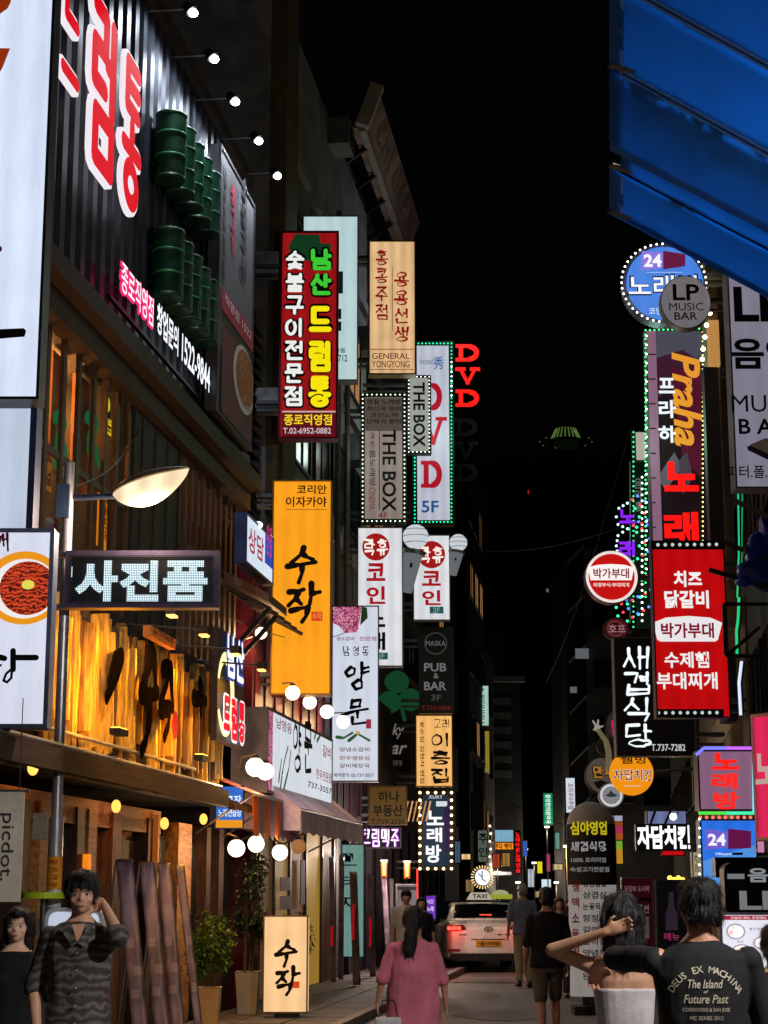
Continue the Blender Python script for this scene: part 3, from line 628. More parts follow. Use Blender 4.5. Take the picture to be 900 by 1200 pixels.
# hanging cloth banner
r, FR = sign('cloth_banner', (-30, 928, 29, 1057), 13.6, '#c9c0ae', unlit=True, depth=.012, body='#c9c0ae', cat='banner', label='beige cloth banner with thin letters hanging at the left edge', rough=.9, fr=.001,
     items=[('text', 'picdot.', (-1, 953, 18, 1032), '#2a2a2c', {'b': 0, 'rot': True, 'e': 0})])
q = MB(); a = FR.st(-40, 927); b = FR.st(34, 927); q.bar((a[0], .02, a[1]), (b[0], .02, b[1]), .012, 8); q.build('hanging_rod', STEEL, r)
q = MB(); b = FR.st(22, 927); q.bar((b[0], .02, b[1]), (b[0], .02, b[1] + .7), .004, 5); q.build('cord', DARKM, r)
# lime table top and slatted rack
c = P(52, 1050, 15.4); r = empty('bar_table', (c.x, c.y, 0), label='round lime green table top behind the lamp post', cat='table')
q = MB(); q.bar((0,0,c.z-.02), (0,0,c.z+.03), .2, 32); q.build('tabletop', mat('#a8c41c', .4, 0, .1, 4), r); q = MB(); q.bar((0,0,.1), (0,0,c.z-.02), .03, 10); q.bar((0,0,.09), (0,0,.12), .2, 20); q.build('stem', STEEL, r)
c = P(45, 1075, 15.9); r = empty('slatted_screen', (c.x, c.y, .1), label='low screen of pale grey upright slats behind the two people at left', cat='screen')
for i in range(9): q = MB(); x = -.3 + i*.075; q.box(x, x+.045, 0, .03, 0, c.z+.02-.1+rnd.uniform(-.03,.03)); q.build('slat', mat('#9aa2a0', .6, .1, .4, 5), r)
q = MB(); q.box(-.32, .36, .031, .06, .3, .36); q.build('rail', STEEL, r)
sign('light_box', (53, 1064, 121, 1130), 14.6, '#cfd6ea', .8, depth=.2, body='#b8bcc8', shape='rounded', fr=.03, cat='light box', label='blank white rounded light box standing behind the man in the patterned shirt')
# ------------------------------------------------------------------ big white light boxes and the noodle sign
sign('light_box_sign', (-90, -60, 67, 468), 14.0, '#dce8ff', .95, depth=.28, body='#14151c', fr=.02, mottle=.12, cat='sign', label='huge white light box with cropped orange letters at the upper left edge',
     items=[('poly', 0, [(-40, -20), (8, -20), (13, 2), (9, 10), (-40, 45)], '#a8380c', {'e': .6}), ('poly', 0, [(-40, 56), (12, 57), (3, 80), (-40, 150)], '#b03a0a', {'e': .6}),
            ('poly', 0, [(-20, 387), (28, 385), (31, 388), (29, 395), (-20, 399)], '#14161a', {'e': .02}), ('ell', 0, (-8, 288, 3, 297), '#6a1424', {'e': .3})])
q = MB(); p0 = P(67, 450, 16.0)
sign('light_box_sign', (-60, 471, 44, 640), 14.3, '#cfdcf2', .8, depth=.25, body='#2a3350', fr=.05, mottle=.1, cat='sign', label='plain pale blue lit panel directly under the huge white light box', light=False)
def noodle_mat():
    m = bpy.data.materials.new('noodles'); m.use_nodes = True; n = m.node_tree.nodes; L = m.node_tree.links; b = n['Principled BSDF']
    tc = n.new('ShaderNodeTexCoord'); w_ = n.new('ShaderNodeTexWave'); w_.wave_type = 'RINGS'; w_.inputs['Scale'].default_value = 9; w_.inputs['Distortion'].default_value = 9; w_.inputs['Detail'].default_value = 3; w_.inputs['Detail Scale'].default_value = 3
    L.new(tc.outputs['Object'], w_.inputs['Vector']); cr = n.new('ShaderNodeValToRGB'); cr.color_ramp.elements[0].position = .3; cr.color_ramp.elements[0].color = lin('#4a0c08'); cr.color_ramp.elements[1].position = .5; cr.color_ramp.elements[1].color = lin('#c8401c')
    L.new(w_.outputs[1], cr.inputs[0]); L.new(cr.outputs[0], b.inputs['Base Color']); L.new(cr.outputs[0], b.inputs['Emission Color']); b.inputs['Emission Strength'].default_value = .8
    return m
nr, NF = sign('noodle_sign', (-60, 620, 64, 853), 13.9, '#dfe4f6', .9, depth=.2, body='#5f6a88', fr=.03, mottle=.06, cat='sign', label='white light box picturing a bowl of red noodles beside the lamp post',
     items=[('ell', 0, (-17, 646, 77, 732), '#f09a1c', {}), ('ell', 0, (-9, 655, 70, 725), '#f6f2f4', {}), ('ell', 0, (1, 658, 67, 721), '#c0401c', {'m': noodle_mat(), 'n': 'noodles'}), ('ell', 0, (26, 680, 41, 691), '#e8e05a', {}),
            ('strokes', 0, [[(-4, 631), (2, 629), (0, 637)], [(4, 627), (5, 640)], [(4, 633), (9, 632)], [(9, 626), (10, 646)]], '#6a1030', {'w': .018, 'e': .3}),
            ('strokes', 0, [[(16, 763), (16, 785)], [(16, 771), (43, 771)], [(-8, 760), (-2, 770), (6, 772)]], '#23252c', {'w': .045, 'e': .02, 'st': 'round'}),
            ('strokes', 0, [[(15, 784), (8, 790), (5, 798), (9, 800), (14, 795), (15, 784)]], '#23252c', {'w': .02, 'e': .02, 'st': 'round'}),
            ('strokes', 0, [[(-12, 785), (-4, 783), (2, 780)]], '#23252c', {'w': .02, 'e': .02, 'st': 'brush'})])
# ------------------------------------------------------------------ lamp post, street lamp and LED board
c = P(63, 1045, 15.5)
post = empty('lamp_post', (c.x, 15.5, .1), label='chrome steel street lamp post with leaf shaped lit head', cat='street lamp')
q = MB(); zt_ = P(85, 555, 15.5).z
q.bar((0,0,0), (0,0,2.2), .062, 20); q.bar((0,0,2.2), (0,0,zt_), .046, 20); q.build('post', mat('#a6a2a8', .28, .55, .25, 5, .05, 'chrome', (1,1,.4)), post)
q = MB(); q.bar((0,0,0), (0,0,.05), .16, 20); q.build('base_plate', DARKM, post)
zz = P(63, 975, 15.5).z - .1; q = MB(); q.bar((0,0,zz), (0,0,zz+.05), .055, 20); q.build('collar', DARKM, post)
z0 = P(62, 1042, 15.5).z - .1; z1 = P(62, 1004, 15.5).z - .1
q = MB(); q.bar((0,0,z0), (0,0,z1), .0635 if z1 < 2.2 else .064, 24); q.build('sticker', mat('#d88a14', .6, 0, .1, 30, .02), post)
r_ = Frame((c.x, 15.43, .1), 0)
layer(post, Frame((c.x, 15.43, .1), 0), [('text', ['부착금지', '전단지', '광고물', '과태료'][k], (57, 1007 + 9*k, 68, 1013 + 9*k), '#7a2408', {'e': 0}) for k in range(4)], y0=-.072)
q = MB(); q.bar((0,0,z0-.15), (0,0,z0-.01), .064, 24); q.build('paper_notice', mat('#b8c0d0', .7, 0, .2, 20, .02), post)
zbx = P(84, 588, 15.5).z - .1; q = MB(); q.box(-.09, .02, -.1, .08, zbx-.16, zbx+.14); q.build('junction_box', mat('#1c2c44', .5, .2, .2), post)
zz = P(62, 970, 15.5).z - .1; q = MB(); q.box(-.19, -.075, -.05, .05, zz-.1, zz+.12); q.build('intercom_box', mat('#8c8274', .6, 0, .3), post)
A0 = P(88, 583, 15.5) - Vector(post.location); A1 = P(140, 581, 15.3) - Vector(post.location)
q = MB(); q.bar(A0, A1, .03, 12, .025); q.build('arm', mat('#38405a', .5, .4, .2), post)
# leaf-shaped head: upper shell and glowing bowl
def lens():
    tip = P(222, 549, 15.0); tail = P(132, 580, 15.25); d = (tip - tail); L = d.length; d.normalize(); up = Vector((0,0,1)); sd = d.cross(up).normalized(); u2 = sd.cross(d).normalized()
    def shell(h0, h1, wd, name, m, grow=1):
        q = MB(); n = 18; k = 12; vs = []; fs = []
        for i in range(n+1):
            t = i/n; prof = (math.sin(math.pi * min(1, t*1.0) ** .85)) ** .75 if 0 < t < 1 else 0
            for j in range(k+1):
                a = math.pi * j / k; vs.append(tail + d * (t*L) + sd * (math.cos(a) * wd * prof) + u2 * ((h1 if True else 0) * math.sin(a) * prof + h0))
        for i in range(n):
            for j in range(k): fs.append((i*(k+1)+j, i*(k+1)+j+1, (i+1)*(k+1)+j+1, (i+1)*(k+1)+j))
        q.add([v - Vector(post.location) for v in vs], fs); return q.build(name, m, post, smooth=True)
    shell(0.012, .085, .15, 'lamp_shell', mat('#6a6050', .4, .5, .2))
    shell(0, -.2, .145, 'lamp_bowl', em('#ffe6bc', 1.15, False, .35))
    q = MB(); c0 = tail.lerp(tip, .38) - Vector((0,0,.1)) - Vector(post.location); q.ell(c0, (.09, .075, .075)); q.build('lamp_bulb', em('#fffaf0', 8), post, smooth=True)
    for k in range(4): q = MB(); p = tail.lerp(tip, .12+.07*k) - Vector((0,.02,.07+.025*k)) - Vector(post.location); q.ell(p, (.022, .022, .022)); q.build('screw', em('#ffd8a0', .8), post)
    c = tail.lerp(tip, .5) - Vector((0,0,.27)) - Vector(post.location); light('POINT', c, 260, '#ffdfc0', .12, post)
lens()
for loc, a, lb in (((-3.7, 2.5, .1), 0, 'added fill lamp shaped as a second chrome street lamp post, outside the picture'), ((4.3, 5.6, .1), math.pi, 'added fill lamp shaped as a street lamp post on the right, outside the picture')):  # unseen posts added as fill light for the near people and the tarpaulin
    p2 = copytree(post); p2.location = loc; p2.rotation_euler = (0, 0, a); p2['label'] = lb
    if not a:
        for c_ in p2.children:
            if c_.type == 'LIGHT': c_.data = c_.data.copy(); c_.data.energy = 70
    if a:
        for c_ in p2.children:
            if c_.type == 'LIGHT': c_.data = c_.data.copy(); c_.data.energy = 1500; c_.data.color = (1, .97, .94)
# LED moving-letter board between noodle sign and post
r, FR = sign('led_board', (78, 646, 257, 712), 15.2, '#0c1a26', .25, depth=.16, body='#4a4258', fr=.05, light=False, cat='LED sign', label='black LED board with white Korean letters fixed to the lamp post',
     items=[('rect', 0, (83, 664, 85, 676), '#dff4ff', {'e': 1.2, 'n': 'lit_pixels'}),
            ('text', '사', (89, 657, 139, 705), '#d8f4ff', {'b': .045, 'e': 1.5}), ('text', '진', (141, 657, 187, 705), '#d8f4ff', {'b': .045, 'e': 1.5}), ('text', '품', (192, 657, 244, 705), '#d8f4ff', {'b': .04, 'e': 1.5})])
a = FR.st(66, 643); b = FR.st(66, 713); x0 = a[0]; q = MB()
q.box(x0, FR.st(78, 646)[0], 0, .1, a[1]-.07, a[1]-.03); q.box(x0, FR.st(78, 646)[0], 0, .1, b[1], b[1]+.04); q.build('mounting_bar', mat('#5a5468', .5, .5, .2), r)
# dot grid of the LED matrix: thin dark webs standing in front of the letters
q = MB(); x0, z0, x1, z1 = FR.rect((83, 652, 252, 707)); n = 84; m_ = 28
for i in range(n+1): x = x0 + (x1-x0)*i/n; q.box(x-.0016, x+.0016, -.05, -.044, z0, z1)
for i in range(m_+1): z = z0 + (z1-z0)*i/m_; q.box(x0, x1, -.0505, -.0445, z-.0016, z+.0016)
q.build('led_louvre', BLACK, r, kind='stuff')
# ------------------------------------------------------------------ left row, mid distance
FC_ = wallframe(5.5)
def windows(r, FR, s0, s1, z0, z1, ds, dz, w_, h_, lit=0.0, y=-.01, warm='#ffb870', seed=1, fm=DARKM, curtain='#23262c'):
    rr = random.Random(seed); s = s0; 
    while s + w_ < s1:
        z = z0
        while z + h_ < z1:
            q = MB(); q.box(s-.05, s+w_+.05, y-.06, y, z-.05, z); q.box(s-.05, s+w_+.05, y-.06, y, z+h_, z+h_+.05); q.box(s-.05, s, y-.06, y, z, z+h_); q.box(s+w_, s+w_+.05, y-.06, y, z, z+h_); q.box(s+w_/2-.02, s+w_/2+.02, y-.05, y, z, z+h_)
            f = q.build('window', fm, r); p = MB(); p.box(s, s+w_, y-.025, y-.01, z, z+h_); L = rr.random() < lit*1.6
            p.build('pane', em(warm, rr.choice((.06, .14, .3))) if L else mat(curtain, .15, .2, .4, 2, .02), f); z += dz
        s += ds
# maroon clad shop
q = MB(); s0 = sb1 + .02; s1 = FC_.st(392, 800)[0]; q.box(s0 - 2.6, s1, .02, 6, 0, FC_.st(300, 640)[1]); mar = q.build('maroon_shop', mat('#5c0d22', .5, 0, .2, 3, .1), loc=FC_.o, ang=FC_.ang, label='maroon clad shop behind the slanted white restaurant sign', cat='building')
for i in range(16):
    q = MB(); s = s0 - 2.5 + i*.8; q.box(s, s+.03, -.01, .02, 2.8, FC_.st(300, 640)[1]); q.build('panel_joint', mat('#3a0614', .5, 0, .2), mar)
# tall dark building above it
FU = wallframe(5.9); q = MB(); s0u = sb1 + .05; s1u = FU.st(430, 300)[0]; zu = P(400, 140, 36).z; q.box(s0u, s1u, .0, 9, FC_.st(300, 640)[1] + .01, zu); up = q.build('dark_office_block', mat('#6a6864', .85, 0, .35, 1.2, .2), loc=FU.o, ang=FU.ang, label='tall dark concrete block carrying the projecting vertical signs at left', cat='building')
windows(up, FU, s0u + .3, s1u - .3, 9.5, zu - 1.5, 2.2, 3.2, 1.6, 1.5, .12, seed=3)
for i in range(5):
    q = MB(); z = 8.8 + i*3.2; q.box(s0u, s1u, -.12, -.002, z, z + .25)
    if z < zu: q.build('string_course', mat('#77757a', .8, 0, .3, 3, .2), up)
q = MB(); q.box(s0u, s0u + 1.1, -.3, -.002, 8, zu + .3); q.build('pilaster', mat('#4a3c22', .8, 0, .3, 2, .2), up)
for i in range(5):
    q = MB(); s = s0u + 1.6 + i*2.3; z = 10.9 + (i % 3)*3.2; q.box(s, s+.8, -.45, -.01, z, z+.6); a = q.build('air_conditioner', mat('#5a5c5e', .6, .2, .3), up)
    q = MB(); q.bar((s+.4, -.46, z+.3), (s+.4, -.452, z+.3), .22, 16); q.build('fan_grille', DARKM, a)
for u in (386, 397):
    q = MB(); p = FU.st(u, 540); q.bar((p[0], -.18, 6), (p[0], -.18, zu - 2), .06, 10); q.build('drain_pipe', mat('#6a5c50', .6, .2, .3), up)
# roof hoarding that leans out over the street
q = MB(); A = P(425, 150, 38); B = P(443, 103, 38); t = Vector((math.sin(ALPHA), math.cos(ALPHA), 0)); L_ = 8.5; n_ = Vector((-math.cos(ALPHA), math.sin(ALPHA), 0)) * .25
A.y = 38; 
q.add([A, B, B + t*L_, A + t*L_, A+n_, B+n_, B+t*L_+n_, A+t*L_+n_], [(0,3,2,1),(4,5,6,7),(0,1,5,4),(1,2,6,5),(2,3,7,6),(3,0,4,7)])
rb = q.build('roof_hoarding', mat('#8a6a5c', .7, 0, .4, 2, .2), label='long unlit hoarding leaning out from the dark roof', cat='hoarding')
q = MB(); q.beam(A - t*.1, B - t*.1, .26, .3); q.build('end_frame', mat('#a8988c', .6, 0, .2), rb); q = MB(); q.beam(A, A + t*L_, .16, .16); q.build('lower_rail', mat('#8a7a70', .6, 0, .2), rb)
for k in range(5):
    q = MB(); p = A + t*(1 + k*1.6); q.beam(p, p + Vector((-2.2, .4, -1.5)), .1, .1); q.build('strut', DARKM, rb)
fx = (B - A).normalized()
for k, ch in enumerate('CHICKEN'):
    vs, fs = text_geo(ch, .012); q = MB(); q.add([A + t*(1.2 + k*.95 + p[0]*1.1) + fx*(.35 + p[1]*.9) - n_*.02 for p in vs], fs); q.build('lettering', mat('#6a5850', .6), rb)
# second sloping building face with receding ledges behind it
FV = wallframe(6.6); q = MB(); q.box(FV.st(398, 300)[0], 62, 0, 9, 0, P(440, 165, 42).z); blk = q.build('grey_block', mat('#77757a', .85, 0, .35, 1.2, .2), loc=FV.o, ang=FV.ang, label='grey block with long ledges under the leaning roof hoarding', cat='building')
for i in range(8):
    q = MB(); z = 4.2 + i*1.9; q.box(FV.st(398, 300)[0], 62, -.15, -.002, z, z+.16)
    if z < P(440, 165, 42).z - .3: q.build('ledge', mat('#8a888c', .8, 0, .3), blk)
windows(blk, FV, FV.st(400, 300)[0] + .4, 61, 5, 16, 2.6, 3.0, 2.0, 1.4, .1, seed=5)
K = 1.0
RED = '#c4121c'
# maroon hanging sign 남산드럼통
sign('hanging_sign', (329, 271, 397, 514), 29.0, '#c41a20', .55, depth=.28, body='#5c1420', fr=.035, mottle=.25, label='tall red box sign with white, green and yellow Korean letters', bracket=(300, (310, 470)), group=None,
     items=[('poly', 0, [(346, 274), (374, 275), (376, 285), (388, 286), (387, 305), (360, 306), (342, 300), (338, 290)], '#1f5a34', {'e': .35}),
            ('han', '숯불구이전문점', (333, 290, 359, 480), '#140a0c', {'v': True, 'w': .32, 'gap': .1, 'e': .05}), ('han', '숯불구이전문점', (335, 292, 357, 478), '#f4f6f2', {'v': True, 'w': .17, 'gap': .14, 'e': .9}),
            ('han', '남산', (362, 288, 391, 350), '#0c1a0c', {'v': True, 'w': .36, 'gap': .08, 'e': .05}), ('han', '남산', (364, 290, 389, 348), '#44d83a', {'v': True, 'w': .2, 'gap': .12, 'e': .8}),
            ('han', '드럼통', (360, 355, 391, 482), '#140c06', {'v': True, 'w': .38, 'gap': .06, 'e': .05}), ('han', '드럼통', (362, 357, 389, 480), '#fbe60c', {'v': True, 'w': .25, 'gap': .1, 'e': .95}),
            ('rect', 0, (331, 482, 394, 484), '#f0d0c0', {'e': .6}), ('rect', 0, (331, 484, 394, 512), '#7c1024', {'e': .5}),
            ('text', '종로직영점', (333, 486, 389, 499), '#f8d824', {'b': .02, 'e': .95}), ('text', 'T.02-6952-0882', (332, 502, 388, 509), '#f4dce0', {'b': .012, 'e': .7})])
sign('hanging_sign', (355, 253, 420, 446), 31.5, '#c8e4e6', .82, depth=.3, body='#6b7a7c', fr=.02, mottle=.1, label='pale cyan box sign half hidden behind the red one', bracket=(345, (300, 400)),
     items=[('rect', 0, (384, 318, 402, 344), '#2a4a52', {'e': .1}), ('rect', 0, (384, 362, 400, 374), '#2a4a52', {'e': .1}), ('rect', 0, (384, 377, 400, 388), '#2a4a52', {'e': .1}), ('text', '02-725-1712', (370, 416, 407, 424), '#2a4a52', {'e': .1}), ('text', '인사동', (385, 408, 405, 414), '#2a4a52', {'e': .1})])
sign('hanging_sign', (432, 282, 487, 439), 37, '#f0c48e', .85, depth=.3, body='#8a6840', fr=.03, mottle=.25, label='peach box sign with red brush letters and a General line in English', bracket=(415, (300, 420)),
     items=[('han', '홍콩주점', (440, 292, 455, 377), '#a01418', {'v': True, 'w': .13, 'st': 'brush', 'gap': .16, 'e': .55}), ('han', '용용선생', (462, 317, 479, 403), '#b01418', {'v': True, 'w': .13, 'st': 'brush', 'gap': .16, 'e': .55}),
            ('rect', 0, (459.3, 313, 460, 388), '#8a3020', {'e': .4}), ('rect', 0, (434, 409, 485, 410), '#9a4a30', {'e': .5}),
            ('text', 'GENERAL', (436, 414, 480, 421), '#8a1c18', {'b': .02, 'e': .5}), ('text', 'YONGYONG', (436, 423, 480, 431), '#8a1c18', {'b': .02, 'e': .5}), ('rect', 0, (434, 433, 485, 433.8), '#9a4a30', {'e': .5})])
# orange 수작
def sujak(k, ox, oy, wd, c='#241408'):
    q = lambda l: [[(ox + x*k, oy + y*k) for x, y in p] for p in l]
    return [('strokes', 0, q([[(17, 0), (15, 7), (2, 18)], [(15, 7), (21, 11), (28, 14)], [(-2, 22), (12, 20), (31, 17)], [(15, 21), (15, 30), (11, 41)]]), c, {'w': wd, 'e': .04}),
            ('strokes', 0, q([[(0, 52), (10, 51), (17, 49)], [(11, 52), (7, 60), (-1, 68)], [(8, 60), (14, 66)], [(26, 42), (26, 55), (24, 66)], [(26, 54), (36, 52)], [(2, 74), (14, 71), (22, 70)], [(22, 70), (20, 80), (15, 87)]]), c, {'w': wd, 'e': .04})]
sign('hanging_sign', (320, 563, 389, 814), 27.5, '#ffa21a', .95, depth=.4, body='#8a5a1c', fr=.02, mottle=.12, label='tall bright orange box sign with black brush letters and small red seal', bracket=(300, (580, 790)),
     items=[('text', '코리안', (348, 568, 383, 579), '#241408', {'b': .02, 'e': .04}), ('text', '이자카야', (335, 582, 383, 594), '#241408', {'b': .02, 'e': .04}), ('rect', 0, (335, 597, 383, 597.6), '#8a5010', {'e': .3})]
           + sujak(1.0, 339, 642, .075) + [('rect', 0, (365, 717, 378, 728), '#e8401a', {'e': .8}), ('text', '수작', (366, 718, 377, 727), '#f8a050', {'e': .8})])
def bulbrect(r, FR, b, sp, col, rad, e=4, y=-.04, pw=14):
    m_ = FR.st((b[0]+b[2])/2, (b[1]+b[3])/2); light('POINT', (m_[0], -.7, m_[1]), pw, '#e8fff0' if rad < .03 else '#ffd8a0', .3, r)
   
    bulbs(r, FR, [(b[0], b[1]), (b[2], b[1]), (b[2], b[3]), (b[0], b[3]), (b[0], b[1])], sp, col, rad, y, e)
r, FR = sign('hanging_sign', (423, 461, 476, 613), 38, '#a89890', .62, depth=.25, body='#3a3a34', fr=.09, label='dim box sign reading THE BOX, edged with small white bulbs', bracket=(410, (480, 600)), mottle=.2,
     items=[('rect', 0, (428, 466, 472, 505), '#8a7c70', {'e': .3}), ('text', '경찰 노래방', (430, 468, 470, 474), '#2a2420', {'e': .05}), ('text', '최신곡 완비', (430, 476, 470, 482), '#2a2420', {'e': .05}), ('text', '코인노래', (434, 484, 466, 489), '#2a2420', {'e': .05}), ('text', '단체석 완비', (430, 491, 470, 497), '#2a2420', {'e': .05}),
            ('text', 'THE BOX', (448, 504, 464, 600), '#201c1c', {'rot': True, 'b': .02, 'e': .04}), ('rect', 0, (444, 505, 445, 598), '#50403c', {'e': .1}), ('text', 'ㅋㄷ룸노래방', (433, 507, 440, 570), '#6a5a58', {'rot': True, 'e': .3}), ('text', 'CINEMA', (432, 572, 440, 598), '#a04a44', {'rot': True, 'e': .4}), ('text', '4F', (443, 601, 454, 608), '#a04a3c', {'e': .5})])
bulbrect(r, FR, (425, 463, 474, 611), 5.2, '#e6ffe4', .016, 5)
r, FR = sign('hanging_sign', (477, 440, 505, 532), 39.5, '#b4b6b0', .66, depth=.2, body='#3a3a34', fr=.06, label='small narrow box sign reading THE BOX in front of the DVD sign', mottle=.1, bracket=(425, (450, 520)),
     items=[('text', 'THE BOX', (484, 448, 498, 524), '#1c1c1e', {'rot': True, 'b': .03, 'e': .04})])
bulbrect(r, FR, (479, 442, 503, 530), 4.6, '#f4fff0', .014, 5)
def D_(cx, cy, h, w_): return [[(cx - w_*.36, cy - h/2), (cx - w_*.36, cy + h/2)], [(cx - w_*.3, cy - h/2), (cx - w_*.3, cy + h/2)], [(cx-w_*.36, cy-h/2)] + [(cx + w_*.05 + w_*.42*math.sin(t*math.pi/10), cy - h/2*math.cos(t*math.pi/10)) for t in range(11)] + [(cx-w_*.36, cy+h/2)], [(cx + w_*.0 + w_*.4*math.sin(t*math.pi/10), cy - h*.42*math.cos(t*math.pi/10)) for t in range(1, 10)], [(cx-w_*.52, cy-h/2), (cx-w_*.3, cy-h/2)], [(cx-w_*.52, cy+h/2), (cx-w_*.3, cy+h/2)]]
def V_(cx, cy, h, w_): return [[(cx-w_/2, cy-h/2), (cx, cy+h/2)], [(cx+w_/2, cy-h/2), (cx, cy+h/2)], [(cx-w_*.75, cy-h/2), (cx-w_*.25, cy-h/2)], [(cx+w_*.25, cy-h/2), (cx+w_*.75, cy-h/2)]]
r, FR = sign('hanging_sign', (483, 400, 531, 615), 41.5, '#c8ccdc', .82, depth=.3, body='#14301f', fr=.11, label='white box sign with tall red DVD letters, framed by green bulbs', mottle=.15, bracket=(440, (420, 600)),
     items=[('text', 'hotel', (492, 420, 507, 427), '#8a98b8', {'e': .6}), ('text', '秀', (508, 418, 520, 433), '#3a6ab0', {'b': .01, 'e': .7}),
            ('strokes', 0, D_(507, 465, 27, 18), '#c00c28', {'w': .1, 'st': 'square', 'e': .7}), ('strokes', 0, V_(508, 505, 28, 18), '#c00c28', {'w': .09, 'st': 'square', 'e': .7}), ('strokes', 0, D_(506, 556, 27, 20), '#c00c28', {'w': .1, 'st': 'square', 'e': .7}),
            ('text', '5F', (494, 587, 514, 601), '#2a5aa0', {'b': .02, 'e': .7})])
bulbrect(r, FR, (486, 403, 529, 612), 4.4, '#12e89a', .02, 4, pw=50); light('POINT', (.6, -.3, FR.st(500, 400)[1] + .6), 80, '#e0f4ff', .3, r)
bulbs(r, FR, [(529, 425), (529, 470)], 6, '#e8f6ff', .024, -.06, 5)
# free standing red DVD letters and their unlit copies
for k, (v0, ch) in enumerate(((404, 'D'), (431, 'V'), (457, 'D'))):
    for lit in (1, 0):
        v = v0 + (0 if lit else 87); c = P(546, v + 10, 42.5); Fq = Frame(c, 0); q = MB()
        st = (D_ if ch == 'D' else V_)(548 - (0 if lit else 2), v + 10, 16, 24 if ch == 'D' else 17); stroke_mesh(q, [[Fq.st(*p) for p in pl] for pl in st], .075, 0, 'square', None, .06)
        q.build('sign_letter', em('#ff1a14', 1.15, True) if lit else mat('#080c10', .7, .0, .2), loc=c, label=('glowing red letter %s, %s of the lit column beside the white sign' if lit else 'unlit dark letter %s, %s of the lower column') % (ch, ('top', 'middle', 'bottom')[k]), cat='sign letter', group='DVD letters')
# 락휴 코인노래 signs with microphones
def karaoke(bb, Y, rows, label, br, mic, micY, mlabel):
    u0, v0, u1, v1 = bb; w_ = u1 - u0; cx = (u0+u1)/2 - (5 if w_ > 50 else 0)
    k = w_/53 if w_ > 50 else w_/43
    it = [('ell', 0, (cx-16*k, v0+7*k, cx+16*k, v0+39*k), '#b81c20', {'e': .7}), ('han', '락휴', (cx-15*k, v0+14*k, cx+15*k, v0+34*k), '#fff4ec', {'w': .17, 'st': 'brush', 'e': .95})]
    v = v0 + 42*k
    for j, ch in enumerate(rows):
        k2 = k if w_ > 50 else k*.84
        it.append(('text', ch, (cx-11*k, v, cx+11*k, v + 21*k2), '#c41826' if j < 2 else '#241c1c', {'b': .03, 'e': .65 if j < 2 else .05})); v += 27*k2
    if w_ < 50: pass
    it.append(('rect', 0, (cx-8*k + 6, v1-16, cx+8*k + 6, v1-8), '#3a7a7a', {'e': .4})); it.append(('text', '2F', (cx+2, v1-15, cx+10, v1-9), '#a8d0d0', {'e': .5}))
    sign('hanging_sign', bb, Y, '#e4e6ea', .9, depth=.28, body='#7a8080', fr=.02, mottle=.15, label=label, items=it, bracket=(br, (v0+20, v1-20)))
    hx, hy, hr, tx, ty = mic; c = P(hx, hy, micY); q = MB(); ft = c - P(hx, hy + hr, micY); R = abs(ft.z)
    o = empty('microphone_sign', c, 0, label=mlabel, cat='microphone', group='giant white microphones')
    q.ell((0,0,0), (R, R, R*.95)); q.build('grille_head', em('#dfe8ee', .75), o, smooth=False)
    e = P(tx, ty, micY) - c; q = MB(); q.bar(e*.25, e, R*.8, 14, R*.38); q.build('handle', em('#aab0b4', .3), o, smooth=False)
    q = MB(); q.bar(e*.25, e*.33, R*.95, 14); q.build('collar', mat('#8a9094', .4, .6), o)
    q = MB(); q.bar(e*.5 + Vector((0,-R*.6,0)), e*.58 + Vector((0,-R*.56,0)), R*.12, 8); q.build('switch', DARKM, o)
    for k in range(3): q = MB(); z = R*.5*(k-1); rr = math.sqrt(max(.01, R*R - z*z)); [q.bar((rr*math.cos(a*.4488), rr*math.sin(a*.4488), z), (rr*math.cos((a+1)*.4488), rr*math.sin((a+1)*.4488), z), .008, 4) for a in range(14)]; q.build('grille_ring', mat('#9aa0a4', .5), o)
karaoke((419, 618, 472, 781), 37.5, '코인노래', 'white coin karaoke box sign with red round emblem, the longer of two', 405, (487, 629, 15, 477, 694), 37.6, 'giant white microphone between the two coin karaoke signs')
karaoke((484, 627, 527, 727), 41, '코인', 'shorter white coin karaoke box sign under the green bulb frame', 450, (537, 636, 10.5, 531, 674), 41, 'smaller giant microphone at the outer edge of the short karaoke sign')
# pub and bar, 이층집, noraebang
sign('hanging_sign', (491, 735, 531, 836), 42, '#121418', unlit=True, depth=.3, body='#3a3836', fr=.02, label='black sign with grey PUB & BAR 3F lettering', bracket=(470, (750, 820)),
     items=[('ell', 0, (497, 741, 524, 767), '#8a8a8c', {'e': .12}), ('ell', 0, (498.5, 742.5, 522.5, 765.5), '#121418', {'e': 0}), ('text', 'MASKA', (499, 751, 522, 757), '#a8a8aa', {'e': .3, 'b': .02}), ('text', 'PUB', (497, 777, 523, 787), '#b0b0b2', {'b': .02, 'e': .3}), ('text', '&', (508, 789, 514, 795), '#b0b0b2', {'e': .3}),
            ('text', 'BAR', (497, 799, 523, 809), '#b0b0b2', {'b': .02, 'e': .3}), ('text', '3F', (505, 814, 517, 821), '#8a8a8c', {'b': .012, 'e': .2}), ('text', 'T.733-5858', (494, 827, 528, 832), '#a03a34', {'e': .3})])
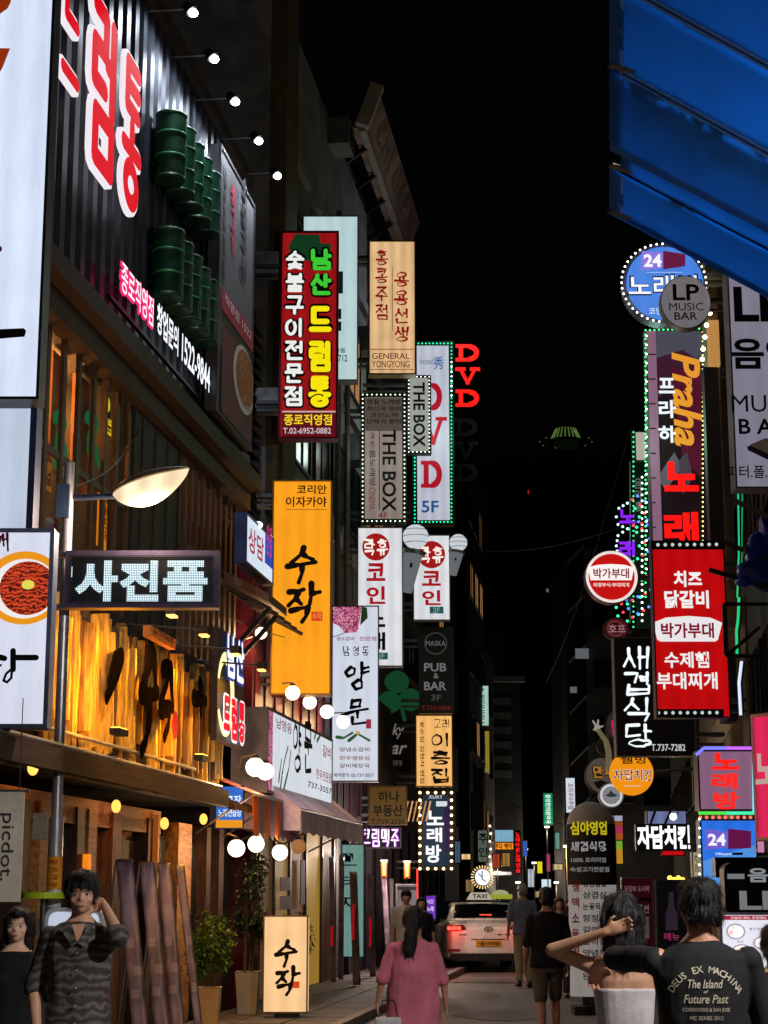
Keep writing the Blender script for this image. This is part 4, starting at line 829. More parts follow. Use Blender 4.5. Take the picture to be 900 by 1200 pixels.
sign('hanging_sign', (487, 838, 530, 922), 42.3, '#ffc070', .9, depth=.3, body='#8a5a28', fr=.02, mottle=.15, label='warm peach box sign with black brush letters under the black pub sign', bracket=(465, (850, 910)),
     items=[('han', '고래', (508, 843, 527, 853), '#6a4a2c', {'w': .1, 'st': 'brush', 'e': .3}), ('han', '이층집', (505, 857, 527, 920), '#2a1a10', {'v': True, 'w': .15, 'gap': .2, 'st': 'brush', 'e': .04}), ('text', '꽃순임·김현자·편집', (492, 845, 497, 918), '#6a4020', {'rot': True, 'e': .2})])
r, FR = sign('hanging_sign', (490, 927, 531, 1020), 43, '#34506a', .35, depth=.25, body='#2a1c14', fr=.1, label='dark blue karaoke sign with white letters and warm bulbs round it', bracket=(465, (940, 1010)), mottle=.2,
     items=[('text', 'XURY', (502, 931, 519, 936), '#d8e0f0', {'b': .02, 'e': .7}), ('rect', 0, (511, 939, 524, 945), '#e8ecf4', {'e': .8}), ('text', '노', (500, 950, 520, 967), '#f4f8ff', {'b': .03, 'e': 1.1}), ('text', '래', (500, 970, 518, 987), '#f4f8ff', {'b': .03, 'e': 1.1}), ('text', '방', (499, 990, 517, 1011), '#f4f8ff', {'b': .03, 'e': 1.1}),
            ('poly', 0, [(520, 950), (529, 935), (529, 990), (522, 1000)], '#4a2a7a', {'e': .3})])
bulbrect(r, FR, (492, 929, 529, 1018), 9, '#ffd890', .045, 5, -.05)
# 양문 vertical sign
def meat(): return mat('#b03a62', .4, 0, .9, 3.5, .2, 'meat')
MEAT = bpy.data.materials.new('meat'); MEAT.use_nodes = True
def meatset():
    n = MEAT.node_tree.nodes; L = MEAT.node_tree.links; b = n['Principled BSDF']; tc = n.new('ShaderNodeTexCoord'); nz = n.new('ShaderNodeTexNoise'); nz.inputs['Scale'].default_value = 14; nz.inputs['Distortion'].default_value = 2.5; nz.inputs['Detail'].default_value = 5
    L.new(tc.outputs['Object'], nz.inputs['Vector']); cr = n.new('ShaderNodeValToRGB'); cr.color_ramp.elements[0].position = .42; cr.color_ramp.elements[0].color = lin('#8a1c48'); cr.color_ramp.elements[1].position = .58; cr.color_ramp.elements[1].color = lin('#e8a8c4')
    e = cr.color_ramp.elements.new(.5); e.color = lin('#c84a80'); L.new(nz.outputs[0], cr.inputs[0]); L.new(cr.outputs[0], b.inputs['Base Color']); L.new(cr.outputs[0], b.inputs['Emission Color']); b.inputs['Emission Strength'].default_value = .7
meatset()
def yangmun(ox, oy, k, wd):
    q = lambda l: [[(ox + x*k, oy + y*k) for x, y in p] for p in l]
    return [('strokes', 0, q([[(7, 5), (1, 11), (4, 16), (11, 13), (12, 7), (7, 5)], [(20, 0), (20, 12), (19, 20)], [(20, 7), (28, 5)], [(20, 12), (28, 10)], [(16, 20), (9, 25), (13, 31), (20, 29), (20, 22), (16, 20)]]), '#14181c', {'w': wd, 'e': .04, 'st': 'brush'}),
            ('strokes', 0, q([[(9, 44), (7, 53)], [(9, 45), (19, 43), (17, 51)], [(8, 52), (18, 51)], [(0, 60), (14, 56), (27, 54)], [(15, 57), (15, 64)], [(9, 64), (9, 72), (24, 70)]]), '#14181c', {'w': wd, 'e': .04, 'st': 'brush'})]
sign('hanging_sign', (389, 710, 444, 916), 34.5, '#dbe2f0', .88, depth=.3, body='#5a6070', fr=.02, mottle=.08, label='white vertical restaurant sign with raw beef photo at its top', bracket=(375, (730, 900)),
     items=[('poly', 0, [(390, 711), (424, 711), (421, 730), (418, 741), (404, 742), (398, 734), (390, 730)], '#b04a7a', {'m': MEAT}), ('poly', 0, [(424, 711), (430, 712), (431, 724), (422, 733)], '#3a5a34', {'e': .3}), ('poly', 0, [(400, 722), (421, 721), (420, 738), (404, 742)], '#b04a7a', {'m': MEAT}),
            ('text', '생소갈비', (394, 746, 415, 751), '#a0407a', {'e': .5}), ('text', '전문점', (421, 746, 441, 751), '#b01c58', {'b': .015, 'e': .6}), ('han', '남영동', (400, 758, 434, 769), '#2a2e34', {'w': .13, 'st': 'brush', 'gap': .3, 'e': .05})]
           + yangmun(404, 777, 1.0, .055) + [('rect', 0, (429, 843, 435, 854), '#c03a5a', {'e': .6}), ('strokes', 0, [[(395, 864), (403, 865), (413, 859)], [(409, 868), (419, 860), (433, 868)]], '#3a7a4a', {'w': .05, 'e': .45}), ('ell', 0, (417, 857, 422, 861), '#e0a860', {'e': .8}),
            ('text', '양념소갈비', (398, 876, 433, 881), '#8a4a5a', {'e': .4}), ('text', '한우생등심', (398, 886, 433, 891), '#b01c48', {'e': .5}), ('text', '갈비해장국', (398, 895, 433, 900), '#8a4a5a', {'e': .4}), ('text', '예약문의 02-737-3557', (391, 906, 438, 911), '#2a2e38', {'e': .1})])
# 양문 along the facade
FY = wallframe(4.9)
r, FR = sign('fascia_sign', (313, 828, 389, 929), frame=FY, face='#dfe6ee', s=.9, depth=.5, body='#8a8078', fr=.04, mottle=.1, label='long white restaurant sign seen at a slant, with brush letters and leaves', light=True,
     items=[('rect', 0, (313, 828, 320, 929), '#b04a7a', {'m': MEAT}), ('han', '양', (342, 845, 353, 905), '#181c20', {'w': .12, 'st': 'brush', 'e': .04}), ('han', '문', (355, 845, 366, 905), '#181c20', {'w': .12, 'st': 'brush', 'e': .04}),
            ('text', '남영동', (323, 840, 341, 853), '#a8407a', {'e': .5}), ('strokes', 0, [[(327, 925), (331, 895), (336, 875)], [(331, 925), (337, 900), (339, 880)], [(325, 915), (328, 890)]], '#3a7a4a', {'w': .06, 'e': .35}), ('strokes', 0, [[(367, 865), (371, 850), (375, 845)], [(370, 868), (376, 858)]], '#4a8a4a', {'w': .06, 'e': .4}),
            ('text', '생고기', (376, 850, 386, 862), '#6a5a60', {'e': .3}), ('text', '갈비', (376, 872, 386, 886), '#b02a5a', {'e': .5}), ('text', '한우전문점', (368, 900, 386, 912), '#b02a5a', {'e': .5}), ('text', '737-3557', (358, 915, 386, 922), '#3a3e44', {'e': .1})])
# striped awning
def awning(u0, v0, u1, v1, D0, D1, drop, n, cols, label, name='awning', val=.3):
    FW = wallframe(D0); s0, z0 = wallframe(D1).st(u0, v0); z0 += drop; s1 = wallframe(D1).st(u1, v1)[0]; n = int(n); dd = D0 - D1
    r = empty(name, FW.w(s0, 0, z0), FW.ang, label=label, cat='awning')
    L = s1 - s0
    for i in range(n):
        a, b = L*i/n, L*(i+1)/n; q = MB()
        q.add([(a, 0, 0), (b, 0, 0), (b, -dd, -drop), (a, -dd, -drop), (b, -dd-.01, -drop-val), ((a+b)/2, -dd-.015, -drop-val*1.15), (a, -dd-.01, -drop-val)], [(0,1,2,3), (3,2,4,5,6)])
        o = q.build('awning_stripe', mat(cols[i % len(cols)], .7, 0, .2, 6, .1), r); m = o.modifiers.new('cloth', 'SOLIDIFY'); m.thickness = .008
    if drop > .5:
        q = MB(); q.add([(0, 0, 0), (0, -dd, -drop), (0, -dd, -drop-val), (0, 0, -drop-val*.9)], [(0,1,2,3)]); q.build('end_flap', mat(cols[0], .7, 0, .2, 6, .1), r).modifiers.new('cloth', 'SOLIDIFY').thickness = .008
    q = MB(); q.bar((0, -dd, -drop), (L, -dd, -drop), .02, 8); q.build('front_bar', STEEL, r)
    for x in (0.05, L/2, L-.05): q = MB(); q.bar((x, 0, -drop-.5), (x, -dd, -drop), .015, 6); q.build('support_arm', STEEL, r)
    return r
awning(296, 930, 350, 950, 5.5, 4.75, .3, 9, ('#e8661c', '#8a80a0'), 'orange and grey striped awning beneath the slanted white sign', val=.48)
awning(352, 948, 424, 968, 5.5, 4.5, .8, 9, ('#f4ccd8', '#e4b8c8'), 'pale pink scalloped awning right of the striped one')
# globe lamps
def globe(u, v, rpx, Y, label, e=3.2, au=-22, av=8, pw=30, col='#ffeccb', D=None):
    c = P(u, v, Y); R = rpx * Y / 2200; o = empty('globe_lamp', c, 0, label=label, cat='globe lamp', group='round globe lamps on the left shop fronts')
    q = MB(); q.ell((0,0,0), (R, R, R), None, 20, 12); q.build('globe', em(col, e), o, smooth=True)
    q = MB(); q.bar((0, 0, R*.9), (0, 0, R*1.25), R*.35, 10); q.build('cap', DARKM, o)
    p1 = P(u, v + (-rpx - 3), Y) - c; p2 = P(u + au, v - rpx - 4 + av*.3, Y + .4) - c; p3 = P(u + au - 3, v - rpx + av, Y + .5) - c
    q = MB(); q.path([p1, p2, p3], .012, 6); q.build('arm', mat('#8a7a6a', .5, .5), o)
    if pw: light('POINT', (0, -R*1.3, -.05), pw, '#ffc98c', R*.5, o)
for i, g in enumerate(((343, 812, 9, 27.3, 'just under the orange sign, first of the row of four'), (363, 823, 8.5, 29, 'second of the row of four over the slanted sign'), (383, 834, 8.5, 30.8, 'third of the row of four over the slanted sign'), (402, 846, 8, 33, 'last of the row of four, against the white vertical sign'))):
    globe(g[0], g[1], g[2], g[3], 'white globe lamp ' + g[4], au=-24)
globe(306, 742, 7.5, 26.8, 'single globe lamp left of the orange sign', 3)
for u, v, r_, Y, t in ((299, 899, 11.5, 22.6, 'nearest and largest of the cluster before the slanted sign'), (311, 904, 10.5, 24.4, 'middle one of the cluster before the slanted sign'), (323, 909, 9.5, 26.2, 'farthest of the cluster before the slanted sign')): globe(u, v, r_, Y, 'bright globe lamp, ' + t, 4, au=-16, av=14, pw=30)
for u, v, r_, Y, t in ((277, 994, 10.5, 22.6, 'leftmost of three low ones by the glass door'), (300, 989, 10, 24, 'middle and highest of three low ones by the glass door'), (328, 999, 9.5, 25, 'rightmost of three low ones by the glass door')): globe(u, v, r_, Y, 'low warm globe lamp, ' + t, 4, au=-8, av=-6, pw=30)
globe(350, 992, 9, 25.4, 'dim globe lamp right of the three bright low ones', .35, au=-6, av=-6, pw=0, col='#e8a060')
# LED letter signs 드럼통 at the end of the plank wall
F3 = Frame(FA.w(0, -.55, 0), FA.ang); rc = F3.rect((258, 735, 288, 868))
q = MB(); q.box(rc[0], rc[2], .02, .1, rc[1], rc[3]); r = q.build('led_letter_sign', mat('#2a2630', .5, .2, .2), loc=F3.o, ang=F3.ang, label='upright sign with blue white letters above red outlined letters, beside the crescent', cat='sign')
layer(r, F3, [('han', '남산', (264, 738, 287, 795), '#3a5ab0', {'w': .32, 'e': .7}), ('han', '남산', (265, 741, 286, 792), '#f4f6ff', {'w': .17, 'e': 1.3}), ('han', '드럼통', (259, 810, 287, 866), '#fff0f4', {'w': .36, 'e': 1.1}), ('han', '드럼통', (260, 813, 286, 863), '#f01430', {'w': .24, 'e': 1.0})], y0=-.01)
# small signs by the alley
sign('wall_sign', (253, 921, 286, 971), 24.2, '#3a7ae0', .75, depth=.12, body='#1c3a6a', label='blue lit sign with a yellow strip at the pub corner', items=[('text', '당구장', (256, 932, 283, 944), '#e8f4ff', {'b': .02, 'e': 1}), ('text', '노래연습장', (256, 948, 283, 957), '#e8f4ff', {'b': .015, 'e': 1}), ('rect', 0, (253, 961, 286, 971), '#f0a020', {'e': .8})])
sign('wall_sign', (288, 600, 320, 660), frame=wallframe(5.0), face='#dfeeff', s=.9, depth=.15, body='#2a3a6a', label='white lit sign under gooseneck lamps, left of the orange sign', fr=.03, items=[('rect', 0, (311, 600, 320, 660), '#2a4ab8', {'e': .8}), ('text', '상담', (291, 615, 309, 645), '#c83a5a', {'b': .02, 'e': .6}), ('text', '안경', (312, 612, 318, 650), '#d83a8a', {'e': .8})])
for i, (u, v) in enumerate(((268, 612), (281, 627))):
    c = P(u, v, 24.8 + i); o = empty('gooseneck_lamp', c, label='thin gooseneck lamp over the white alley sign, %s' % ('upper' if i == 0 else 'lower'), cat='lamp', group='gooseneck lamps')
    q = MB(); q.path([(-.05,.3,.0), (0,0,.05), (.32,-.1,.04), (.42,-.1,-.02)], .012, 6); q.build('arm', STEEL, o); q = MB(); q.ell((.42,-.1,-.06), (.07,.07,.05)); q.build('lamp_head', em('#f4f8ff', 3), o); 
# timber lattice canopy
FK = wallframe(5.5); q = MB(); s0, z0 = FK.st(258, 662); s1 = wallframe(4.8).st(336, 712)[0] - 1.5
q.add([(s0,.1,z0),(s1+1.5,.1,z0),(s1+1.5,-.7,z0-.42),(s0,-.7,z0-.42),(s0,.1,z0-.12),(s1+1.5,.1,z0-.12),(s1+1.5,-.7,z0-.54),(s0,-.7,z0-.54)], [(0,3,2,1),(4,5,6,7),(0,1,5,4),(1,2,6,5),(2,3,7,6),(3,0,4,7)])
r = q.build('timber_canopy', mat('#6a4a34', .6, 0, .3), loc=FK.o, ang=FK.ang, label='small slanted timber canopy at the left end of the orange sign', cat='canopy')
for k in range(7): q = MB(); s = s0 + .1 + k*.5; q.beam((s, -.0, z0-.25), (s+.15, -.68, z0-.6), .05, .05); q.build('lattice_bar', WOODD, r)
for x in (s0 + .2, s1 + 1): q = MB(); q.beam((x, .05, z0-1.4), (x, -.66, z0-.6), .06, .06); q.build('brace', DARKM, r)
# shamrock and script sign
c = P(466, 818, 43.5); Fq = Frame(c, 0); q = MB()
for (x, y) in ((465, 799), (456, 823), (481, 820)):
    p = Fq.st(x, y); q.prism([(p[0] + .27*math.cos(t*math.pi/12)*(1+.12*math.cos(2*t*math.pi/12)), p[1] + .27*math.sin(t*math.pi/12)) for t in range(24)], -.05 - .01*(x % 3), .05)
p = Fq.st(468, 815); e = Fq.st(474, 845); q.prism([(p[0]-.04, p[1]), (e[0]-.04, e[1]), (e[0]+.05, e[1]), (p[0]+.04, p[1])], -.06, .04)
q.build('shamrock_sign', em('#1c5a38', .45), loc=c, label='dark green clover shaped sign beside the white vertical sign', cat='sign')
sign('wall_sign', (438, 846, 480, 905), 43.8, '#15161a', unlit=True, depth=.15, body='#222222', label='unlit black sign with white script letters under the clover', items=[('text', 'Lucky', (440, 848, 474, 866), '#c8c0b8', {'sh': .35, 'b': .015, 'e': .25}), ('text', 'Star', (443, 868, 477, 884), '#c8c0b8', {'sh': .35, 'b': .015, 'e': .25}), ('text', '& 음식 전문점', (442, 891, 471, 897), '#a8a8a0', {'e': .15})])  # letters carry a faint painted glow; the sign has no lamp
sign('hanging_sign', (432, 921, 477, 967), 38.5, '#8a6420', .22, depth=.2, body='#3a2a14', fr=.03, label='dull ochre estate agent sign with dark letters', light=False, bracket=(415, (935, 955)), items=[('text', '하나', (443, 927, 468, 940), '#16120c', {'b': .025, 'e': .02}), ('text', '부동산', (437, 943, 472, 957), '#16120c', {'b': .025, 'e': .02}), ('text', 'T.739-3335', (435, 960, 474, 966), '#16120c', {'b': .01, 'e': .02})])
r, FR = sign('led_board', (422, 970, 470, 994), 39, '#180a20', .3, depth=.1, body='#1a1020', fr=.02, label='violet and white LED board under the ochre sign', light=False, items=[('han', '크림맥주', (423, 971, 469, 993), '#c86af0', {'w': .3, 'e': .9}), ('han', '크림맥주', (424, 972, 468, 992), '#fff0ff', {'w': .13, 'e': 1.6})])
# stack of striped lamp slats
c = P(491, 952, 40.5); o = empty('slatted_lamp', c, label='tilted lamp of glowing bamboo slats beside the ochre sign', cat='lamp')
for k in range(6): q = MB(); x = -.28 + k*.1; q.beam((x-.06, 0, -.2), (x+.04, 0, .25), .055, .03); q.build('slat', em('#f0b070', .9 if k % 2 else .6), o)
q = MB(); q.beam((-.34, .02, -.02), (.32, .02, .1), .02, .03); q.build('crossbar', WOODD, o)
# pillar lanterns
for i, (u, v) in enumerate(((450, 1019), (477, 1020))):
    c = P(u, v, 36.5); o = empty('wall_lantern', c, label='small amber box lantern on the dark front, %s of two' % ('left' if i == 0 else 'right'), cat='lantern', group='amber lanterns')
    q = MB(); q.box(-.06, .06, 0, .1, -.16, .16); q.build('glass_box', em('#a8480c', .6), o); q = MB(); q.bar((0, -.02, -.12), (0, -.02, .12), .025, 8); q.build('tube', em('#ffb84a', 3), o); q = MB(); q.box(-.075, .075, -.01, .11, .16, .19); q.build('cap', DARKM, o)
    light('POINT', (0, -.25, .25), 170, '#ffe6d2', .1, o)
sign('standing_sign', (389, 989, 427, 1122), 36, '#8abab0', .55, depth=.12, body='#4a6460', fr=.02, label='pale cyan lit door sign with large dark letters', mottle=.15, items=[('text', 'ㄲ', (400, 1000, 414, 1010), '#1c2a2c', {'b': .03, 'e': .04}), ('rect', 0, (397, 1013, 418, 1014.5), '#1c2a2c', {'e': .04}), ('text', '터', (399, 1026, 415, 1040), '#1c2a2c', {'b': .02, 'e': .04}), ('text', '지', (399, 1050, 415, 1066), '#1c2a2c', {'b': .02, 'e': .04})])
# glazed entrance with warm interior between globes and cyan sign
FG = wallframe(5.45); a = FG.st(300, 1000)[0]; b = FG.st(388, 1000)[0]; zt2 = 3.0
q = MB(); q.box(a, b, -.06, .02, zt2, zt2+.25); gl = q.build('glazed_entrance', mat('#6a5438', .5, .2, .3), loc=FG.o, ang=FG.ang, label='glazed shop entrance with thin brown posts below the awnings', cat='entrance')
for u in (300, 318, 336, 355, 374, 388): s = FG.st(u, 1000)[0]; q = MB(); q.box(s-.05, s+.05, -.07, .01, .1, zt2); q.build('frame_post', mat('#5a4430', .5, .2, .3), gl)
for u0, u1, c_, e_ in ((301, 317, '#7a5a3a', .3), (319, 335, '#b8945a', .4), (337, 354, '#8a6444', .3), (356, 373, '#c89a3a', .45), (375, 387, '#4a2c20', .2)):
    q = MB(); q.box(FG.st(u0, 1000)[0], FG.st(u1, 1000)[0], -.03, -.01, .12, zt2); q.build('lit_pane', em(c_, e_), gl)
for (u0, v0, u1, v1) in ((322, 1028, 333, 1044), (322, 1050, 335, 1066), (346, 1008, 351, 1060)): rc = FG.rect((u0, v0, u1, v1)); q = MB(); q.box(rc[0], rc[2], -.1, -.08, rc[1], rc[3]); q.build('notice', mat('#b8a8b0', .7, 0, .3, 12), gl)
# dark ground floor between entrance and taxi
q = MB(); q.box(FG.st(389, 1000)[0], 60, .1, 5, 0, 6); dk = q.build('shop_building', mat('#1e1724', .8, 0, .3), loc=FG.o, ang=FG.ang, label='dark ground floor shop front behind the parked taxi', cat='shop front')
for k in range(14): q = MB(); s = FG.st(389, 1000)[0] + .4 + k*1.6; q.box(s, s+.14, -.02, .1, .1, 3.2); q.build('post', mat('#3a3040', .7, 0, .3), dk)
# far left row
for i, (s0, s1, h, c_, D) in enumerate(((60.2, 68, 15, '#2a2c32', 6.2), (68.3, 76, 19, '#1e2026', 5.8), (76.3, 90, 13, '#33353b', 6.4))):
    Fq = wallframe(D); q = MB(); q.box(s0, s1, 0, 9, 0, h); o = q.build('far_building', mat(c_, .85, 0, .35, 1, .1), loc=Fq.o, ang=Fq.ang, label='dark far building on the left row, %s beyond the karaoke signs' % ('first', 'second', 'third')[i], cat='building')
    windows(o, Fq, s0+.5, s1-.5, 4, h-1, 2.4, 3, 1.6, 1.3, .2, seed=9+i)
# ventilated block with grey louvred windows, mid left of the gap
c = P(590, 860, 95); q = MB(); x0, x1 = P(566, 800, 95).x, P(610, 800, 95).x; zt3 = P(590, 800, 95).z
q.box(x0, x1, 0, 9, 0, zt3); vb = q.build('ventilated_block', mat('#3a3d44', .8, 0, .3, 1, .1), loc=(0, 95, 0), label='grey block with rows of horizontal louvred windows at the end of the street', cat='building')
for k in range(6):
    q = MB(); z = P(590, 818 + k*17, 95).z; q.box(P(577, 800, 95).x, P(598, 800, 95).x, -.15, -.01, z-.35, z); q.build('louvred_window', mat('#7c8088', .6, .2, .3), vb)
q = MB(); q.box(x0 + .3, x1 + .2, -.5, 0, zt3, zt3+.3); q.build('roof_edge', mat('#7a7e86', .7, 0, .3), vb)
for j, (u0, u1, v, Yq, nm) in enumerate(((546, 562, 706, 80, 'narrow dark tower with a flat top behind the pub sign'), (560, 588, 740, 110, 'dark slab tower left of the street gap'), (552, 566, 900, 70, 'low dark block beside the far bulb sign'))):
    x0, x1 = P(u0, v, Yq).x, P(u1, v, Yq).x; q = MB(); q.box(x0, x1, 0, 8, 0, P(u0, v, Yq).z); o = q.build('far_tower', mat('#26282e', .85, 0, .3, .6, .1), loc=(0, Yq, 0), label=nm, cat='building')
    Fq = Frame((0, Yq, 0), 0); windows(o, Fq, x0+.2, x1-.2, 5, P(u0, v, Yq).z-1, 1.4, 2.6, .8, 1.2, .1, seed=20+j)
# ------------------------------------------------------------------ far signs in the gap
def fs(bb, Y, face, s, label, items=(), **k): return sign('far_sign', bb, Y, face, s, depth=.3, body=k.pop('body', '#1a1a1e'), label=label, items=items, fr=k.pop('fr', .03), **k)
fs((557, 803, 573, 851), 75, '#b8e0d0', .75, 'pale green vertical sign high in the far gap', [('text', '노원인삼사우나', (562, 808, 568, 848), '#2a4a48', {'rot': True, 'e': .1, 'b': .02})])
fs((557, 856, 574, 906), 77, '#a89238', .6, 'pale yellow vertical sign below the pale green one', [('text', '오백집본점', (561, 860, 569, 900), '#2a2412', {'rot': True, 'e': .05, 'b': .02})])
fs((546, 800, 552, 827), 72, '#e8d040', .7, 'thin plain yellow sign left of the pale green one')
fs((585, 925, 611, 941), 100, '#2060d8', .9, 'small blue LED board over the far street', [('rect', 0, (589, 929, 607, 937), '#3ab0a0', {'e': .8}), ('ell', 0, (591, 929, 599, 936), '#f0e050', {'e': .9}), ('ell', 0, (600, 929, 606, 936), '#f0e8f0', {'e': .9})], body='#1030b0')
fs((636, 929, 648, 967), 95, '#0c9a6a', .75, 'green vertical sign in the middle of the far gap', [('text', '중앙한의원약국', (639, 931, 645, 965), '#e8fff4', {'rot': True, 'e': 1, 'b': .02})])
fs((662, 911, 674, 953), 80, '#dcecf4', .85, 'white vertical sign on a pole right of the green one', [('text', '꼬치구이주점', (665, 918, 672, 948), '#b84a6a', {'rot': True, 'e': .5, 'b': .02})])
q = MB(); c = P(664, 953, 80.3); q.bar((0,0,-c.z), (0,0,0), .12, 8); q.build('sign_pole', mat('#8a94a8', .4, .6), loc=c, label='bluish pole under the white vertical sign at the right of the gap', cat='pole')
fs((572, 972, 602, 987), 92, '#8ac0dc', .75, 'sky blue lit sign above the orange one')
fs((572, 987, 602, 996), 91, '#ff9a20', .9, 'orange lit sign directly under the sky blue one', [('text', '파쿠다 페이', (574, 988, 600, 995), '#5a2808', {'b': .03, 'e': .1})])
r, _ = fs((603, 973, 610, 1025), 93, '#1a0406', .3, 'thin vertical sign with glowing red letters', [('text', '노래타운노래연습', (604, 975, 609, 1023), '#ff1c18', {'v': True, 'b': .03, 'e': 1.2})], light=False)
fs((629, 1009, 636, 1024), 90, '#e8d81c', .9, 'tiny yellow sign near the far street lights')
fs((634, 1030, 646, 1042), 110, '#d8eefc', .9, 'tiny white shop light at the far end')
fs((559, 972, 572, 1011), 60, '#8a9a8c', .3, 'dim vertical sign edged with sparse bulbs', [('text', '주', (561, 977, 571, 989), '#14181a', {'b': .02, 'e': .03}), ('text', '인', (561, 993, 571, 1004), '#14181a', {'b': .02, 'e': .03})], shape='rounded', light=False)
r, FR = sign('round_sign', (556, 1018, 575, 1038), 58, '#f0f4ff', 1.2, depth=.2, body='#3a2a1a', shape='round', label='round white glowing sign ringed with spikes of light near the taxi', items=[('line', 0, [(565, 1021), (565, 1030), (569, 1033)], '#3a3e44', {'w': .03, 'e': .1}), ('line', 0, [(565, 1028), (561, 1024)], '#3a3e44', {'w': .03, 'e': .1})])
q = MB()
c = FR.st(565.5, 1028)
for k in range(24): a = k*math.pi/12; q.bar((c[0]+.28*math.cos(a), .05, c[1]+.28*math.sin(a)), (c[0]+.37*math.cos(a), .05, c[1]+.37*math.sin(a)), .014, 5)
q.build('ray_ring', em('#ffd890', 1.6), r, kind='stuff')
fs((576, 1021, 600, 1026), 88, '#dcd8e0', .5, 'long pale lit strip over a far shop')
# string bulbs
for (us, vs) in (((573, 970), (576, 1015)),):
    for k in range(6):
        c = P(574 + (k % 2), 968 + k*9, 59); q = MB(); q.ell((0,0,0), (.035, .035, .035)); q.build('string_bulb', em('#ffe0b0', 4), loc=c, label='warm bulb on the hanging string over the far street, %s' % ('topmost', 'second from the top', 'third from the top', 'fourth from the top', 'fifth from the top', 'lowest')[k], cat='bulb', group='string of warm bulbs')
for i, (u, v, Yq) in enumerate(((546, 1019, 70), (626, 1012, 100), (641, 970, 95), (664, 993, 70), (616, 996, 105), (652, 1035, 95), (607, 1035, 90), (583, 1012, 88))):
    c = P(u, v, Yq); o = empty('street_light', (c.x, Yq, 0), label=['tiny light beside the dim bulb sign', 'tiny light left of the tiny yellow sign', 'tiny light under the green vertical sign', 'warm topped post by the right edge of the gap', 'tiny light under the red lettered sign', 'tiny light near the right kerb far off', 'tiny light above the grey haired man', 'tiny light under the orange lit sign'][i], cat='street light', group='far street lights')
    q = MB(); q.bar((0,0,0), (0,0,c.z), .035, 6); q.build('pole', DARKM if i != 3 else mat('#9a7248', .6), o); q = MB(); q.box(-.12, .12, -.08, .08, c.z, c.z+.08); q.build('lamp_head', em('#fff0d4', 4), o); light('POINT', (0, -.3, c.z - .3), 160, '#ffe6c4', .15, o)
# distant hilltop tower with green glow
c = P(663, 512, 900); q = MB(); o = empty('hill_tower', (c.x, 900, 0), label='round lookout tower glowing green far above the street', cat='tower')
q = MB(); q.bar((0,0,0), (0,0,c.z-3), 2.6, 12); q.build('shaft', BLACK, o)
q = MB(); q.bar((0,0,c.z-3), (0,0,c.z-2), 9, 24); q.build('deck', mat('#2a2c24', .8), o)
for k in range(22):
    a = k*2*math.pi/22; q = MB(); q.bar((8*math.cos(a), 8*math.sin(a), c.z-2), (5.2*math.cos(a), 5.2*math.sin(a), c.z+4.0), .3, 5); q.build('dome_rib', em('#a8d870', .2), o)
q = MB(); q.ell((0,0,c.z-2), (6.6, 6.6, 5.6), None, 24, 10); q.build('dome', em('#2a401c', .06), o)
for k in range(10): a = k*2*math.pi/10; q = MB(); q.ell((13.5*math.cos(a), 13.5*math.sin(a), c.z-2.6), (.35, .35, .35)); q.build('deck_light', em('#c8d8a8', .15), o)
q = MB(); x = P(619, 575, 850); q.box(-.5, .5, -.5, .5, -12, 0); q.build('mast', BLACK, loc=(x.x, 850, x.z), label='mast with a faint red beacon left of the hill tower', cat='mast'); q = MB(); q.ell((x.x, 849, x.z-1), (.45, .45, 1.2)); q.build('beacon', em('#c81c24', .5), label='faint red beacon light left of the green tower', cat='beacon')
# hill
q = MB(); n = 30
for i in range(n):
    a0 = -400 + i*30; a1 = a0 + 30; h = lambda x: 120*math.exp(-((x-70)/150)**2) + 6*math.sin(x*.05)
    q.add([(a0, 1000, 0), (a1, 1000, 0), (a1, 1000, h(a1)), (a0, 1000, h(a0)), (a0, 1200, 0), (a1, 1200, 0)], [(0,1,2,3), (3,2,5,4)])
q.build('hill', mat('#0b0d0b', .95, 0, .3, .05, 0), kind='structure')
FAR = [((540, 1000, 552, 1008), 66, '#ffcf8a', .6, 'tiny warm lit strip under the dim bulb sign'), ((577, 1000, 586, 1018), 84, '#c84a30', .4, 'small brick red lit panel beneath the orange sign'), ((588, 999, 598, 1016), 86, '#a87838', .5, 'small amber shop panel beside the red lettered sign'),
 ((612, 985, 618, 1004), 97, '#3a6ad0', .5, 'tiny blue sign right of the red lettered one'), ((618, 1018, 626, 1040), 99, '#d0d8e8', .45, 'tiny pale shop window at the street end'), ((640, 1000, 645, 1022), 92, '#d04878', .5, 'tiny pink sign under the green vertical one'),
 ((648, 1012, 660, 1020), 88, '#e8c890', .5, 'tiny cream lit fascia by the right kerb'), ((650, 975, 656, 996), 84, '#8ac8b8', .4, 'tiny mint sign left of the advertising column'), ((545, 1030, 556, 1046), 62, '#b08a58', .35, 'small lit shop window left of the spiky round sign'),
 ((604, 1030, 614, 1044), 96, '#f0e0c0', .5, 'tiny cream shop window over the grey haired man'), ((626, 1044, 640, 1052), 100, '#c8b080', .4, 'low warm shop light between the two walking men'), ((532, 985, 540, 1012), 58, '#5a7a9a', .35, 'narrow dull blue sign right of the dark karaoke sign')]
for bb, Yq, cl, e_, lb in FAR: fs(bb, Yq, cl, min(.95, e_*1.5), lb, [], light=False, mottle=.5)
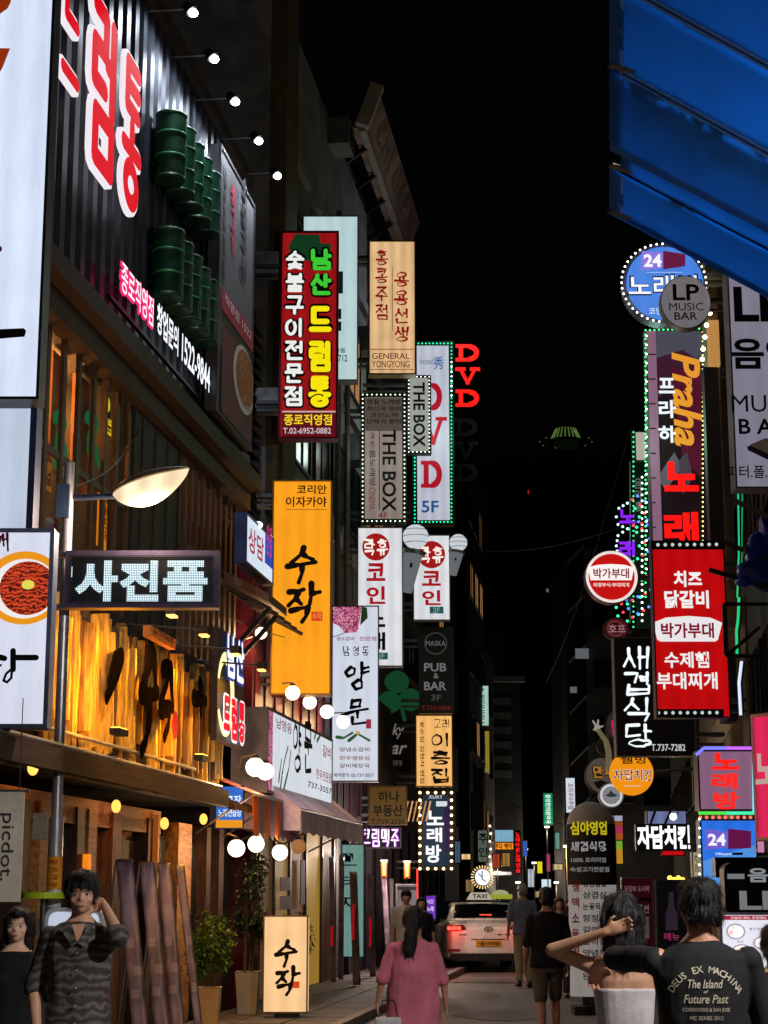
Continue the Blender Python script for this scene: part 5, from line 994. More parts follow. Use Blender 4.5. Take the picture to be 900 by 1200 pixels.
for u0, v0, u1, v1, Yq, nm in ((674, 760, 690, 772, 91.5, 'pale lit window on the dark corner block'), (668, 805, 676, 812, 91.4, 'small lit window low on the dark corner block'), (640, 690, 643, 694, 300, 'tiny distant lit window left of the dark corner block')):
    a = P(u0, v0, Yq); b = P(u1, v1, Yq); q = MB(); q.box(0, b.x-a.x, -.05, 0, b.z-a.z, 0); q.build('lit_window', em('#a8b0b8', .25), loc=a, label=nm, cat='window')
# ------------------------------------------------------------------ right: far dark block with slanting balconies
x0 = P(690, 900, 92).x; x1 = P(850, 900, 92).x
q = MB(); zt4 = P(690, 640, 92).z; q.box(x0, x1+6, 0, 14, 0, zt4); rk = q.build('dark_corner_block', mat('#5a5c60', .85, 0, .3, .6, .1), loc=(0, 92, 0), label='big dark corner block closing the right side of the street', cat='building')
Fq = Frame((0, 92, 0), 0); windows(rk, Fq, x0+.4, x1, 6, zt4-1, 2.4, 3, 1.7, 1.3, .06, seed=41)
Fb = Frame((x0, 92, 0), math.radians(90 + 14)); 
for k in range(8):
    q = MB(); z = 5.5 + k*2.6; q.add([(x0-.9, -.3, z), (x0, -.3, z+.9), (x0, .3, z+.9), (x0-.9, 8, z), (x0-.9, -.3, z-.14), (x0, -.3, z+.76), (x0, .3, z+.76), (x0-.9, 8, z-.14)], [(0,1,2,3),(4,7,6,5),(0,4,5,1),(0,3,7,4)])
    if z < zt4: q.build('balcony_slab', mat('#9a9ea4', .8, 0, .3), rk)
q = MB(); q.box(x0-1.0, x0, .2, 9, 0, zt4-.5); q.build('stair_tower', mat('#15171a', .85), rk)
# ------------------------------------------------------------------ right row near
FR2 = rwallframe(2.0); 
# local x runs towards the camera on this side
def rbuild(name, sY0, sY1, h, m, label, D=2.0):
    Fr = rwallframe(D); q = MB(); q.box(-sY1, -sY0, 0, 8, 0, h); return q.build(name, m, loc=Fr.o, ang=Fr.ang, label=label, cat='building'), Fr
rb1, Fr1 = rbuild('stone_building', 33, 47, 24, mat('#8a7c68', .8, 0, .2, 1.5, .2), 'pale stone building behind the right-hand signs')
for k in range(34):
    z = .5 + k*.68
    q = MB(); q.box(-47, -33.0, -.05, -.002, z, z+.64); q.build('stone_course', mat(('#a8987e', '#9a8a72', '#8c7e68')[k % 3], .8, 0, .25, 3, .25), rb1)
rb2, Fr2 = rbuild('dark_shop_building', 8, 32.9, 17, mat('#202228', .8, 0, .3, 1, .1), 'dark building at the right edge behind the music bar sign', 2.15)
windows(rb2, Fr2, -32, -10, 4, 16, 2.6, 3, 1.8, 1.4, .1, seed=51)
rb3, Fr3 = rbuild('brown_building', 47.1, 75, 21, mat('#2c2622', .85, 0, .3, 1, .1), 'dark brown building behind the round karaoke signs', 1.9)
windows(rb3, Fr3, -74, -48, 4, 20, 2.6, 3, 1.8, 1.4, .08, seed=52)
# glowing cove at the stone building top: warm lit slats
for k in range(5):
    pass
# pale pilaster and lit strips
def vstrip(name, u, v0, v1, Y, w_, col, e, label, cat, lit=True):
    a = P(u, v0, Y); b = P(u, v1, Y); q = MB(); q.box(-w_/2, w_/2, 0, w_, b.z - a.z, 0); return q.build(name, em(col, e) if lit else mat(col, .6, .1, .3), loc=a, label=label, cat=cat)
def neon(name, pts, Y, r, col, e, label, cat='neon tube', parts=None):
    c = P(pts[0][0], pts[0][1], Y); o = empty(name, c, label=label, cat=cat); q = MB(); q.path([P(u, v, Y) - c for u, v in pts], r, 8); q.build('tube', em(col, e), o)
    q = MB(); q.path([P(u+2, v, Y + .1) - c for u, v in pts], r*1.3, 6); q.build('backing', DARKM, o); return o
neon('neon_tube', [(865, 574), (866, 640), (864, 700)], 23.5, .011, '#1ccc80', 1.0, 'green neon tube, straight upper length below the music bar sign')
neon('neon_tube', [(870, 574), (869, 660)], 23.6, .008, '#18b870', .8, 'second thinner green neon tube beside the first')
neon('neon_tube', [(866, 700), (865, 725), (863, 740), (864, 770)], 23.5, .018, '#20d888', .9, 'thick lower length of green neon tube')
neon('neon_tube', [(869, 775), (866, 800), (868, 838)], 23.5, .02, '#d8e4ff', 1.1, 'white neon tube under the green one')
for (u0, v0, u1, v1, c_, nm, Yq) in ((826, 300, 851, 650, '#9a8a74', 'pale stone pilaster beside the music bar sign', 30), (848, 690, 864, 735, '#8a7a62', 'small pale stone panel under the blue tarp arms', 27), (848, 770, 864, 845, '#22262c', 'dark pilaster below the red sign', 27), (872, 700, 886, 1000, '#6a5a4c', 'narrow brown pilaster at the right edge', 27)):
    a = P(u0, v0, Yq); b = P(u1, v1, Yq); q = MB(); q.box(0, b.x-a.x, 0, .5, b.z-a.z, 0); o = q.build('pilaster', mat(c_, .8, 0, .2, 3, .3), loc=a, label=nm, cat='pilaster')
    n = max(1, int((a.z-b.z)/.6))
    for k in range(n): q = MB(); z = (b.z-a.z)*(k+1)/n; q.box(-.01, b.x-a.x+.01, -.03, -.001, z+.02, z+(a.z-b.z)/n-.02); q.build('stone_block', mat(c_, .8, 0, .35, 2+k % 3, .3), o)
# ---- signs
r, FR = sign('round_sign', (729, 286, 826, 379), 28, '#4a86e8', .9, depth=.3, body='#1c2c5a', shape='round', fr=.05, label='large round blue karaoke sign with a purple 24 box, ringed by bulbs', mottle=.12, bracket=(860, (320,)),
     items=[('poly', 0, [(752, 294), (777, 296), (777, 314), (751, 317)], '#8a7ae0', {'e': .9}), ('poly', 0, [(777, 294), (803, 298), (803, 312), (777, 316)], '#7a1c50', {'e': .6}), ('text', '24', (754, 298, 775, 313), '#f4f0ff', {'b': .035, 'e': 1}),
            ('rect', 0, (757, 319, 799, 320), '#9ac0f8', {'e': .9}), ('text', '노래방', (734, 321, 822, 350), '#1a3a70', {'b': .035, 'e': .2, 'gap': 0}), ('text', '노래방', (736, 323, 820, 348), '#f8fbff', {'b': .012, 'e': 1}), ('text', '코인', (760, 361, 775, 369), '#dceaff', {'e': .9})])
c = FR.st(777.5, 332.5); R = FR.st(827, 332)[0] - c[0]; pts = [(c[0]+R*math.cos(k*math.pi/22), c[1]+R*.97*math.sin(k*math.pi/22)) for k in range(45)]; q = MB(); bulb_mesh(q, pts, .13, .017, -.05); q.build('bulb_chain', em('#fff4d8', 5), r, kind='stuff'); light('POINT', (c[0]-.3, -1.5, c[1]), 60, '#ffe8cc', .3, r)
sign('round_sign', (773, 323, 832, 385), 25, '#a8a2a8', .38, light=False, depth=.2, body='#6a686c', shape='round', label='small round grey unlit music bar sign overlapping the blue one', bracket=(865, (350,)),  # unlit sign; weak face emission stands in for ambient light on it
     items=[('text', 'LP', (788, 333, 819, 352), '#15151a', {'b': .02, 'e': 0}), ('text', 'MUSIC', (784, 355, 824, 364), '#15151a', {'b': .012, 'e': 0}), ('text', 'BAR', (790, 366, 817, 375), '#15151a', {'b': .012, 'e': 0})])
r, FR = sign('hanging_sign', (756, 386, 824, 700), 31, '#2a1620', .35, depth=.3, body='#5a4a5a', fr=.02, label='tall dark pink karaoke sign with orange script and green bulb edge', bracket=(850, (430, 600)), light=False,
     items=[('rect', 0, (768, 388, 822, 420), '#5c5a6a', {'e': .6}), ('poly', 0, [(768, 420), (800, 410), (822, 425), (822, 460), (790, 450), (768, 470)], '#4a2038', {'e': .6}), ('poly', 0, [(786, 430), (822, 440), (822, 560), (800, 540)], '#5a1430', {'e': .7}), ('poly', 0, [(770, 560), (790, 530), (800, 548), (780, 575)], '#7a7484', {'e': .4}), ('poly', 0, [(795, 540), (805, 530), (812, 560), (800, 580)], '#6a5a6a', {'e': .35}),
            ('rect', 0, (757, 388, 768, 700), '#a87a98', {'e': .55})] + [('rect', 0, (757, 415 + 29*k, 768, 416.5 + 29*k), '#1c1418', {'e': .02}) for k in range(8)] +
           [('text', 'Praha', (786, 414, 819, 524), '#e89a30', {'rot': True, 'sh': .25, 'b': .03, 'e': .95}), ('text', '프', (771, 444, 790, 462), '#eef2f8', {'b': .03, 'e': 1}), ('text', '라', (771, 470, 791, 491), '#eef2f8', {'b': .03, 'e': 1}), ('text', '하', (771, 500, 791, 520), '#eef2f8', {'b': .03, 'e': 1}),
            ('text', '노', (777, 542, 817, 577), '#ff1210', {'b': .05, 'gap': 0, 'e': 1.1}), ('text', '래', (777, 601, 817, 640), '#ff1210', {'b': .045, 'gap': 0, 'e': 1.1})])
bulbs(r, FR, [(756, 700), (756, 388), (824, 386)], 5.6, '#38e878', .022, -.05, 3); bulbs(r, FR, [(823, 390), (823, 640)], 5.6, '#e8e878', .02, -.05, 3)
bulbs(r, FR, [(757, 395), (757, 690)], 11, '#f4fff4', .024, -.07, 4); light('POINT', (-.9, -.5, FR.st(757, 520)[1]), 90, '#b8ffd0', .3, r)
# warm bulbs in a row up the pilaster
for k, (u, v) in enumerate(((834, 353), (832, 367), (828, 381), (826, 395), (824, 409), (823, 421))):
    q = MB(); q.ell((0,0,0), (.04,.04,.04)); q.build('bulb', em('#ffe2b0', 6), loc=P(u, v, 29.5), label='warm bulb, %s in the curved row beside the grey round sign' % ('first', 'second', 'third', 'fourth', 'fifth', 'sixth')[k], cat='bulb', group='curved row of warm bulbs')
a = P(829, 426, 30.2); q = MB()
for k in range(6): q.add([(.0+.05*k,0,-.02*k),(.03+.05*k,0,-.02*k),(.03+.05*k,0,.95+.1*k),(.0+.05*k,0,.95+.1*k)], [(0,1,2,3)])
vstrip('fluted_panel', 836, 375, 428, 29.8, .18, '#e8a860', .55, 'warm lit fluted panel above the dark pillar', 'panel')
vstrip('dark_pillar', 833, 430, 640, 29.2, .24, '#1c1a1e', 0, 'plain dark pillar right of the tall karaoke sign', 'pillar', False)
sign('hanging_sign', (849, 250, 960, 572), 20, '#aaa6bc', .5, light=False, depth=.3, body='#55535c', fr=.015, label='large pale unlit music bar sign at the right edge', bracket=(1000, (400,)),  # no lamp inside; ambient light is put into the face as emission
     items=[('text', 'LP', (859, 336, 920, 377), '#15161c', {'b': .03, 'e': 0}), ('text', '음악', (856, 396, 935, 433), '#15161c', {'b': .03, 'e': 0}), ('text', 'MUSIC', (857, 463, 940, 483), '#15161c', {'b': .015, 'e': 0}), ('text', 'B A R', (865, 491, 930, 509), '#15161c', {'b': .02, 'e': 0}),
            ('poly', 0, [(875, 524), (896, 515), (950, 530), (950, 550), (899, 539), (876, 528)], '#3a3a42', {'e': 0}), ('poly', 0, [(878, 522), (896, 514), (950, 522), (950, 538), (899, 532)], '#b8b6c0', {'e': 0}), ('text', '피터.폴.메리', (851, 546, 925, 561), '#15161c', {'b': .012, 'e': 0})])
r, FR = sign('hanging_sign', (763, 634, 848, 841), 24, '#c80a0e', .85, depth=.25, body='#2a1012', fr=.015, mottle=.15, label='bright red restaurant sign with white Korean menu lettering', bracket=(875, (660, 820)),
     items=[('rect', 0, (763, 634, 848, 644), '#140a0c', {'e': .02}), ('rect', 0, (763, 831, 848, 841), '#140a0c', {'e': .02}), ('text', '치즈', (789, 669, 822, 688), '#f4f4f4', {'b': .035, 'e': .95}), ('text', '닭갈비', (778, 692, 830, 713), '#f4f4f4', {'b': .035, 'e': .95}),
            ('poly', 0, [(765, 730), (780, 724), (806, 722), (832, 724), (846, 730), (841, 750), (838, 752), (774, 752), (770, 750)], '#f2f0f2', {'e': .9}), ('text', '박가부대', (774, 730, 836, 748), '#a81438', {'b': .03, 'e': .5}), ('text', '수제햄', (778, 764, 830, 783), '#f4f4f4', {'b': .035, 'e': .95}), ('text', '부대찌개', (769, 788, 840, 808), '#f4f4f4', {'b': .035, 'e': .95})]
           + [('ell', 0, (768.5 + 8.5*k, 637, 772.5 + 8.5*k, 641), '#d8e4e4', {'e': .8}) for k in range(9)] + [('ell', 0, (768.5 + 8.5*k, 834, 772.5 + 8.5*k, 838), '#d8e4e4', {'e': .8}) for k in range(9)])
sign('hanging_sign', (719, 747, 811, 886), 27, '#15171e', unlit=True, depth=.3, body='#6a6a70', fr=.012, label='black sign with four tall white brush letters and a phone number', bracket=(850, (860,)),
     items=[('han', '새겹식당', (729, 756, 761, 878), '#f0fbff', {'v': True, 'w': .11, 'st': 'brush', 'gap': .1, 'e': 1.1}), ('text', 'T.737-7282', (763, 872, 803, 880), '#e0e4e8', {'b': .015, 'e': .7})])
r, FR = sign('round_sign', (685, 645, 747, 707), 29.5, '#f6e8e4', .95, depth=.25, body='#5a1a1a', shape='round', fr=.01, label='bright round red and white restaurant sign left of the purple neon', bracket=(770, (676,)),
     items=[('ell', 0, (689, 649, 743, 703), '#d01414', {'e': .85}), ('poly', 0, [(689, 665), (700, 662), (716, 661), (732, 662), (743, 665), (740, 680), (692, 680)], '#fbf4f2', {'e': 1}), ('text', '박가부대', (695, 666, 737, 678), '#b0143c', {'b': .025, 'e': .5}), ('text', '의정부식·부대찌개', (695, 683, 737, 688), '#fbe8e0', {'b': .03, 'e': .9})])
sign('round_sign', (707, 723, 737, 750), 33, '#6a1c26', .35, depth=.15, body='#3a1418', shape='round', fr=.02, label='small dim dark red round sign under the bulb outline', light=False, bracket=(740, (740,)), items=[('ell', 0, (711, 727, 731, 746), '#a85060', {'e': .3}), ('ell', 0, (713, 729, 729, 744), '#5a1420', {'e': .3}), ('text', '호프', (713, 732, 733, 741), '#e0a0a8', {'e': .4, 'b': .02})])
# purple neon letters in a bulb outline
c = P(733, 650, 34); r = empty('neon_sign', c, label='purple neon Korean letters outlined by red, green and blue bulbs', cat='neon sign'); FR = Frame(c, 0)
for ch, bb in (('노', (725, 597, 745, 614)), ('래', (725, 634, 744, 652))):
    q = MB(); khan(q, ch, FR.rect(bb), .16, 0, 'round', gap=0, depth=.04); q.build('neon_letter', em('#8a1cf0', 1.1), r)
pts = [(735, 590), (744, 596), (749, 606), (746, 618), (736, 620), (746, 624), (749, 640), (747, 655), (752, 680), (748, 720), (735, 728), (724, 722), (722, 712), (735, 708), (748, 712)]
for j, cl in enumerate(('#38f0a0', '#f03848', '#5a78ff')):
    q = MB(); bulb_mesh(q, [(FR.st(*p)) for p in pts], .3, .028, -.02 - .01*j); q.v = [(x + .1*j*(1 if i % 2 else 1), y, z + .07*j) for i, (x, y, z) in enumerate(q.v)]; q.build('bulb_chain', em(cl, 2.2), r, kind='stuff')
pts = [(735, 590), (725, 596), (722, 606), (724, 615), (735, 620), (724, 628), (722, 640), (724, 652)]
q = MB(); bulb_mesh(q, [(FR.st(*p)) for p in pts], .13, .026, -.03); q.build('bulb_chain', em('#c8f4ff', 2), r, kind='stuff')
q = MB(); q.path([(FR.st(739, 540)[0], .05, FR.st(739, 540)[1]), (FR.st(739, 730)[0], .05, FR.st(739, 730)[1])], .015, 6); q.build('hanging_wire', STEEL, r)
r, FR = sign('hanging_sign', (741, 505, 757, 735), 36, '#10231c', .3, depth=.2, body='#20302a', label='dark green narrow sign edge studded with green bulbs', light=False, items=[('text', '음악홀', (743, 560, 752, 600), '#9ab0a4', {'v': True, 'e': .3})])
bulbs(r, FR, [(742, 735), (742, 507), (756, 507)], 6, '#30d880', .025, -.04, 2.5); bulbs(r, FR, [(752, 560), (752, 735)], 7, '#f0ffe8', .03, -.06, 3.5)
sign('wall_sign', (744, 506, 756, 540), 35.5, '#e8dcd0', .55, depth=.1, body='#3a3a3a', label='tiny cream sign beside the tall karaoke sign')
# orange ball sign etc
def ball(u, v, rp, Y, m, label, items):
    c = P(u, v, Y); R = rp*Y/2080; o = empty('ball_sign', c, label=label, cat='sign'); q = MB(); q.ell((0,0,0), (R, R*.55, R), None, 28, 16); b = q.build('ball', m, o, smooth=True)
    FRq = Frame(c, 0)
    for it in items:
        q = MB(); rc = FRq.rect(it[1]); place_text(q, it[0], rc, it[3], 0)
        q.v = [(x, -R*.55*math.sqrt(max(.02, 1-(x*x+z*z)/R/R)) - .012, z) for x, y, z in q.v]; q.build('lettering', em(it[2], it[4]), o)
    q = MB(); q.bar((0, .1, 0), (R*3.2, .3, .1), .03, 8); q.build('bracket', STEEL, o); return o
ball(740, 906, 25.5, 31, em('#ff9a12', .85), 'glowing orange ball shaped chicken sign', [('웰빙', (725, 886, 755, 896), '#5a2a10', .015, .15), ('자담치킨', (717, 902, 763, 916), '#fff6e8', .03, .9), ('자담치킨', (717.5, 902.5, 762.5, 915.5), '#2a1a18', .008, .05), ('JADAM CHICKEN', (730, 921, 749, 923), '#fff0e0', .01, .9)])
sign('round_sign', (685, 887, 724, 930), 34, '#8a7a6c', .28, depth=.15, body='#3a342e', shape='round', fr=.02, label='dim beige round dumpling sign behind the white dial', light=False, bracket=(745, (905,)), items=[('han', '만두', (693, 897, 722, 913), '#4a2a10', {'w': .34, 'e': .05, 'gap': .05}), ('han', '만두', (694, 898, 721, 912), '#e0a040', {'w': .18, 'e': .4, 'gap': .1}), ('poly', 0, [(695, 917), (704, 914), (715, 918), (712, 925), (700, 924)], '#4a3828', {'e': .05})])
sign('round_sign', (701, 917, 731, 947), 33, '#b8b8bc', .75, depth=.15, body='#8a8a8c', shape='round', fr=.02, label='white round dial like sign below the orange ball', bracket=(745, (932,)), items=[('ell', 0, (703.5, 919.5, 728.5, 944.5), '#e6e6ea', {'e': .8}), ('ell', 0, (705.5, 921.5, 726.5, 942.5), '#a4a6aa', {'e': .55}), ('ell', 0, (710, 930, 723, 934), '#5a6a78', {'e': .2}), ('poly', 0, [(713, 930), (716, 926), (719, 930)], '#5a6a78', {'e': .2})] + [('poly', 0, [(716 + 9*math.sin(a), 932 - 9*math.cos(a)), (716 + 10.5*math.sin(a+.06), 932 - 10.5*math.cos(a+.06)), (716 + 10.5*math.sin(a-.06), 932 - 10.5*math.cos(a-.06))], '#5a5a60', {'e': .1}) for a in [k*math.pi/6 for k in range(12)]])
sign('round_sign', (709, 833, 735, 868), 35, '#5a4a4c', .25, depth=.15, body='#2a2628', shape='round', fr=.02, label='dim round sign with a pink patch behind the black sign', light=False, items=[('poly', 0, [(716, 845), (724, 840), (730, 850), (728, 868), (718, 862)], '#d82a7a', {'e': .6})])
sign('round_sign', (699, 862, 722, 886), 35.5, '#2c2622', .3, depth=.15, body='#4a4038', shape='round', fr=.02, label='dark round sign behind the raised hand figure', light=False, items=[('ell', 0, (702, 866, 719, 883), '#3a322c', {'e': .1})])
c = P(713, 880, 32.5); o = empty('raised_arm_sign', c, label='raised yellowish arm with two fingers up, beside the black sign', cat='sign figure'); q = MB(); pp = [P(u, v, 32.5) - c for u, v in ((714, 900), (713, 880), (710, 868), (701, 856))]
for a, b, r0, r1 in ((pp[0], pp[1], .06, .055), (pp[1], pp[2], .055, .05), (pp[2], pp[3], .05, .04)): q.cap(a, r0, b, r1)
q.build('arm', em('#a89a70', .3), o, smooth=True)
q = MB(); h = P(700, 853, 32.5) - c; q.ell(h, (.055, .03, .07))
for (u, v) in ((695, 845), (701, 844), (706, 851), (696, 855)): q.cap(h, .022, P(u, v, 32.4) - c, .017, 8)
q.build('hand', em('#d8d0c4', .4), o, smooth=True)
# wind-filled advertising column 심야영업
def column():
    Y = 26; c = P(697, 1150, Y); b0 = PG(697, 1152); base = Vector((c.x, Y, 0)); R = (P(722, 1000, Y).x - P(664, 1000, Y).x)/2; base.x = (P(722, 1000, Y).x + P(664, 1000, Y).x)/2
    o = empty('advertising_column', base, label='rounded black and white advertising column covered in Korean menu lettering', cat='advertising column')
    zt = P(690, 966, Y).z; zm = P(690, 1037, Y).z
    def tube(z0, z1, m, nm, r=R):
        q = MB(); n = 32; vs = []; fs_ = []; k = 10
        for j in range(k+1):
            for i in range(n): a = 2*math.pi*i/n; vs.append((r*(1+.008*math.sin(5*a+j))*math.cos(a), r*.6*math.sin(a), z0+(z1-z0)*j/k))
        for j in range(k):
            for i in range(n): fs_.append((j*n+i, j*n+(i+1) % n, (j+1)*n+(i+1) % n, (j+1)*n+i))
        q.add(vs, fs_); return q.build(nm, m, o, smooth=True)
    tube(.25, zm, em('#c8beb8', .38, False, .1), 'lower_sleeve', R*.97); tube(zm, zt, mat('#16161a', .6, 0, .2, 3, .1), 'upper_sleeve')
    q = MB(); q.ell((0,0,zt-.02), (R*.98, R*.6, .34), None, 28, 12); q.build('dome_top', mat('#8c8886', .5, 0, .15), o, smooth=True)
    q = MB(); q.bar((0,0,0), (0,0,.25), R*.5, 24); q.build('base', DARKM, o)
    for s in (-1, 1): q = MB(); q.box(s*R*.6-.1, s*R*.6+.1, -.25, .25, 0, .12); q.build('weight', BLACK, o)
    FRq = Frame(base, 0)
    def put(t, bb, col, b=.02, e=.3, han=None):
        q = MB(); rc = FRq.rect(bb); place_text(q, t, rc, b, 0) if not han else khan(q, t, rc, han, 0, 'brush')
        q.v = [(x, -R*.6*math.sqrt(max(.03, 1-(x/R)**2)) - .012 + y, z) for x, y, z in q.v]; q.build('lettering', em(col, e) if e else mat(col, .6), o)
    put('심야영업', (667, 963, 709, 979), '#e8d81c', .035, .55); put('새겹식당', (667, 987, 709, 998), '#d0d0d0', 0, .4, han=.16); put('100% 프리미엄', (668, 1005, 708, 1011), '#c8c8c8', .02, .3); put('숙성고기전문점', (667, 1016, 712, 1022), '#c8c8c8', .02, .3)
    for k, t in enumerate(('통삼겹살', '삼겹살', '눈꽃목살', '항정살', '갈매기', '갈비살', '양념육', '차돌박이', '된장찌개')):
        put(t, (681, 1031 + 13.5*k, 709, 1039.5 + 13.5*k), '#1c1a1c', .02, 0)
    for k in range(5): put('생맥소육회'[k], (669, 1034 + k*18, 677, 1045 + k*18), '#c01820', .03, .1)
column()
sign('hanging_sign', (745, 966, 805, 997), 29, '#14161c', .3, depth=.18, body='#2c2c32', fr=.02, label='black LED sign with large white chicken shop letters', light=False, bracket=(830, (980,)), items=[('text', '자담치킨', (746, 967, 808, 995), '#ffffff', {'b': .04, 'e': 1.3})])
sign('hanging_sign', (775, 996, 802, 1003), 29.5, '#c81014', .9, depth=.1, body='#2c0c0c', label='red glowing curved strip under the chicken LED sign')
r, FR = sign('box_sign', (817, 879, 884, 950), 25, '#a8789a', .6, depth=.35, body='#3a2c38', fr=.02, label='mauve box sign with red karaoke letters inside a multicolour neon outline', bracket=(895, (915,)), light=False,
     items=[('text', '노', (834, 882, 866, 902), '#ff2018', {'b': .05, 'e': 1.1}), ('text', '래', (833, 906, 864, 925), '#ff2a20', {'b': .045, 'gap': 0, 'e': 1.0}), ('text', '방', (836, 928, 866, 949), '#ff2a20', {'b': .045, 'gap': 0, 'e': 1.0})])
for pts, cl in (([(815, 885), (824, 877), (850, 877)], '#7a78ff'), ([(850, 877), (882, 877)], '#c060f0'), ([(884, 877), (905, 876)], '#ff50d0'), ([(884, 953), (905, 953)], '#60d0ff'), ([(882, 877), (883, 953)], '#7ad8f0'), ([(883, 953), (850, 953)], '#3ae0a0'), ([(850, 953), (818, 953)], '#4ad040')):
    q = MB(); q.path([(FR.st(*p)[0], -.05, FR.st(*p)[1]) for p in pts], .022, 8); q.build('neon_tube', em(cl, 1.3), r)
r, FR = sign('box_sign', (820, 960, 886, 1040), 25.5, '#2c74ea', .95, depth=.35, body='#1a2a5a', fr=.02, mottle=.15, label='blue box sign with the purple 24 box below the karaoke letters', bracket=(900, (1000,)),
     items=[('poly', 0, [(820, 1010), (886, 990), (886, 1040), (820, 1040)], '#5aa0f4', {'e': .8}), ('poly', 0, [(826, 971), (853, 975), (853, 993), (827, 996)], '#7a6ae0', {'e': .8}), ('poly', 0, [(853, 971), (880, 974), (880, 994), (853, 995)], '#7a1c58', {'e': .6}), ('text', '24', (829, 977, 850, 991), '#f4f0ff', {'b': .035, 'e': 1}), ('text', '24hours', (838, 999, 856, 1002), '#f0f4ff', {'e': .9}), ('rect', 0, (858, 999, 870, 1002), '#1a2a4a', {'e': .1})])
bulbs(r, FR, [(820, 958), (886, 958)], 7, '#ff5a4a', .03, -.05, 2.5); bulbs(r, FR, [(819, 960), (819, 1035)], 10, '#c8f0d0', .025, -.05, 2.5)
sign('hanging_sign', (838, 1005, 930, 1028), 20, '#24282c', .3, depth=.2, body='#101216', fr=.09, label='dark framed lit transom sign in front of the blue box sign', light=False, items=[('rect', 0, (844, 1010, 925, 1012), '#c8e0e8', {'e': .7}), ('rect', 0, (844, 1022, 925, 1024), '#9ab8c8', {'e': .5})])
sign('standing_sign', (848, 1011, 950, 1072), 14.5, '#0f1013', unlit=True, depth=.2, body='#15161a', shape='rounded', fr=.02, label='black rounded sign with cropped white music letters at the right edge', items=[('text', '음악', (876, 1017, 925, 1034), '#d4d8de', {'b': .03, 'e': .35}), ('text', 'LP', (866, 1044, 920, 1066), '#c4c8ce', {'b': .03, 'e': .3}), ('rect', 0, (852, 1024, 872, 1030), '#c4c8ce', {'e': .3})])
def pizza(u0, v0, u1, v1): return [('ell', 0, (u0, v0, u1, v1), '#b8bcc8', {'e': .75}), ('ell', 0, (u0+2.5, v0+2, u1-2.5, v1-2), '#d84a50', {'m': mat2})]
mat2 = bpy.data.materials.new('food_print'); mat2.use_nodes = True
_n = mat2.node_tree.nodes; _L = mat2.node_tree.links; _v = _n.new('ShaderNodeTexVoronoi'); _v.inputs['Scale'].default_value = 26; _tc = _n.new('ShaderNodeTexCoord'); _L.new(_tc.outputs['Object'], _v.inputs['Vector']); _c = _n.new('ShaderNodeValToRGB'); _c.color_ramp.elements[0].color = lin('#c83a48'); _c.color_ramp.elements[1].color = lin('#f8ecec'); _c.color_ramp.elements[1].position = .6
_L.new(_v.outputs[0], _c.inputs[0]); _L.new(_c.outputs[0], _n['Principled BSDF'].inputs['Emission Color']); _L.new(_c.outputs[0], _n['Principled BSDF'].inputs['Base Color']); _n['Principled BSDF'].inputs['Emission Strength'].default_value = .8
sign('menu_board', (843, 1070, 930, 1140), 11.5, '#eceaf8', .95, depth=.1, body='#3a3a44', fr=.012, label='bright white menu board with round dishes pictured on it', items=[('rect', 0, (846, 1073, 928, 1078), '#b8283c', {'e': .7}), ('text', '오늘의 메뉴 추천메뉴', (856, 1074, 898, 1077), '#f8e8ec', {'e': .9})] + pizza(850, 1082, 873, 1101) + pizza(881, 1096, 912, 1114) + pizza(856, 1106, 880, 1124) + [('text', '불고기피자', (877, 1087, 893, 1090), '#6a6a78', {'e': .2}), ('text', '치즈', (862, 1102, 870, 1105), '#6a6a78', {'e': .2})])
sign('poster_stand', (728, 1028, 765, 1112), 21, '#5c1424', .16, depth=.08, body='#7a7478', fr=.015, label='maroon printed poster stand behind the woman with raised arm', light=False, items=[('text', '닭갈비 도시락', (732, 1038, 761, 1045), '#e0a0ac', {'b': .01, 'e': .25}), ('rect', 0, (730, 1052, 763, 1056), '#2a1018', {'e': .02}), ('text', '점심특선', (733, 1060, 760, 1070), '#d8c8cc', {'e': .2}), ('rect', 0, (733, 1074, 760, 1100), '#b8a8ac', {'e': .12}), ('text', '7,000', (736, 1078, 757, 1086), '#5a1424', {'b': .01, 'e': .03})])
sign('poster_stand', (768, 1031, 806, 1115), 20.5, '#22232c', .12, depth=.08, body='#55555c', fr=.015, label='dark poster stand with a bottle picture beside the maroon one', light=False, items=[('poly', 0, [(784, 1045), (789, 1045), (790, 1062), (794, 1070), (794, 1090), (780, 1090), (780, 1070), (783, 1062)], '#5a4a5c', {'e': .2}), ('text', '메뉴', (778, 1093, 796, 1102), '#d84a8a', {'e': .35})])
sign('hanging_sign', (811, 998, 821, 1028), 27, '#d8c094', .6, depth=.2, body='#4a3a24', label='small cream sign with faded letters above the second poster', items=[('text', '주점', (813, 1002, 819, 1022), '#5a6a2a', {'v': True, 'e': .2})])
sign('hanging_sign', (719, 955, 730, 985), 30, '#c8682c', .6, depth=.2, body='#2a2420', label='little orange and purple sign right of the column top', items=[('rect', 0, (719, 955, 730, 962), '#c8c0e8', {'e': .6}), ('ell', 0, (719, 967, 730, 977), '#c83a6a', {'e': .6}), ('text', '치킨', (720, 962, 729, 968), '#4a1a10', {'e': .1})])
sign('hanging_sign', (721, 984, 730, 1013), 30.2, '#e0a428', .65, depth=.2, body='#2a2420', label='little green to orange sign under the purple one', items=[('rect', 0, (721, 984, 730, 995), '#8ac83a', {'e': .6})])
sign('wall_sign', (758, 950, 804, 966), 31, '#8a98d0', .55, depth=.3, body='#3a3a50', label='pale violet lit panel over the chicken LED sign', mottle=.3, items=[('line', 0, [(768, 950), (762, 966)], '#1a1a24', {'w': .04, 'e': .02}), ('line', 0, [(786, 950), (779, 966)], '#1a1a24', {'w': .04, 'e': .02})])
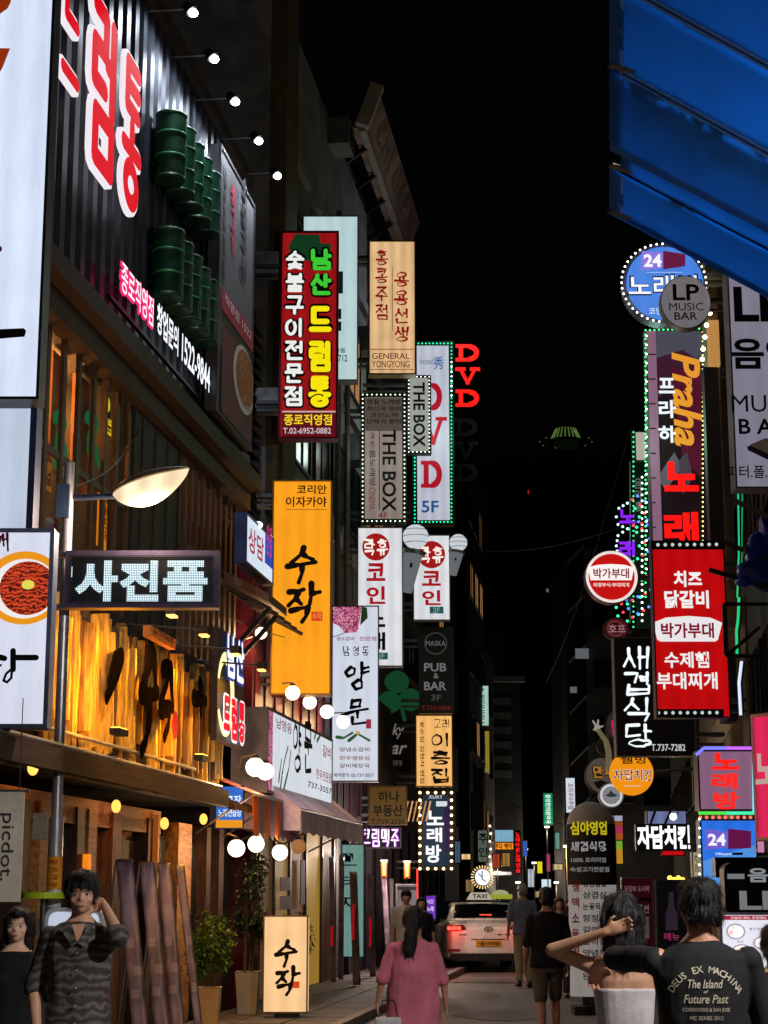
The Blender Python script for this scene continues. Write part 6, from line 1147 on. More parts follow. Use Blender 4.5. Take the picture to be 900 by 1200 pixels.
globe(789, 957, 4.5, 30, 'small warm globe lamp before the pale violet panel', 2.5, au=6, pw=4)
FPk = Frame(P(900, 900, 19), math.radians(-58))
r, FR = sign('wall_sign', (881, 838, 960, 985), frame=FPk, face='#e8285c', s=.85, depth=.2, body='#c8b0b8', fr=.03, label='red and pink wall sign seen at a slant at the right edge', mottle=.2, items=[('text', '노래', (884, 880, 940, 925), '#e8c8b8', {'b': .03, 'e': .6})])
sign('hanging_sign', (886, 985, 896, 1000), 24, '#e89ac8', .7, depth=.1, body='#3a2a34', label='tiny pink lit card right of the blue box sign')
# warm string over the posters
for k in range(4):
    q = MB(); q.ell((0,0,0), (.03,.03,.03)); q.build('string_bulb', em('#ffb840', 4), loc=P(785 + 5*k, 1029 + (k % 2)*2, 22), label='small amber bulb above the poster stands, %s of four' % ('leftmost', 'second from left', 'third from left', 'rightmost')[k], cat='bulb', group='amber bulbs over the poster stands')
# ------------------------------------------------------------------ blue tarpaulin over the near right
def tarp():
    H = 4.45; rows = [(-70, -230), (-2 - 35, -35 - 35), (84, 84), (158, 158), (193, 193), (246, 246)]
    TB = mat('#2468a4', .95, 0, .18, 1.2, .12, 'tarpaulin'); _n = TB.node_tree.nodes; _t = _n.new('ShaderNodeBsdfTranslucent'); _t.inputs[0].default_value = lin('#2494dc'); _m = _n.new('ShaderNodeMixShader'); _m.inputs[0].default_value = .6; _l = TB.node_tree.links; _l.new(_n['Principled BSDF'].outputs[0], _m.inputs[1]); _l.new(_t.outputs[0], _m.inputs[2]); _l.new(_m.outputs[0], _n['Material Output'].inputs[0]); TL = mat('#3f78cc', .5, 0, .1, 3, .05, 'tarpaulin_seam')
    lv = [(-260, .557), (-125, .557), (-25, .557), (78, .557), (160, .53), (192, .53), (246, .535)]
    base = PG(712, 246, H); o = empty('blue_tarpaulin', base, label='blue tarpaulin canopy with seams overhanging the upper right', cat='tarpaulin')
    ue = 714
    def pt(v, sl, u, dz=0): 
        p = PG(u, v + (u-ue)*sl, H); p.z += dz; return p - base
    for i in range(len(lv)-1):
        (va, sa), (vb, sb) = lv[i], lv[i+1]; q = MB(); nu, nv = 24, 8; vs = []; fs_ = []; cut = (i == 4)
        for j in range(nv+1):
            for k in range(nu+1):
                u = (ue + (16 if cut and j > 0 else 0) if k == 0 else ue) + (1040-ue)*k/nu*(1) ; f_ = j/nv; v = va + (vb-va)*f_; sl = sa + (sb-sa)*f_
                p = pt(v, sl, u); d = .006*math.sin(math.pi*f_) + .008*noise.noise(Vector((p.x*2.4+p.y*3, p.y*3, i))) + .003*noise.noise(Vector((p.x*14, p.y*9, i))); vs.append(p + Vector((0, 0, -d - (.05*f_ if i in (3,) else 0))))
        for j in range(nv):
            for k in range(nu):
                if cut and k == 0: continue
                fs_.append((j*(nu+1)+k, j*(nu+1)+k+1, (j+1)*(nu+1)+k+1, (j+1)*(nu+1)+k))
        q.add(vs, fs_); b = q.build('canvas_panel', TB, o, smooth=True); m = b.modifiers.new('t', 'SOLIDIFY'); m.thickness = .006
        if i > 0:
            for off in (0, 7 if i in (2, 3) else 0):
                q = MB(); P0 = [pt(va - off, sa, ue + 12 + (1040-ue)*k/20, -.006) for k in range(21)]
                for a, c in zip(P0, P0[1:]): q.beam(a, c, .012, .008)
                q.build('seam', TL, o)
    q = MB()
    for i in range(len(lv)-1):
        a = pt(lv[i][0] + 4, lv[i][1], ue + 15, -.008); c = pt(lv[i+1][0] - 4, lv[i+1][1], ue + 14, -.008)
        if i != 4: q.beam(a, c, .012, .006)
    q.build('hem_stitch', TL, o)
    a = [pt(246, .535, ue + (1040-ue)*k/12, -.004) for k in range(13)]; q = MB()
    for p, c in zip(a, a[1:]): q.beam(p, c, .02, .012)
    q.build('hem_rope', TB, o)
    for v in (72, 155, 190, 244):
        q = MB(); p = pt(v, .55, ue + 1, -.01); q.beam(p, p + Vector((.055, -.0, .0)) + (pt(v+8, .55, ue+16) - p)*.6, .03, .01); q.build('torn_tab', mat('#4a4038', .9), o)
tarp()
# folded parasol arms with blue cloth
c = P(880, 640, 13); o = empty('folded_parasol', c, label='bundled dark blue parasol with dark ribs at the right edge', cat='parasol')
for (u0, v0, u1, v1) in ((862, 587, 905, 608), (847, 634, 905, 660), (832, 668, 905, 690)): q = MB(); q.beam(P(u0, v0, 13) - c, P(u1, v1, 12.8) - c, .05, .035); q.build('rib', mat('#2a2624', .5, .3, .3), o)
for (u0, v0, u1, v1) in ((848, 708, 905, 708), (850, 768, 905, 770), (852, 768, 890, 735), (848, 708, 850, 768)): q = MB(); q.bar(P(u0, v0, 13.2) - c, P(u1, v1, 13.2) - c, .014, 6); q.build('stay', BLACK, o)
q = MB(); p = P(878, 648, 12.9) - c; q.ell(p, (.05, .05, .06)); q.bar(P(905, 575, 13) - c, P(880, 645, 13) - c, .02, 8); q.build('hub', BLACK, o)
for k, (u, v, a, b) in enumerate(((893, 655, .12, .2), (884, 672, .14, .1), (898, 630, .06, .17), (903, 680, .16, .09), (872, 682, .06, .04))):
    q = MB(); q.ell(P(u, v, 12.9) - c, (a, .09, b), None, 20, 14); q.v = [(x + .025*noise.noise(Vector((x*9, y*9, z*9+k))), y + .03*noise.noise(Vector((x*11+5, y*9, z*9))), z) for x, y, z in q.v]; q.build('cloth_fold', mat('#16309a', .35, 0, .3, 5, .2), o, smooth=True)
# unseen fill lamp added under the tarpaulin to brighten it and the near people
c = Vector((2.35, 6.3, 3.7)); o = empty('fill_lamp', c, label='bare white stall lamp hanging under the blue tarpaulin, outside the picture', cat='lamp'); q = MB(); q.ell((0,0,0), (.06,.06,.08)); q.build('bulb', em('#fff4e0', 12), o, smooth=True); q = MB(); q.bar((0,0,.07), (0,0,.7), .008, 6); q.build('cord', BLACK, o); light('POINT', (0, 0, -.12), 14, '#fff0dc', .1, o)
# overhead wires
for i, (a, b, sag) in enumerate((((505, 640, 45), (860, 560, 30), .6), ((470, 870, 45), (720, 985, 60), .3), ((300, 640, 28), (330, 560, 30), .1), ((60, 690, 17.2), (300, 745, 27), .35), ((262, 720, 23), (420, 735, 36), .3), ((410, 560, 36), (420, 1000, 37), .0), ((540, 700, 60), (690, 640, 80), .8), ((88, 570, 15.5), (180, 470, 22), .25), ((640, 800, 80), (740, 500, 36), .5))):
    A, B = P(*a), P(*b); q = MB(); n = 14; pts = [A.lerp(B, k/n) - Vector((0, 0, sag*math.sin(math.pi*k/n))) for k in range(n+1)]; q.path([p - A for p in pts], .007, 5)
    q.build('overhead_wire', BLACK, loc=A, label=['black wire sagging across the street below the tower', 'black wire across the far street at sign height', 'short black cable by the orange sign', 'cable drooping along the top of the plank wall', 'cable from the crescent to behind the orange sign', 'straight down cable left of the karaoke signs', 'faint cable far above the street gap', 'cable from the lamp post to the window bay', 'cable rising from the far gap to the tall karaoke sign'][i], cat='wire')
# ------------------------------------------------------------------ floor-standing 수작 sign
r, FR = sign('standing_sign', (309, 1073, 361, 1187), 23.7, '#ffcf96', .95, depth=.16, body='#6a5238', fr=.015, mottle=.15, label='peach lit floor sign with black brush letters on the pavement', items=sujak(.72, 325, 1103, .045) + [('rect', 0, (343, 1150, 351, 1158), '#e04a1c', {'e': .8})])
x0, z0, x1, z1 = FR.rect((309, 1073, 361, 1187)); q = MB(); q.box(x1+.002, x1+.012, .01, .15, z0+.02, z1-.02); q.build('side_face', em('#f0c890', .7), r)
q = MB(); q.box(x0+.15, x1-.1, .0, .16, z0-.1, z0); q.build('foot', DARKM, r)
# ------------------------------------------------------------------ potted plants
LEAF = [mat(c, .5, 0, .4, 9, .1, 'leaf') for c in ('#4c6a1c', '#38541a', '#6a7e28')]
LEAFD = [mat(c, .5, 0, .4, 9, .1, 'leaf') for c in ('#1e3016', '#16240f', '#2c3c1c')]
def plant(u, vb, Y, pr0, pr1, ph, crown, leaves, n, mp, label, stems=5, lsz=.07):
    b = P(u, vb, Y); b.z = .1; o = empty('potted_plant', b, label=label, cat='potted plant')
    q = MB(); vs = []; k = 4; s0, s1 = pr0, pr1
    rings = [(0, s0), (ph*.97, s1), (ph, s1+.01), (ph, s1-.02), (ph-.04, s1-.03)]
    for z, s in rings: vs += [(-s,-s,z),(s,-s,z),(s,s,z),(-s,s,z)]
    q.add(vs, [(0,3,2,1)] + [(j*4+i, j*4+(i+1) % 4, (j+1)*4+(i+1) % 4, (j+1)*4+i) for j in range(4) for i in range(4)] + [(16,17,18,19)]); p = q.build('pot', mp, o, bevel=.01)
    q = MB(); q.box(-s1+.03, s1-.03, -s1+.03, s1-.03, ph-.05, ph-.03); q.build('soil', mat('#20160e', .9), o)
    rr = random.Random(int(u)); q = MB(); tips = []
    cx, cz, rx, rz = crown
    for i in range(stems):
        a = rr.uniform(0, 6.28); p0 = Vector((.05*math.cos(a), .05*math.sin(a), ph-.04)); p1 = Vector((cx + rx*.35*math.cos(a), rx*.35*math.sin(a), cz - rz*.2)); q.bar(p0, p1, .012, 6, .008)
        for j in range(4):
            a2 = a + rr.uniform(-1.4, 1.4); p2 = Vector((cx + rx*rr.uniform(.4, .95)*math.cos(a2), rx*rr.uniform(.4, .95)*math.sin(a2), cz + rz*rr.uniform(-.7, .9))); q.bar(p1, p2, .007, 5, .003); tips.append((p1, p2))
    q.build('stem', mat('#4a3c22', .8), o)
    for li, m in enumerate(leaves):
        q = MB()
        for i in range(n // 3):
            a, b_ = rr.choice(tips); t = rr.uniform(.35, 1.1); c = a.lerp(b_, t) + Vector([rr.gauss(0, .05) for _ in range(3)])
            d = Vector((rr.gauss(0, 1), rr.gauss(0, 1), rr.gauss(-.5, .7))).normalized(); sd = d.cross(Vector((rr.gauss(0, .3), rr.gauss(0, .3), 1))).normalized(); L = lsz*rr.uniform(.6, 1.3); nn = sd.cross(d)
            q.add([c, c + d*L*.5 + sd*L*.2 + nn*.008, c + d*L, c + d*L*.5 - sd*L*.2 + nn*.008, c + d*L*.5 - nn*.004], [(0,1,4),(1,2,4),(2,3,4),(3,0,4)])
        q.build('foliage', m, o, kind='stuff')
plant(245, 1196, 21.5, .1, .13, .5, (.03, .9, .3, .42), LEAF, 1500, mat('#b08c5c', .5, 0, .15, 3), 'bushy green plant in a tall tan pot by the banner stands', 6, .075)
plant(290, 1166, 24.5, .12, .16, .55, (.03, 1.45, .22, .75), LEAFD, 1500, mat('#8c8478', .5, 0, .15, 3), 'tall dark shrub in a grey tapered pot beside the glass entrance', 6, .08)
plant(345, 1150, 29, .12, .15, .4, (.0, .9, .25, .4), LEAFD, 700, mat('#3a3430', .5, 0, .15, 3), 'small dark plant in a black pot behind the lit floor sign', 5, .08)
# ------------------------------------------------------------------ folded banner boards on steel stands
def banner_mat():
    m = bpy.data.materials.new('printed_vinyl'); m.use_nodes = True; n = m.node_tree.nodes; L = m.node_tree.links; b = n['Principled BSDF']; b.inputs['Roughness'].default_value = .45
    tc = n.new('ShaderNodeTexCoord'); v = n.new('ShaderNodeTexVoronoi'); v.distance = 'CHEBYCHEV'; v.inputs['Scale'].default_value = 5; nz = n.new('ShaderNodeTexNoise'); nz.inputs['Scale'].default_value = 2.5; nz.inputs['Detail'].default_value = 5
    L.new(tc.outputs['Object'], v.inputs['Vector']); L.new(tc.outputs['Object'], nz.inputs['Vector'])
    cr = n.new('ShaderNodeValToRGB'); cr.color_ramp.elements[0].color = lin('#453a46'); cr.color_ramp.elements[1].color = lin('#82697a'); cr.color_ramp.elements[0].position = .35; cr.color_ramp.elements[1].position = .65; L.new(nz.outputs[0], cr.inputs[0])
    mx = n.new('ShaderNodeMix'); mx.data_type = 'RGBA'; mx.inputs[7].default_value = lin('#9c8894'); gt = n.new('ShaderNodeMath'); gt.operation = 'LESS_THAN'; gt.inputs[1].default_value = .22; L.new(v.outputs[0], gt.inputs[0])
    mu = n.new('ShaderNodeMath'); mu.operation = 'MULTIPLY'; mu.inputs[1].default_value = .35; L.new(gt.outputs[0], mu.inputs[0]); L.new(mu.outputs[0], mx.inputs[0]); L.new(cr.outputs[0], mx.inputs[6]); L.new(mx.outputs[2], b.inputs['Base Color'])
    bp = n.new('ShaderNodeBump'); bp.inputs['Strength'].default_value = .5; bp.inputs['Distance'].default_value = .03; L.new(nz.outputs[0], bp.inputs['Height']); L.new(bp.outputs[0], b.inputs['Normal'])
    return m
VIN = banner_mat()
def banner(tl, tr, bl, br, Y, label, grp, dy=.9, legs=True):
    """a vinyl board whose top leans back; tl..br are photo pixels"""
    A, B = P(tl[0], tl[1], Y), P(tr[0], tr[1], Y); C0, D0 = P(bl[0], bl[1], Y - .35), P(br[0], br[1], Y - .35)
    k = (A.z - .12)/(A.z - C0.z); C0 = A + (C0 - A)*k; D0 = B + (D0 - B)*((B.z - .12)/(B.z - D0.z))
    o = empty('banner_stand', Vector((C0.x, C0.y, .1)), label=label, cat='banner stand', group=grp); b = Vector(o.location); q = MB(); n = 30; vs = []
    for i in range(n+1):
        t = i/n; l = A.lerp(C0, t) - b; r = B.lerp(D0, t) - b; w_ = .004*math.sin(t*23 + tl[0]); 
        for j in range(5): s = j/4; p = l.lerp(r, s); p.y += w_*math.sin(s*3.1+.5) + .006*math.sin(t*14+s*4); p.x += .002*math.sin(t*37+tl[0]); vs.append(p)
    q.add(vs, [(i*5+j, i*5+j+1, (i+1)*5+j+1, (i+1)*5+j) for i in range(n) for j in range(4)]); f = q.build('vinyl_board', VIN, o, smooth=True); m = f.modifiers.new('t', 'SOLIDIFY'); m.thickness = .02
    for (a, c) in ((A, C0), (B, D0)): q = MB(); q.bar(a - b + Vector((0,.03,0)), c - b + Vector((0,.03,0)), .009, 6); q.build('frame_rail', STEEL, o)
    q = MB(); q.bar(A - b, B - b, .012, 6); q.build('top_rail', STEEL, o)
    if legs:
        for a, dx in ((A, -.28), (B, -.05)): q = MB(); q.bar(a - b, Vector((a.x + dx, a.y + dy, .0+.1)) - Vector((b.x, b.y, .1)), .01, 6); q.build('leg', mat('#b8b4b4', .35, .8), o)
        q = MB(); q.bar(A - b, Vector((A.x-.22, A.y + .1, .02)) - Vector((b.x, b.y, 0)), .01, 6); q.build('leg', mat('#b8b4b4', .35, .8), o)
    return o
g = 'folded banner stands outside the pub'
banner((136, 1008), (155, 1008), (155, 1200), (172, 1200), 18.5, 'reddish purple folded banner stand, nearest the man in the patterned shirt', g)
banner((164, 1011), (180, 1011), (181, 1200), (197, 1200), 18.9, 'plain mauve folded banner stand, second from the man', g)
banner((185, 1012), (199, 1012), (201, 1200), (215, 1200), 19.3, 'mauve folded banner stand, third from the man', g)
banner((206, 1014), (215, 1015), (228, 1200), (236, 1200), 19.7, 'thin tilted folded banner stand closest to the tan pot', g, legs=False)
g = 'pale banner stands farther along the left pavement'
for i, (u, v, w_, h, l, Y) in enumerate(((386, 1005, 5, 148, 2, 33), (398, 1002, 5, 150, -1, 34), (410, 1022, 8, 130, 4, 32), (431, 1026, 6, 122, 3, 35), (447, 1030, 6, 102, 6, 37), (456, 1030, 5, 98, 3, 38))):
    banner((u, v), (u+w_, v), (u+l, v+h), (u+l+w_, v+h), Y, ('grey narrow banner stand left of the cyan door sign', 'narrow banner stand crossing the cyan door sign', 'widest pale banner stand with red glow in front of the cyan sign', 'slim banner stand right of the cyan sign', 'cream banner stand left of the two facing pedestrians', 'second cream banner stand beside the two facing pedestrians')[i], g, legs=False)
for (u, v0, v1, Y) in ((386, 1085, 1115, 32.5), (411, 1060, 1112, 31.5), (431, 1075, 1118, 34.5)):
    a = P(u+3, v0, Y); b = P(u+3, v1, Y); q = MB(); q.box(-.022, .022, -.03, 0, (b.z-a.z)*.8, 0); q.build('red_light_strip', em('#d01420', .45), loc=a, label='short red light strip on the banner stand at column %s' % {386: 'nearest the glass door', 411: 'in front of the cyan sign', 431: 'just right of the cyan sign'}[u], cat='light strip')
# A-frame poster behind the pair, purple screen
sign('poster_stand', (464, 1036, 490, 1100), 37.5, '#b8b0b8', .2, depth=.06, body='#8a868c', label='pale poster board behind the two facing pedestrians', light=False, fr=.02, items=[('rect', 0, (466, 1039, 488, 1043), '#5a5460', {'e': .05})])
sign('screen', (498, 1049, 511, 1078), 38, '#7a3ad0', .7, depth=.08, body='#1a1a22', label='small upright purple screen left of the taxi', fr=.02, items=[('text', '시간', (500, 1054, 508, 1059), '#f0e0ff', {'e': 1}), ('text', '노래', (500, 1062, 508, 1068), '#f0e0ff', {'e': 1})])
a = P(488, 1018, 37); q = MB(); q.box(0, .035, 0, .035, -.6, 0); q.build('light_pole', em('#ff2a30', .9), loc=a, label='thin red glowing pole above the two facing pedestrians', cat='light')
# ------------------------------------------------------------------ taxi
def taxi():
    Y = 39; c = Vector((P(572, 1100, Y).x, Y, .005)); o = empty('taxi', c, math.radians(2.5), label='silver white saloon taxi with red tail lights seen from behind', cat='taxi')
    WHT = mat('#e4e0dc', .25, .25, .1, 3, .02, 'car_paint'); GL = mat('#0c0e12', .06, .1, .1, 2, .0, 'dark_glass')
    W = .91
    # lower body: sections from tail to nose: (y, half width, z bottom, z top, corner)
    secs = [(0, .74, .42, .86, .1), (.04, .84, .33, .97, .12), (.14, .9, .27, 1.05, .14), (.5, W, .24, 1.1, .16), (1.0, W, .22, 1.08, .16), (2.2, W, .22, 1.02, .14), (3.3, W, .22, .98, .14), (4.2, .89, .24, .88, .16), (4.65, .8, .28, .74, .14), (4.78, .66, .36, .62, .1)]
    def sect(w_, z0, z1, r):
        pts = []
        for cx, cz, a0 in ((w_-r, z1-r, 0), (-w_+r, z1-r, 90), (-w_+r, z0+r*.6, 180), (w_-r, z0+r*.6, 270)):
            for k in range(5): t = math.radians(a0 + 22.5*k); pts.append((cx + r*math.cos(t), cz + (r if a0 < 180 else r*.6)*math.sin(t)))
        return pts
    q = MB(); vs = []; N = 20
    for y, w_, z0, z1, r in secs: vs += [(p[0], y, p[1]) for p in sect(w_, z0, z1, r)]
    f = [(j*N+i, j*N+(i+1) % N, (j+1)*N+(i+1) % N, (j+1)*N+i) for j in range(len(secs)-1) for i in range(N)] + [tuple(range(N-1, -1, -1)), tuple(range((len(secs)-1)*N, len(secs)*N))]
    q.add(vs, f); b = q.build('body', WHT, o, smooth=True); b.modifiers.new('s', 'SUBSURF').render_levels = 1
    # cabin
    cs = [(.42, .80, 1.04, 1.1, .03), (.78, .76, 1.0, 1.27, .05), (1.15, .7, 1.0, 1.4, .09), (1.7, .67, 1.0, 1.46, .12), (2.4, .67, 1.0, 1.45, .12), (3.0, .71, 1.0, 1.3, .08), (3.5, .77, .98, 1.04, .03)]
    q = MB(); vs = []
    for y, w_, z0, z1, r in cs: vs += [(p[0]*(1 + .12*(1 - (p[1]-z0)/(z1-z0+.01))), y, p[1]) for p in sect(w_, z0, z1, r)]
    f = [(j*N+i, j*N+(i+1) % N, (j+1)*N+(i+1) % N, (j+1)*N+i) for j in range(len(cs)-1) for i in range(N)] + [tuple(range(N-1, -1, -1)), tuple(range((len(cs)-1)*N, len(cs)*N))]
    q.add(vs, f); q.build('cabin', WHT, o, smooth=True).modifiers.new('s', 'SUBSURF').render_levels = 1
    q = MB(); q.add([(-.7, .46, 1.125), (.7, .46, 1.125), (.6, 1.12, 1.4), (-.6, 1.12, 1.4), (0, .455, 1.135), (0, 1.1, 1.425)], [(0, 4, 5, 3), (4, 1, 2, 5)]); q.build('rear_window', GL, o)
    q = MB(); q.box(-.12, .14, .56, .6, 1.175, 1.2); q.build('high_brake_light', em('#ff4a40', 1.6), o)
    for s in (-1, 1):
        q = MB(); q.add([(s*.8, .9, 1.1), (s*.79, 3.0, 1.08), (s*.7, 2.6, 1.38), (s*.7, 1.4, 1.38)], [(0,1,2,3)]); q.build('side_window', GL, o)
        q = MB(); pts = [(.46, .9), (.52, .99), (.86, .98), (.88, .88), (.7, .85)]; q.prism([(s*p[0], p[1]) for p in pts], -.005 + .0, .2); t = q.build('tail_light', mat('#5a0a0e', .2, 0, .1), o)
        for k in range(3): q = MB(); x = .58 + k*.1; q.box(min(s*x, s*(x+.085)), max(s*x, s*(x+.085)), -.02, .0, .885, .955); q.build('lit_lens', em('#ff3426', 6), t)
        light('POINT', (s*.72, -.3, .92), 6, '#ff2010', .12, o)
        q = MB(); q.box(min(s*.6, s*.84), max(s*.6, s*.84), -.0, .06, .44, .49); q.build('reflector', mat('#7a1014', .2), o)
        q = MB(); q.ell((s*1.0, 3.0, 1.06), (.1, .07, .075)); q.build('wing_mirror', WHT, o, smooth=True)
        for y in (.95, 3.75):
            q = MB(); q.bar((s*.9, y, .32), (s*.66, y, .32), .325, 24); wl = q.build('wheel', mat('#0b0b0c', .8), o); q = MB(); q.bar((s*.905, y, .32), (s*.88, y, .32), .2, 16); q.build('rim', STEEL, wl)
    q = MB(); q.box(-.8, .8, -.012, .2, .25, .4); q.build('lower_bumper', mat('#0e0e10', .6), o)
    q = MB(); q.box(-.27, .27, -.022, -.0, .545, .665); pl = q.build('number_plate', mat('#c89018', .5, 0, .1), o); lay = Frame(c, o.rotation_euler.z)
    q = MB(); place_text(q, '서울31바7208', (-.24, .56, .24, .65), .02, -.028); q.build('lettering', mat('#18140c', .6), pl)
    q = MB(); q.box(-.36, .36, -.008, .1, .68, .7); q.build('boot_line', mat('#4a4846', .5), o); q = MB(); q.path([(.09*math.cos(a*.5236), -.01, .9+.05*math.sin(a*.5236)) for a in range(13)], .01, 5); q.path([(-.03,-.01,.87),(-.015,-.01,.93)], .009, 5); q.path([(.015,-.01,.87),(.03,-.01,.93)], .009, 5); q.path([(-.02,-.01,.9),(.02,-.01,.9)], .009, 5); q.build('oval_emblem', STEEL, o)
    for x, w_ in ((-.62, .16), (.2, .1), (.36, .12)): q = MB(); q.box(x, x+w_, -.012, .02, .78, .8); q.build('name_badge', STEEL, o)
    q = MB(); q.add([(-.28, 1.75, 1.5), (.28, 1.75, 1.5), (.18, 1.75, 1.66), (-.18, 1.75, 1.66), (-.28, 1.98, 1.5), (.28, 1.98, 1.5), (.18, 1.98, 1.66), (-.18, 1.98, 1.66)], [(0,1,2,3),(7,6,5,4),(0,4,5,1),(1,5,6,2),(2,6,7,3),(3,7,4,0)]); sg = q.build('roof_sign', em('#e8dcc8', .5), o)
    q = MB(); place_text(q, 'TAXI', (-.16, 1.535, .16, 1.625), .03, 1.74); q.build('lettering', mat('#1c1a18', .6), sg)
    return o
tx = taxi()
# another taxi roof sign beyond: far yellow-topped car
c = P(590, 1062, 56); o = empty('far_taxi', Vector((c.x, 56, 0)), label='second taxi far ahead with a yellow green lit roof bar', cat='taxi')
q = MB(); 
vs = []; q.box(-.85, .85, 0, 4.3, .25, .95); q.build('body', mat('#5a5854', .3, .3), o, bevel=.08); q = MB(); q.add([(-.75,.5,.95),(.75,.5,.95),(.62,1.1,1.42),(-.62,1.1,1.42),(-.75,3.3,.95),(.75,3.3,.95),(.62,2.4,1.42),(-.62,2.4,1.42)], [(0,1,2,3),(7,6,5,4),(1,5,6,2),(2,6,7,3),(3,7,4,0)]); q.build('cabin', mat('#2c2c30', .2, .2), o)
q = MB(); q.box(-.36, .36, 1.2, 1.45, 1.46, 1.6); rb_ = q.build('roof_bar', em('#c8d040', .5), o); q = MB(); q.ell((0, 1.3, 1.6), (.26, .1, .14)); q.build('dome', em('#d8d8a0', .5), o)
for s in (-1, 1):
    for y in (.8, 3.4): q = MB(); q.bar((s*.86, y, .32), (s*.66, y, .32), .32, 16); q.build('wheel', BLACK, o)
    q = MB(); q.box(min(s*.6, s*.82), max(s*.6, s*.82), -.02, .02, .75, .85); q.build('tail_light', em('#c02020', .5), o)
# parked dark car left of taxi
c = P(530, 1080, 47); o = empty('parked_car', Vector((c.x-.25, 47, 0)), label='dark parked car with a bluish window half hidden behind the taxi', cat='car')
q = MB(); q.box(-.85, .85, 0, 4.2, .25, .95); q.build('body', mat('#16171c', .25, .3), o, bevel=.08); q = MB(); q.add([(-.75,.5,.95),(.75,.5,.95),(.62,1.1,1.45),(-.62,1.1,1.45),(-.75,3.3,.95),(.75,3.3,.95),(.62,2.4,1.45),(-.62,2.4,1.45)], [(0,1,2,3),(7,6,5,4),(1,5,6,2),(2,6,7,3),(3,7,4,0)]); q.build('cabin', mat('#2a3448', .1, .2), o)
for s in (-1, 1):
    for y in (.8, 3.4): q = MB(); q.bar((s*.86, y, .32), (s*.66, y, .32), .32, 16); q.build('wheel', BLACK, o)
    q = MB(); q.box(min(s*.6, s*.82), max(s*.6, s*.82), -.02, .02, .75, .85); q.build('tail_light', mat('#5a1014', .3), o)
# ------------------------------------------------------------------ people
SKIN = {}
def skin(c):
    if c in SKIN: return SKIN[c]
    m = mat(c, .5, 0, .1, 12, .03, 'skin'); m.node_tree.nodes['Principled BSDF'].inputs['Subsurface Weight'].default_value = .12; m.node_tree.nodes['Principled BSDF'].inputs['Subsurface Radius'].default_value = (.02, .008, .004); SKIN[c] = m; return m
def remesh(q, name, m, parent, vox, smooth=3, disp=0, dscale=8, seed=0, stretch=(1,1,1)):
    o = q.build(name, m, None); md = o.modifiers.new('r', 'REMESH'); md.mode = 'VOXEL'; md.voxel_size = vox
    if smooth: sm = o.modifiers.new('s', 'SMOOTH'); sm.factor = .5; sm.iterations = smooth
    dg = bpy.context.evaluated_depsgraph_get(); me = bpy.data.meshes.new_from_object(o.evaluated_get(dg)); o.modifiers.clear(); old = o.data; o.data = me; bpy.data.meshes.remove(old); me.name = name
    if disp:
        off = Vector((seed*3.1, seed*1.7, 0)); nn = [v.normal.copy() for v in me.vertices]
        for v, n in zip(me.vertices, nn):
            p = v.co; s = Vector((p.x*stretch[0], p.y*stretch[1], p.z*stretch[2])) * dscale + off
            v.co = p + n * disp * (noise.noise(s) + .5*noise.noise(s*2.1))
        me.update()
    me.polygons.foreach_set('use_smooth', [True]*len(me.polygons)); me.materials.clear(); me.materials.append(m); o.parent = parent; return o
def loft(q, rings, n=24):
    """rings: (centre, rx, ry) stacked; closed ends"""
    vs = []
    for c, rx, ry in rings:
        for i in range(n): a = 2*math.pi*i/n; ca, sa = math.cos(a), math.sin(a); e = .8; vs.append((c[0] + rx*math.copysign(abs(ca)**e, ca), c[1] + ry*math.copysign(abs(sa)**e, sa), c[2]))
    m = len(rings); q.add(vs, [(j*n+i, j*n+(i+1) % n, (j+1)*n+(i+1) % n, (j+1)*n+i) for j in range(m-1) for i in range(n)] + [tuple(range(n-1, -1, -1)), tuple(range((m-1)*n, m*n))])
def hand(q, w_, d, palm_n, s=1, curl=.25, vox=.01):
    """palm and five bent fingers from wrist w_, pointing along d"""
    d = d.normalized(); sd = d.cross(palm_n).normalized(); pn = sd.cross(d).normalized(); M = Matrix((sd, pn, d)).transposed()
    q.ell(w_ + d*.05*s, (.04*s, .018*s, .052*s), M, 14, 9); q.ell(w_ + d*.01*s, (.028*s, .02*s, .03*s), M, 12, 8)
    for k, (off, L, r) in enumerate(((-.03, .068, .0085), (-.0105, .076, .009), (.0105, .071, .0088), (.03, .056, .0078))):
        a = w_ + d*.088*s + sd*off*s; dd = (d + sd*off*2.5).normalized(); b1 = a + (dd*math.cos(curl) + pn*math.sin(curl))*L*.5*s; c2 = curl*2.6; e = b1 + (dd*math.cos(c2) + pn*math.sin(c2))*L*.5*s
        q.cap(a - dd*.02*s, r*s, b1, r*s*.95, 8); q.cap(b1, r*s*.95, e, r*s*.75, 8)
    a = w_ + d*.025*s - sd*.03*s; b1 = a + (d*.6 - sd*.7 + pn*.2).normalized()*.035*s; e = b1 + (d*.9 - sd*.3 + pn*.25).normalized()*.03*s
    q.cap(a, .012*s, b1, .0105*s, 8); q.cap(b1, .0105*s, e, .008*s, 8)
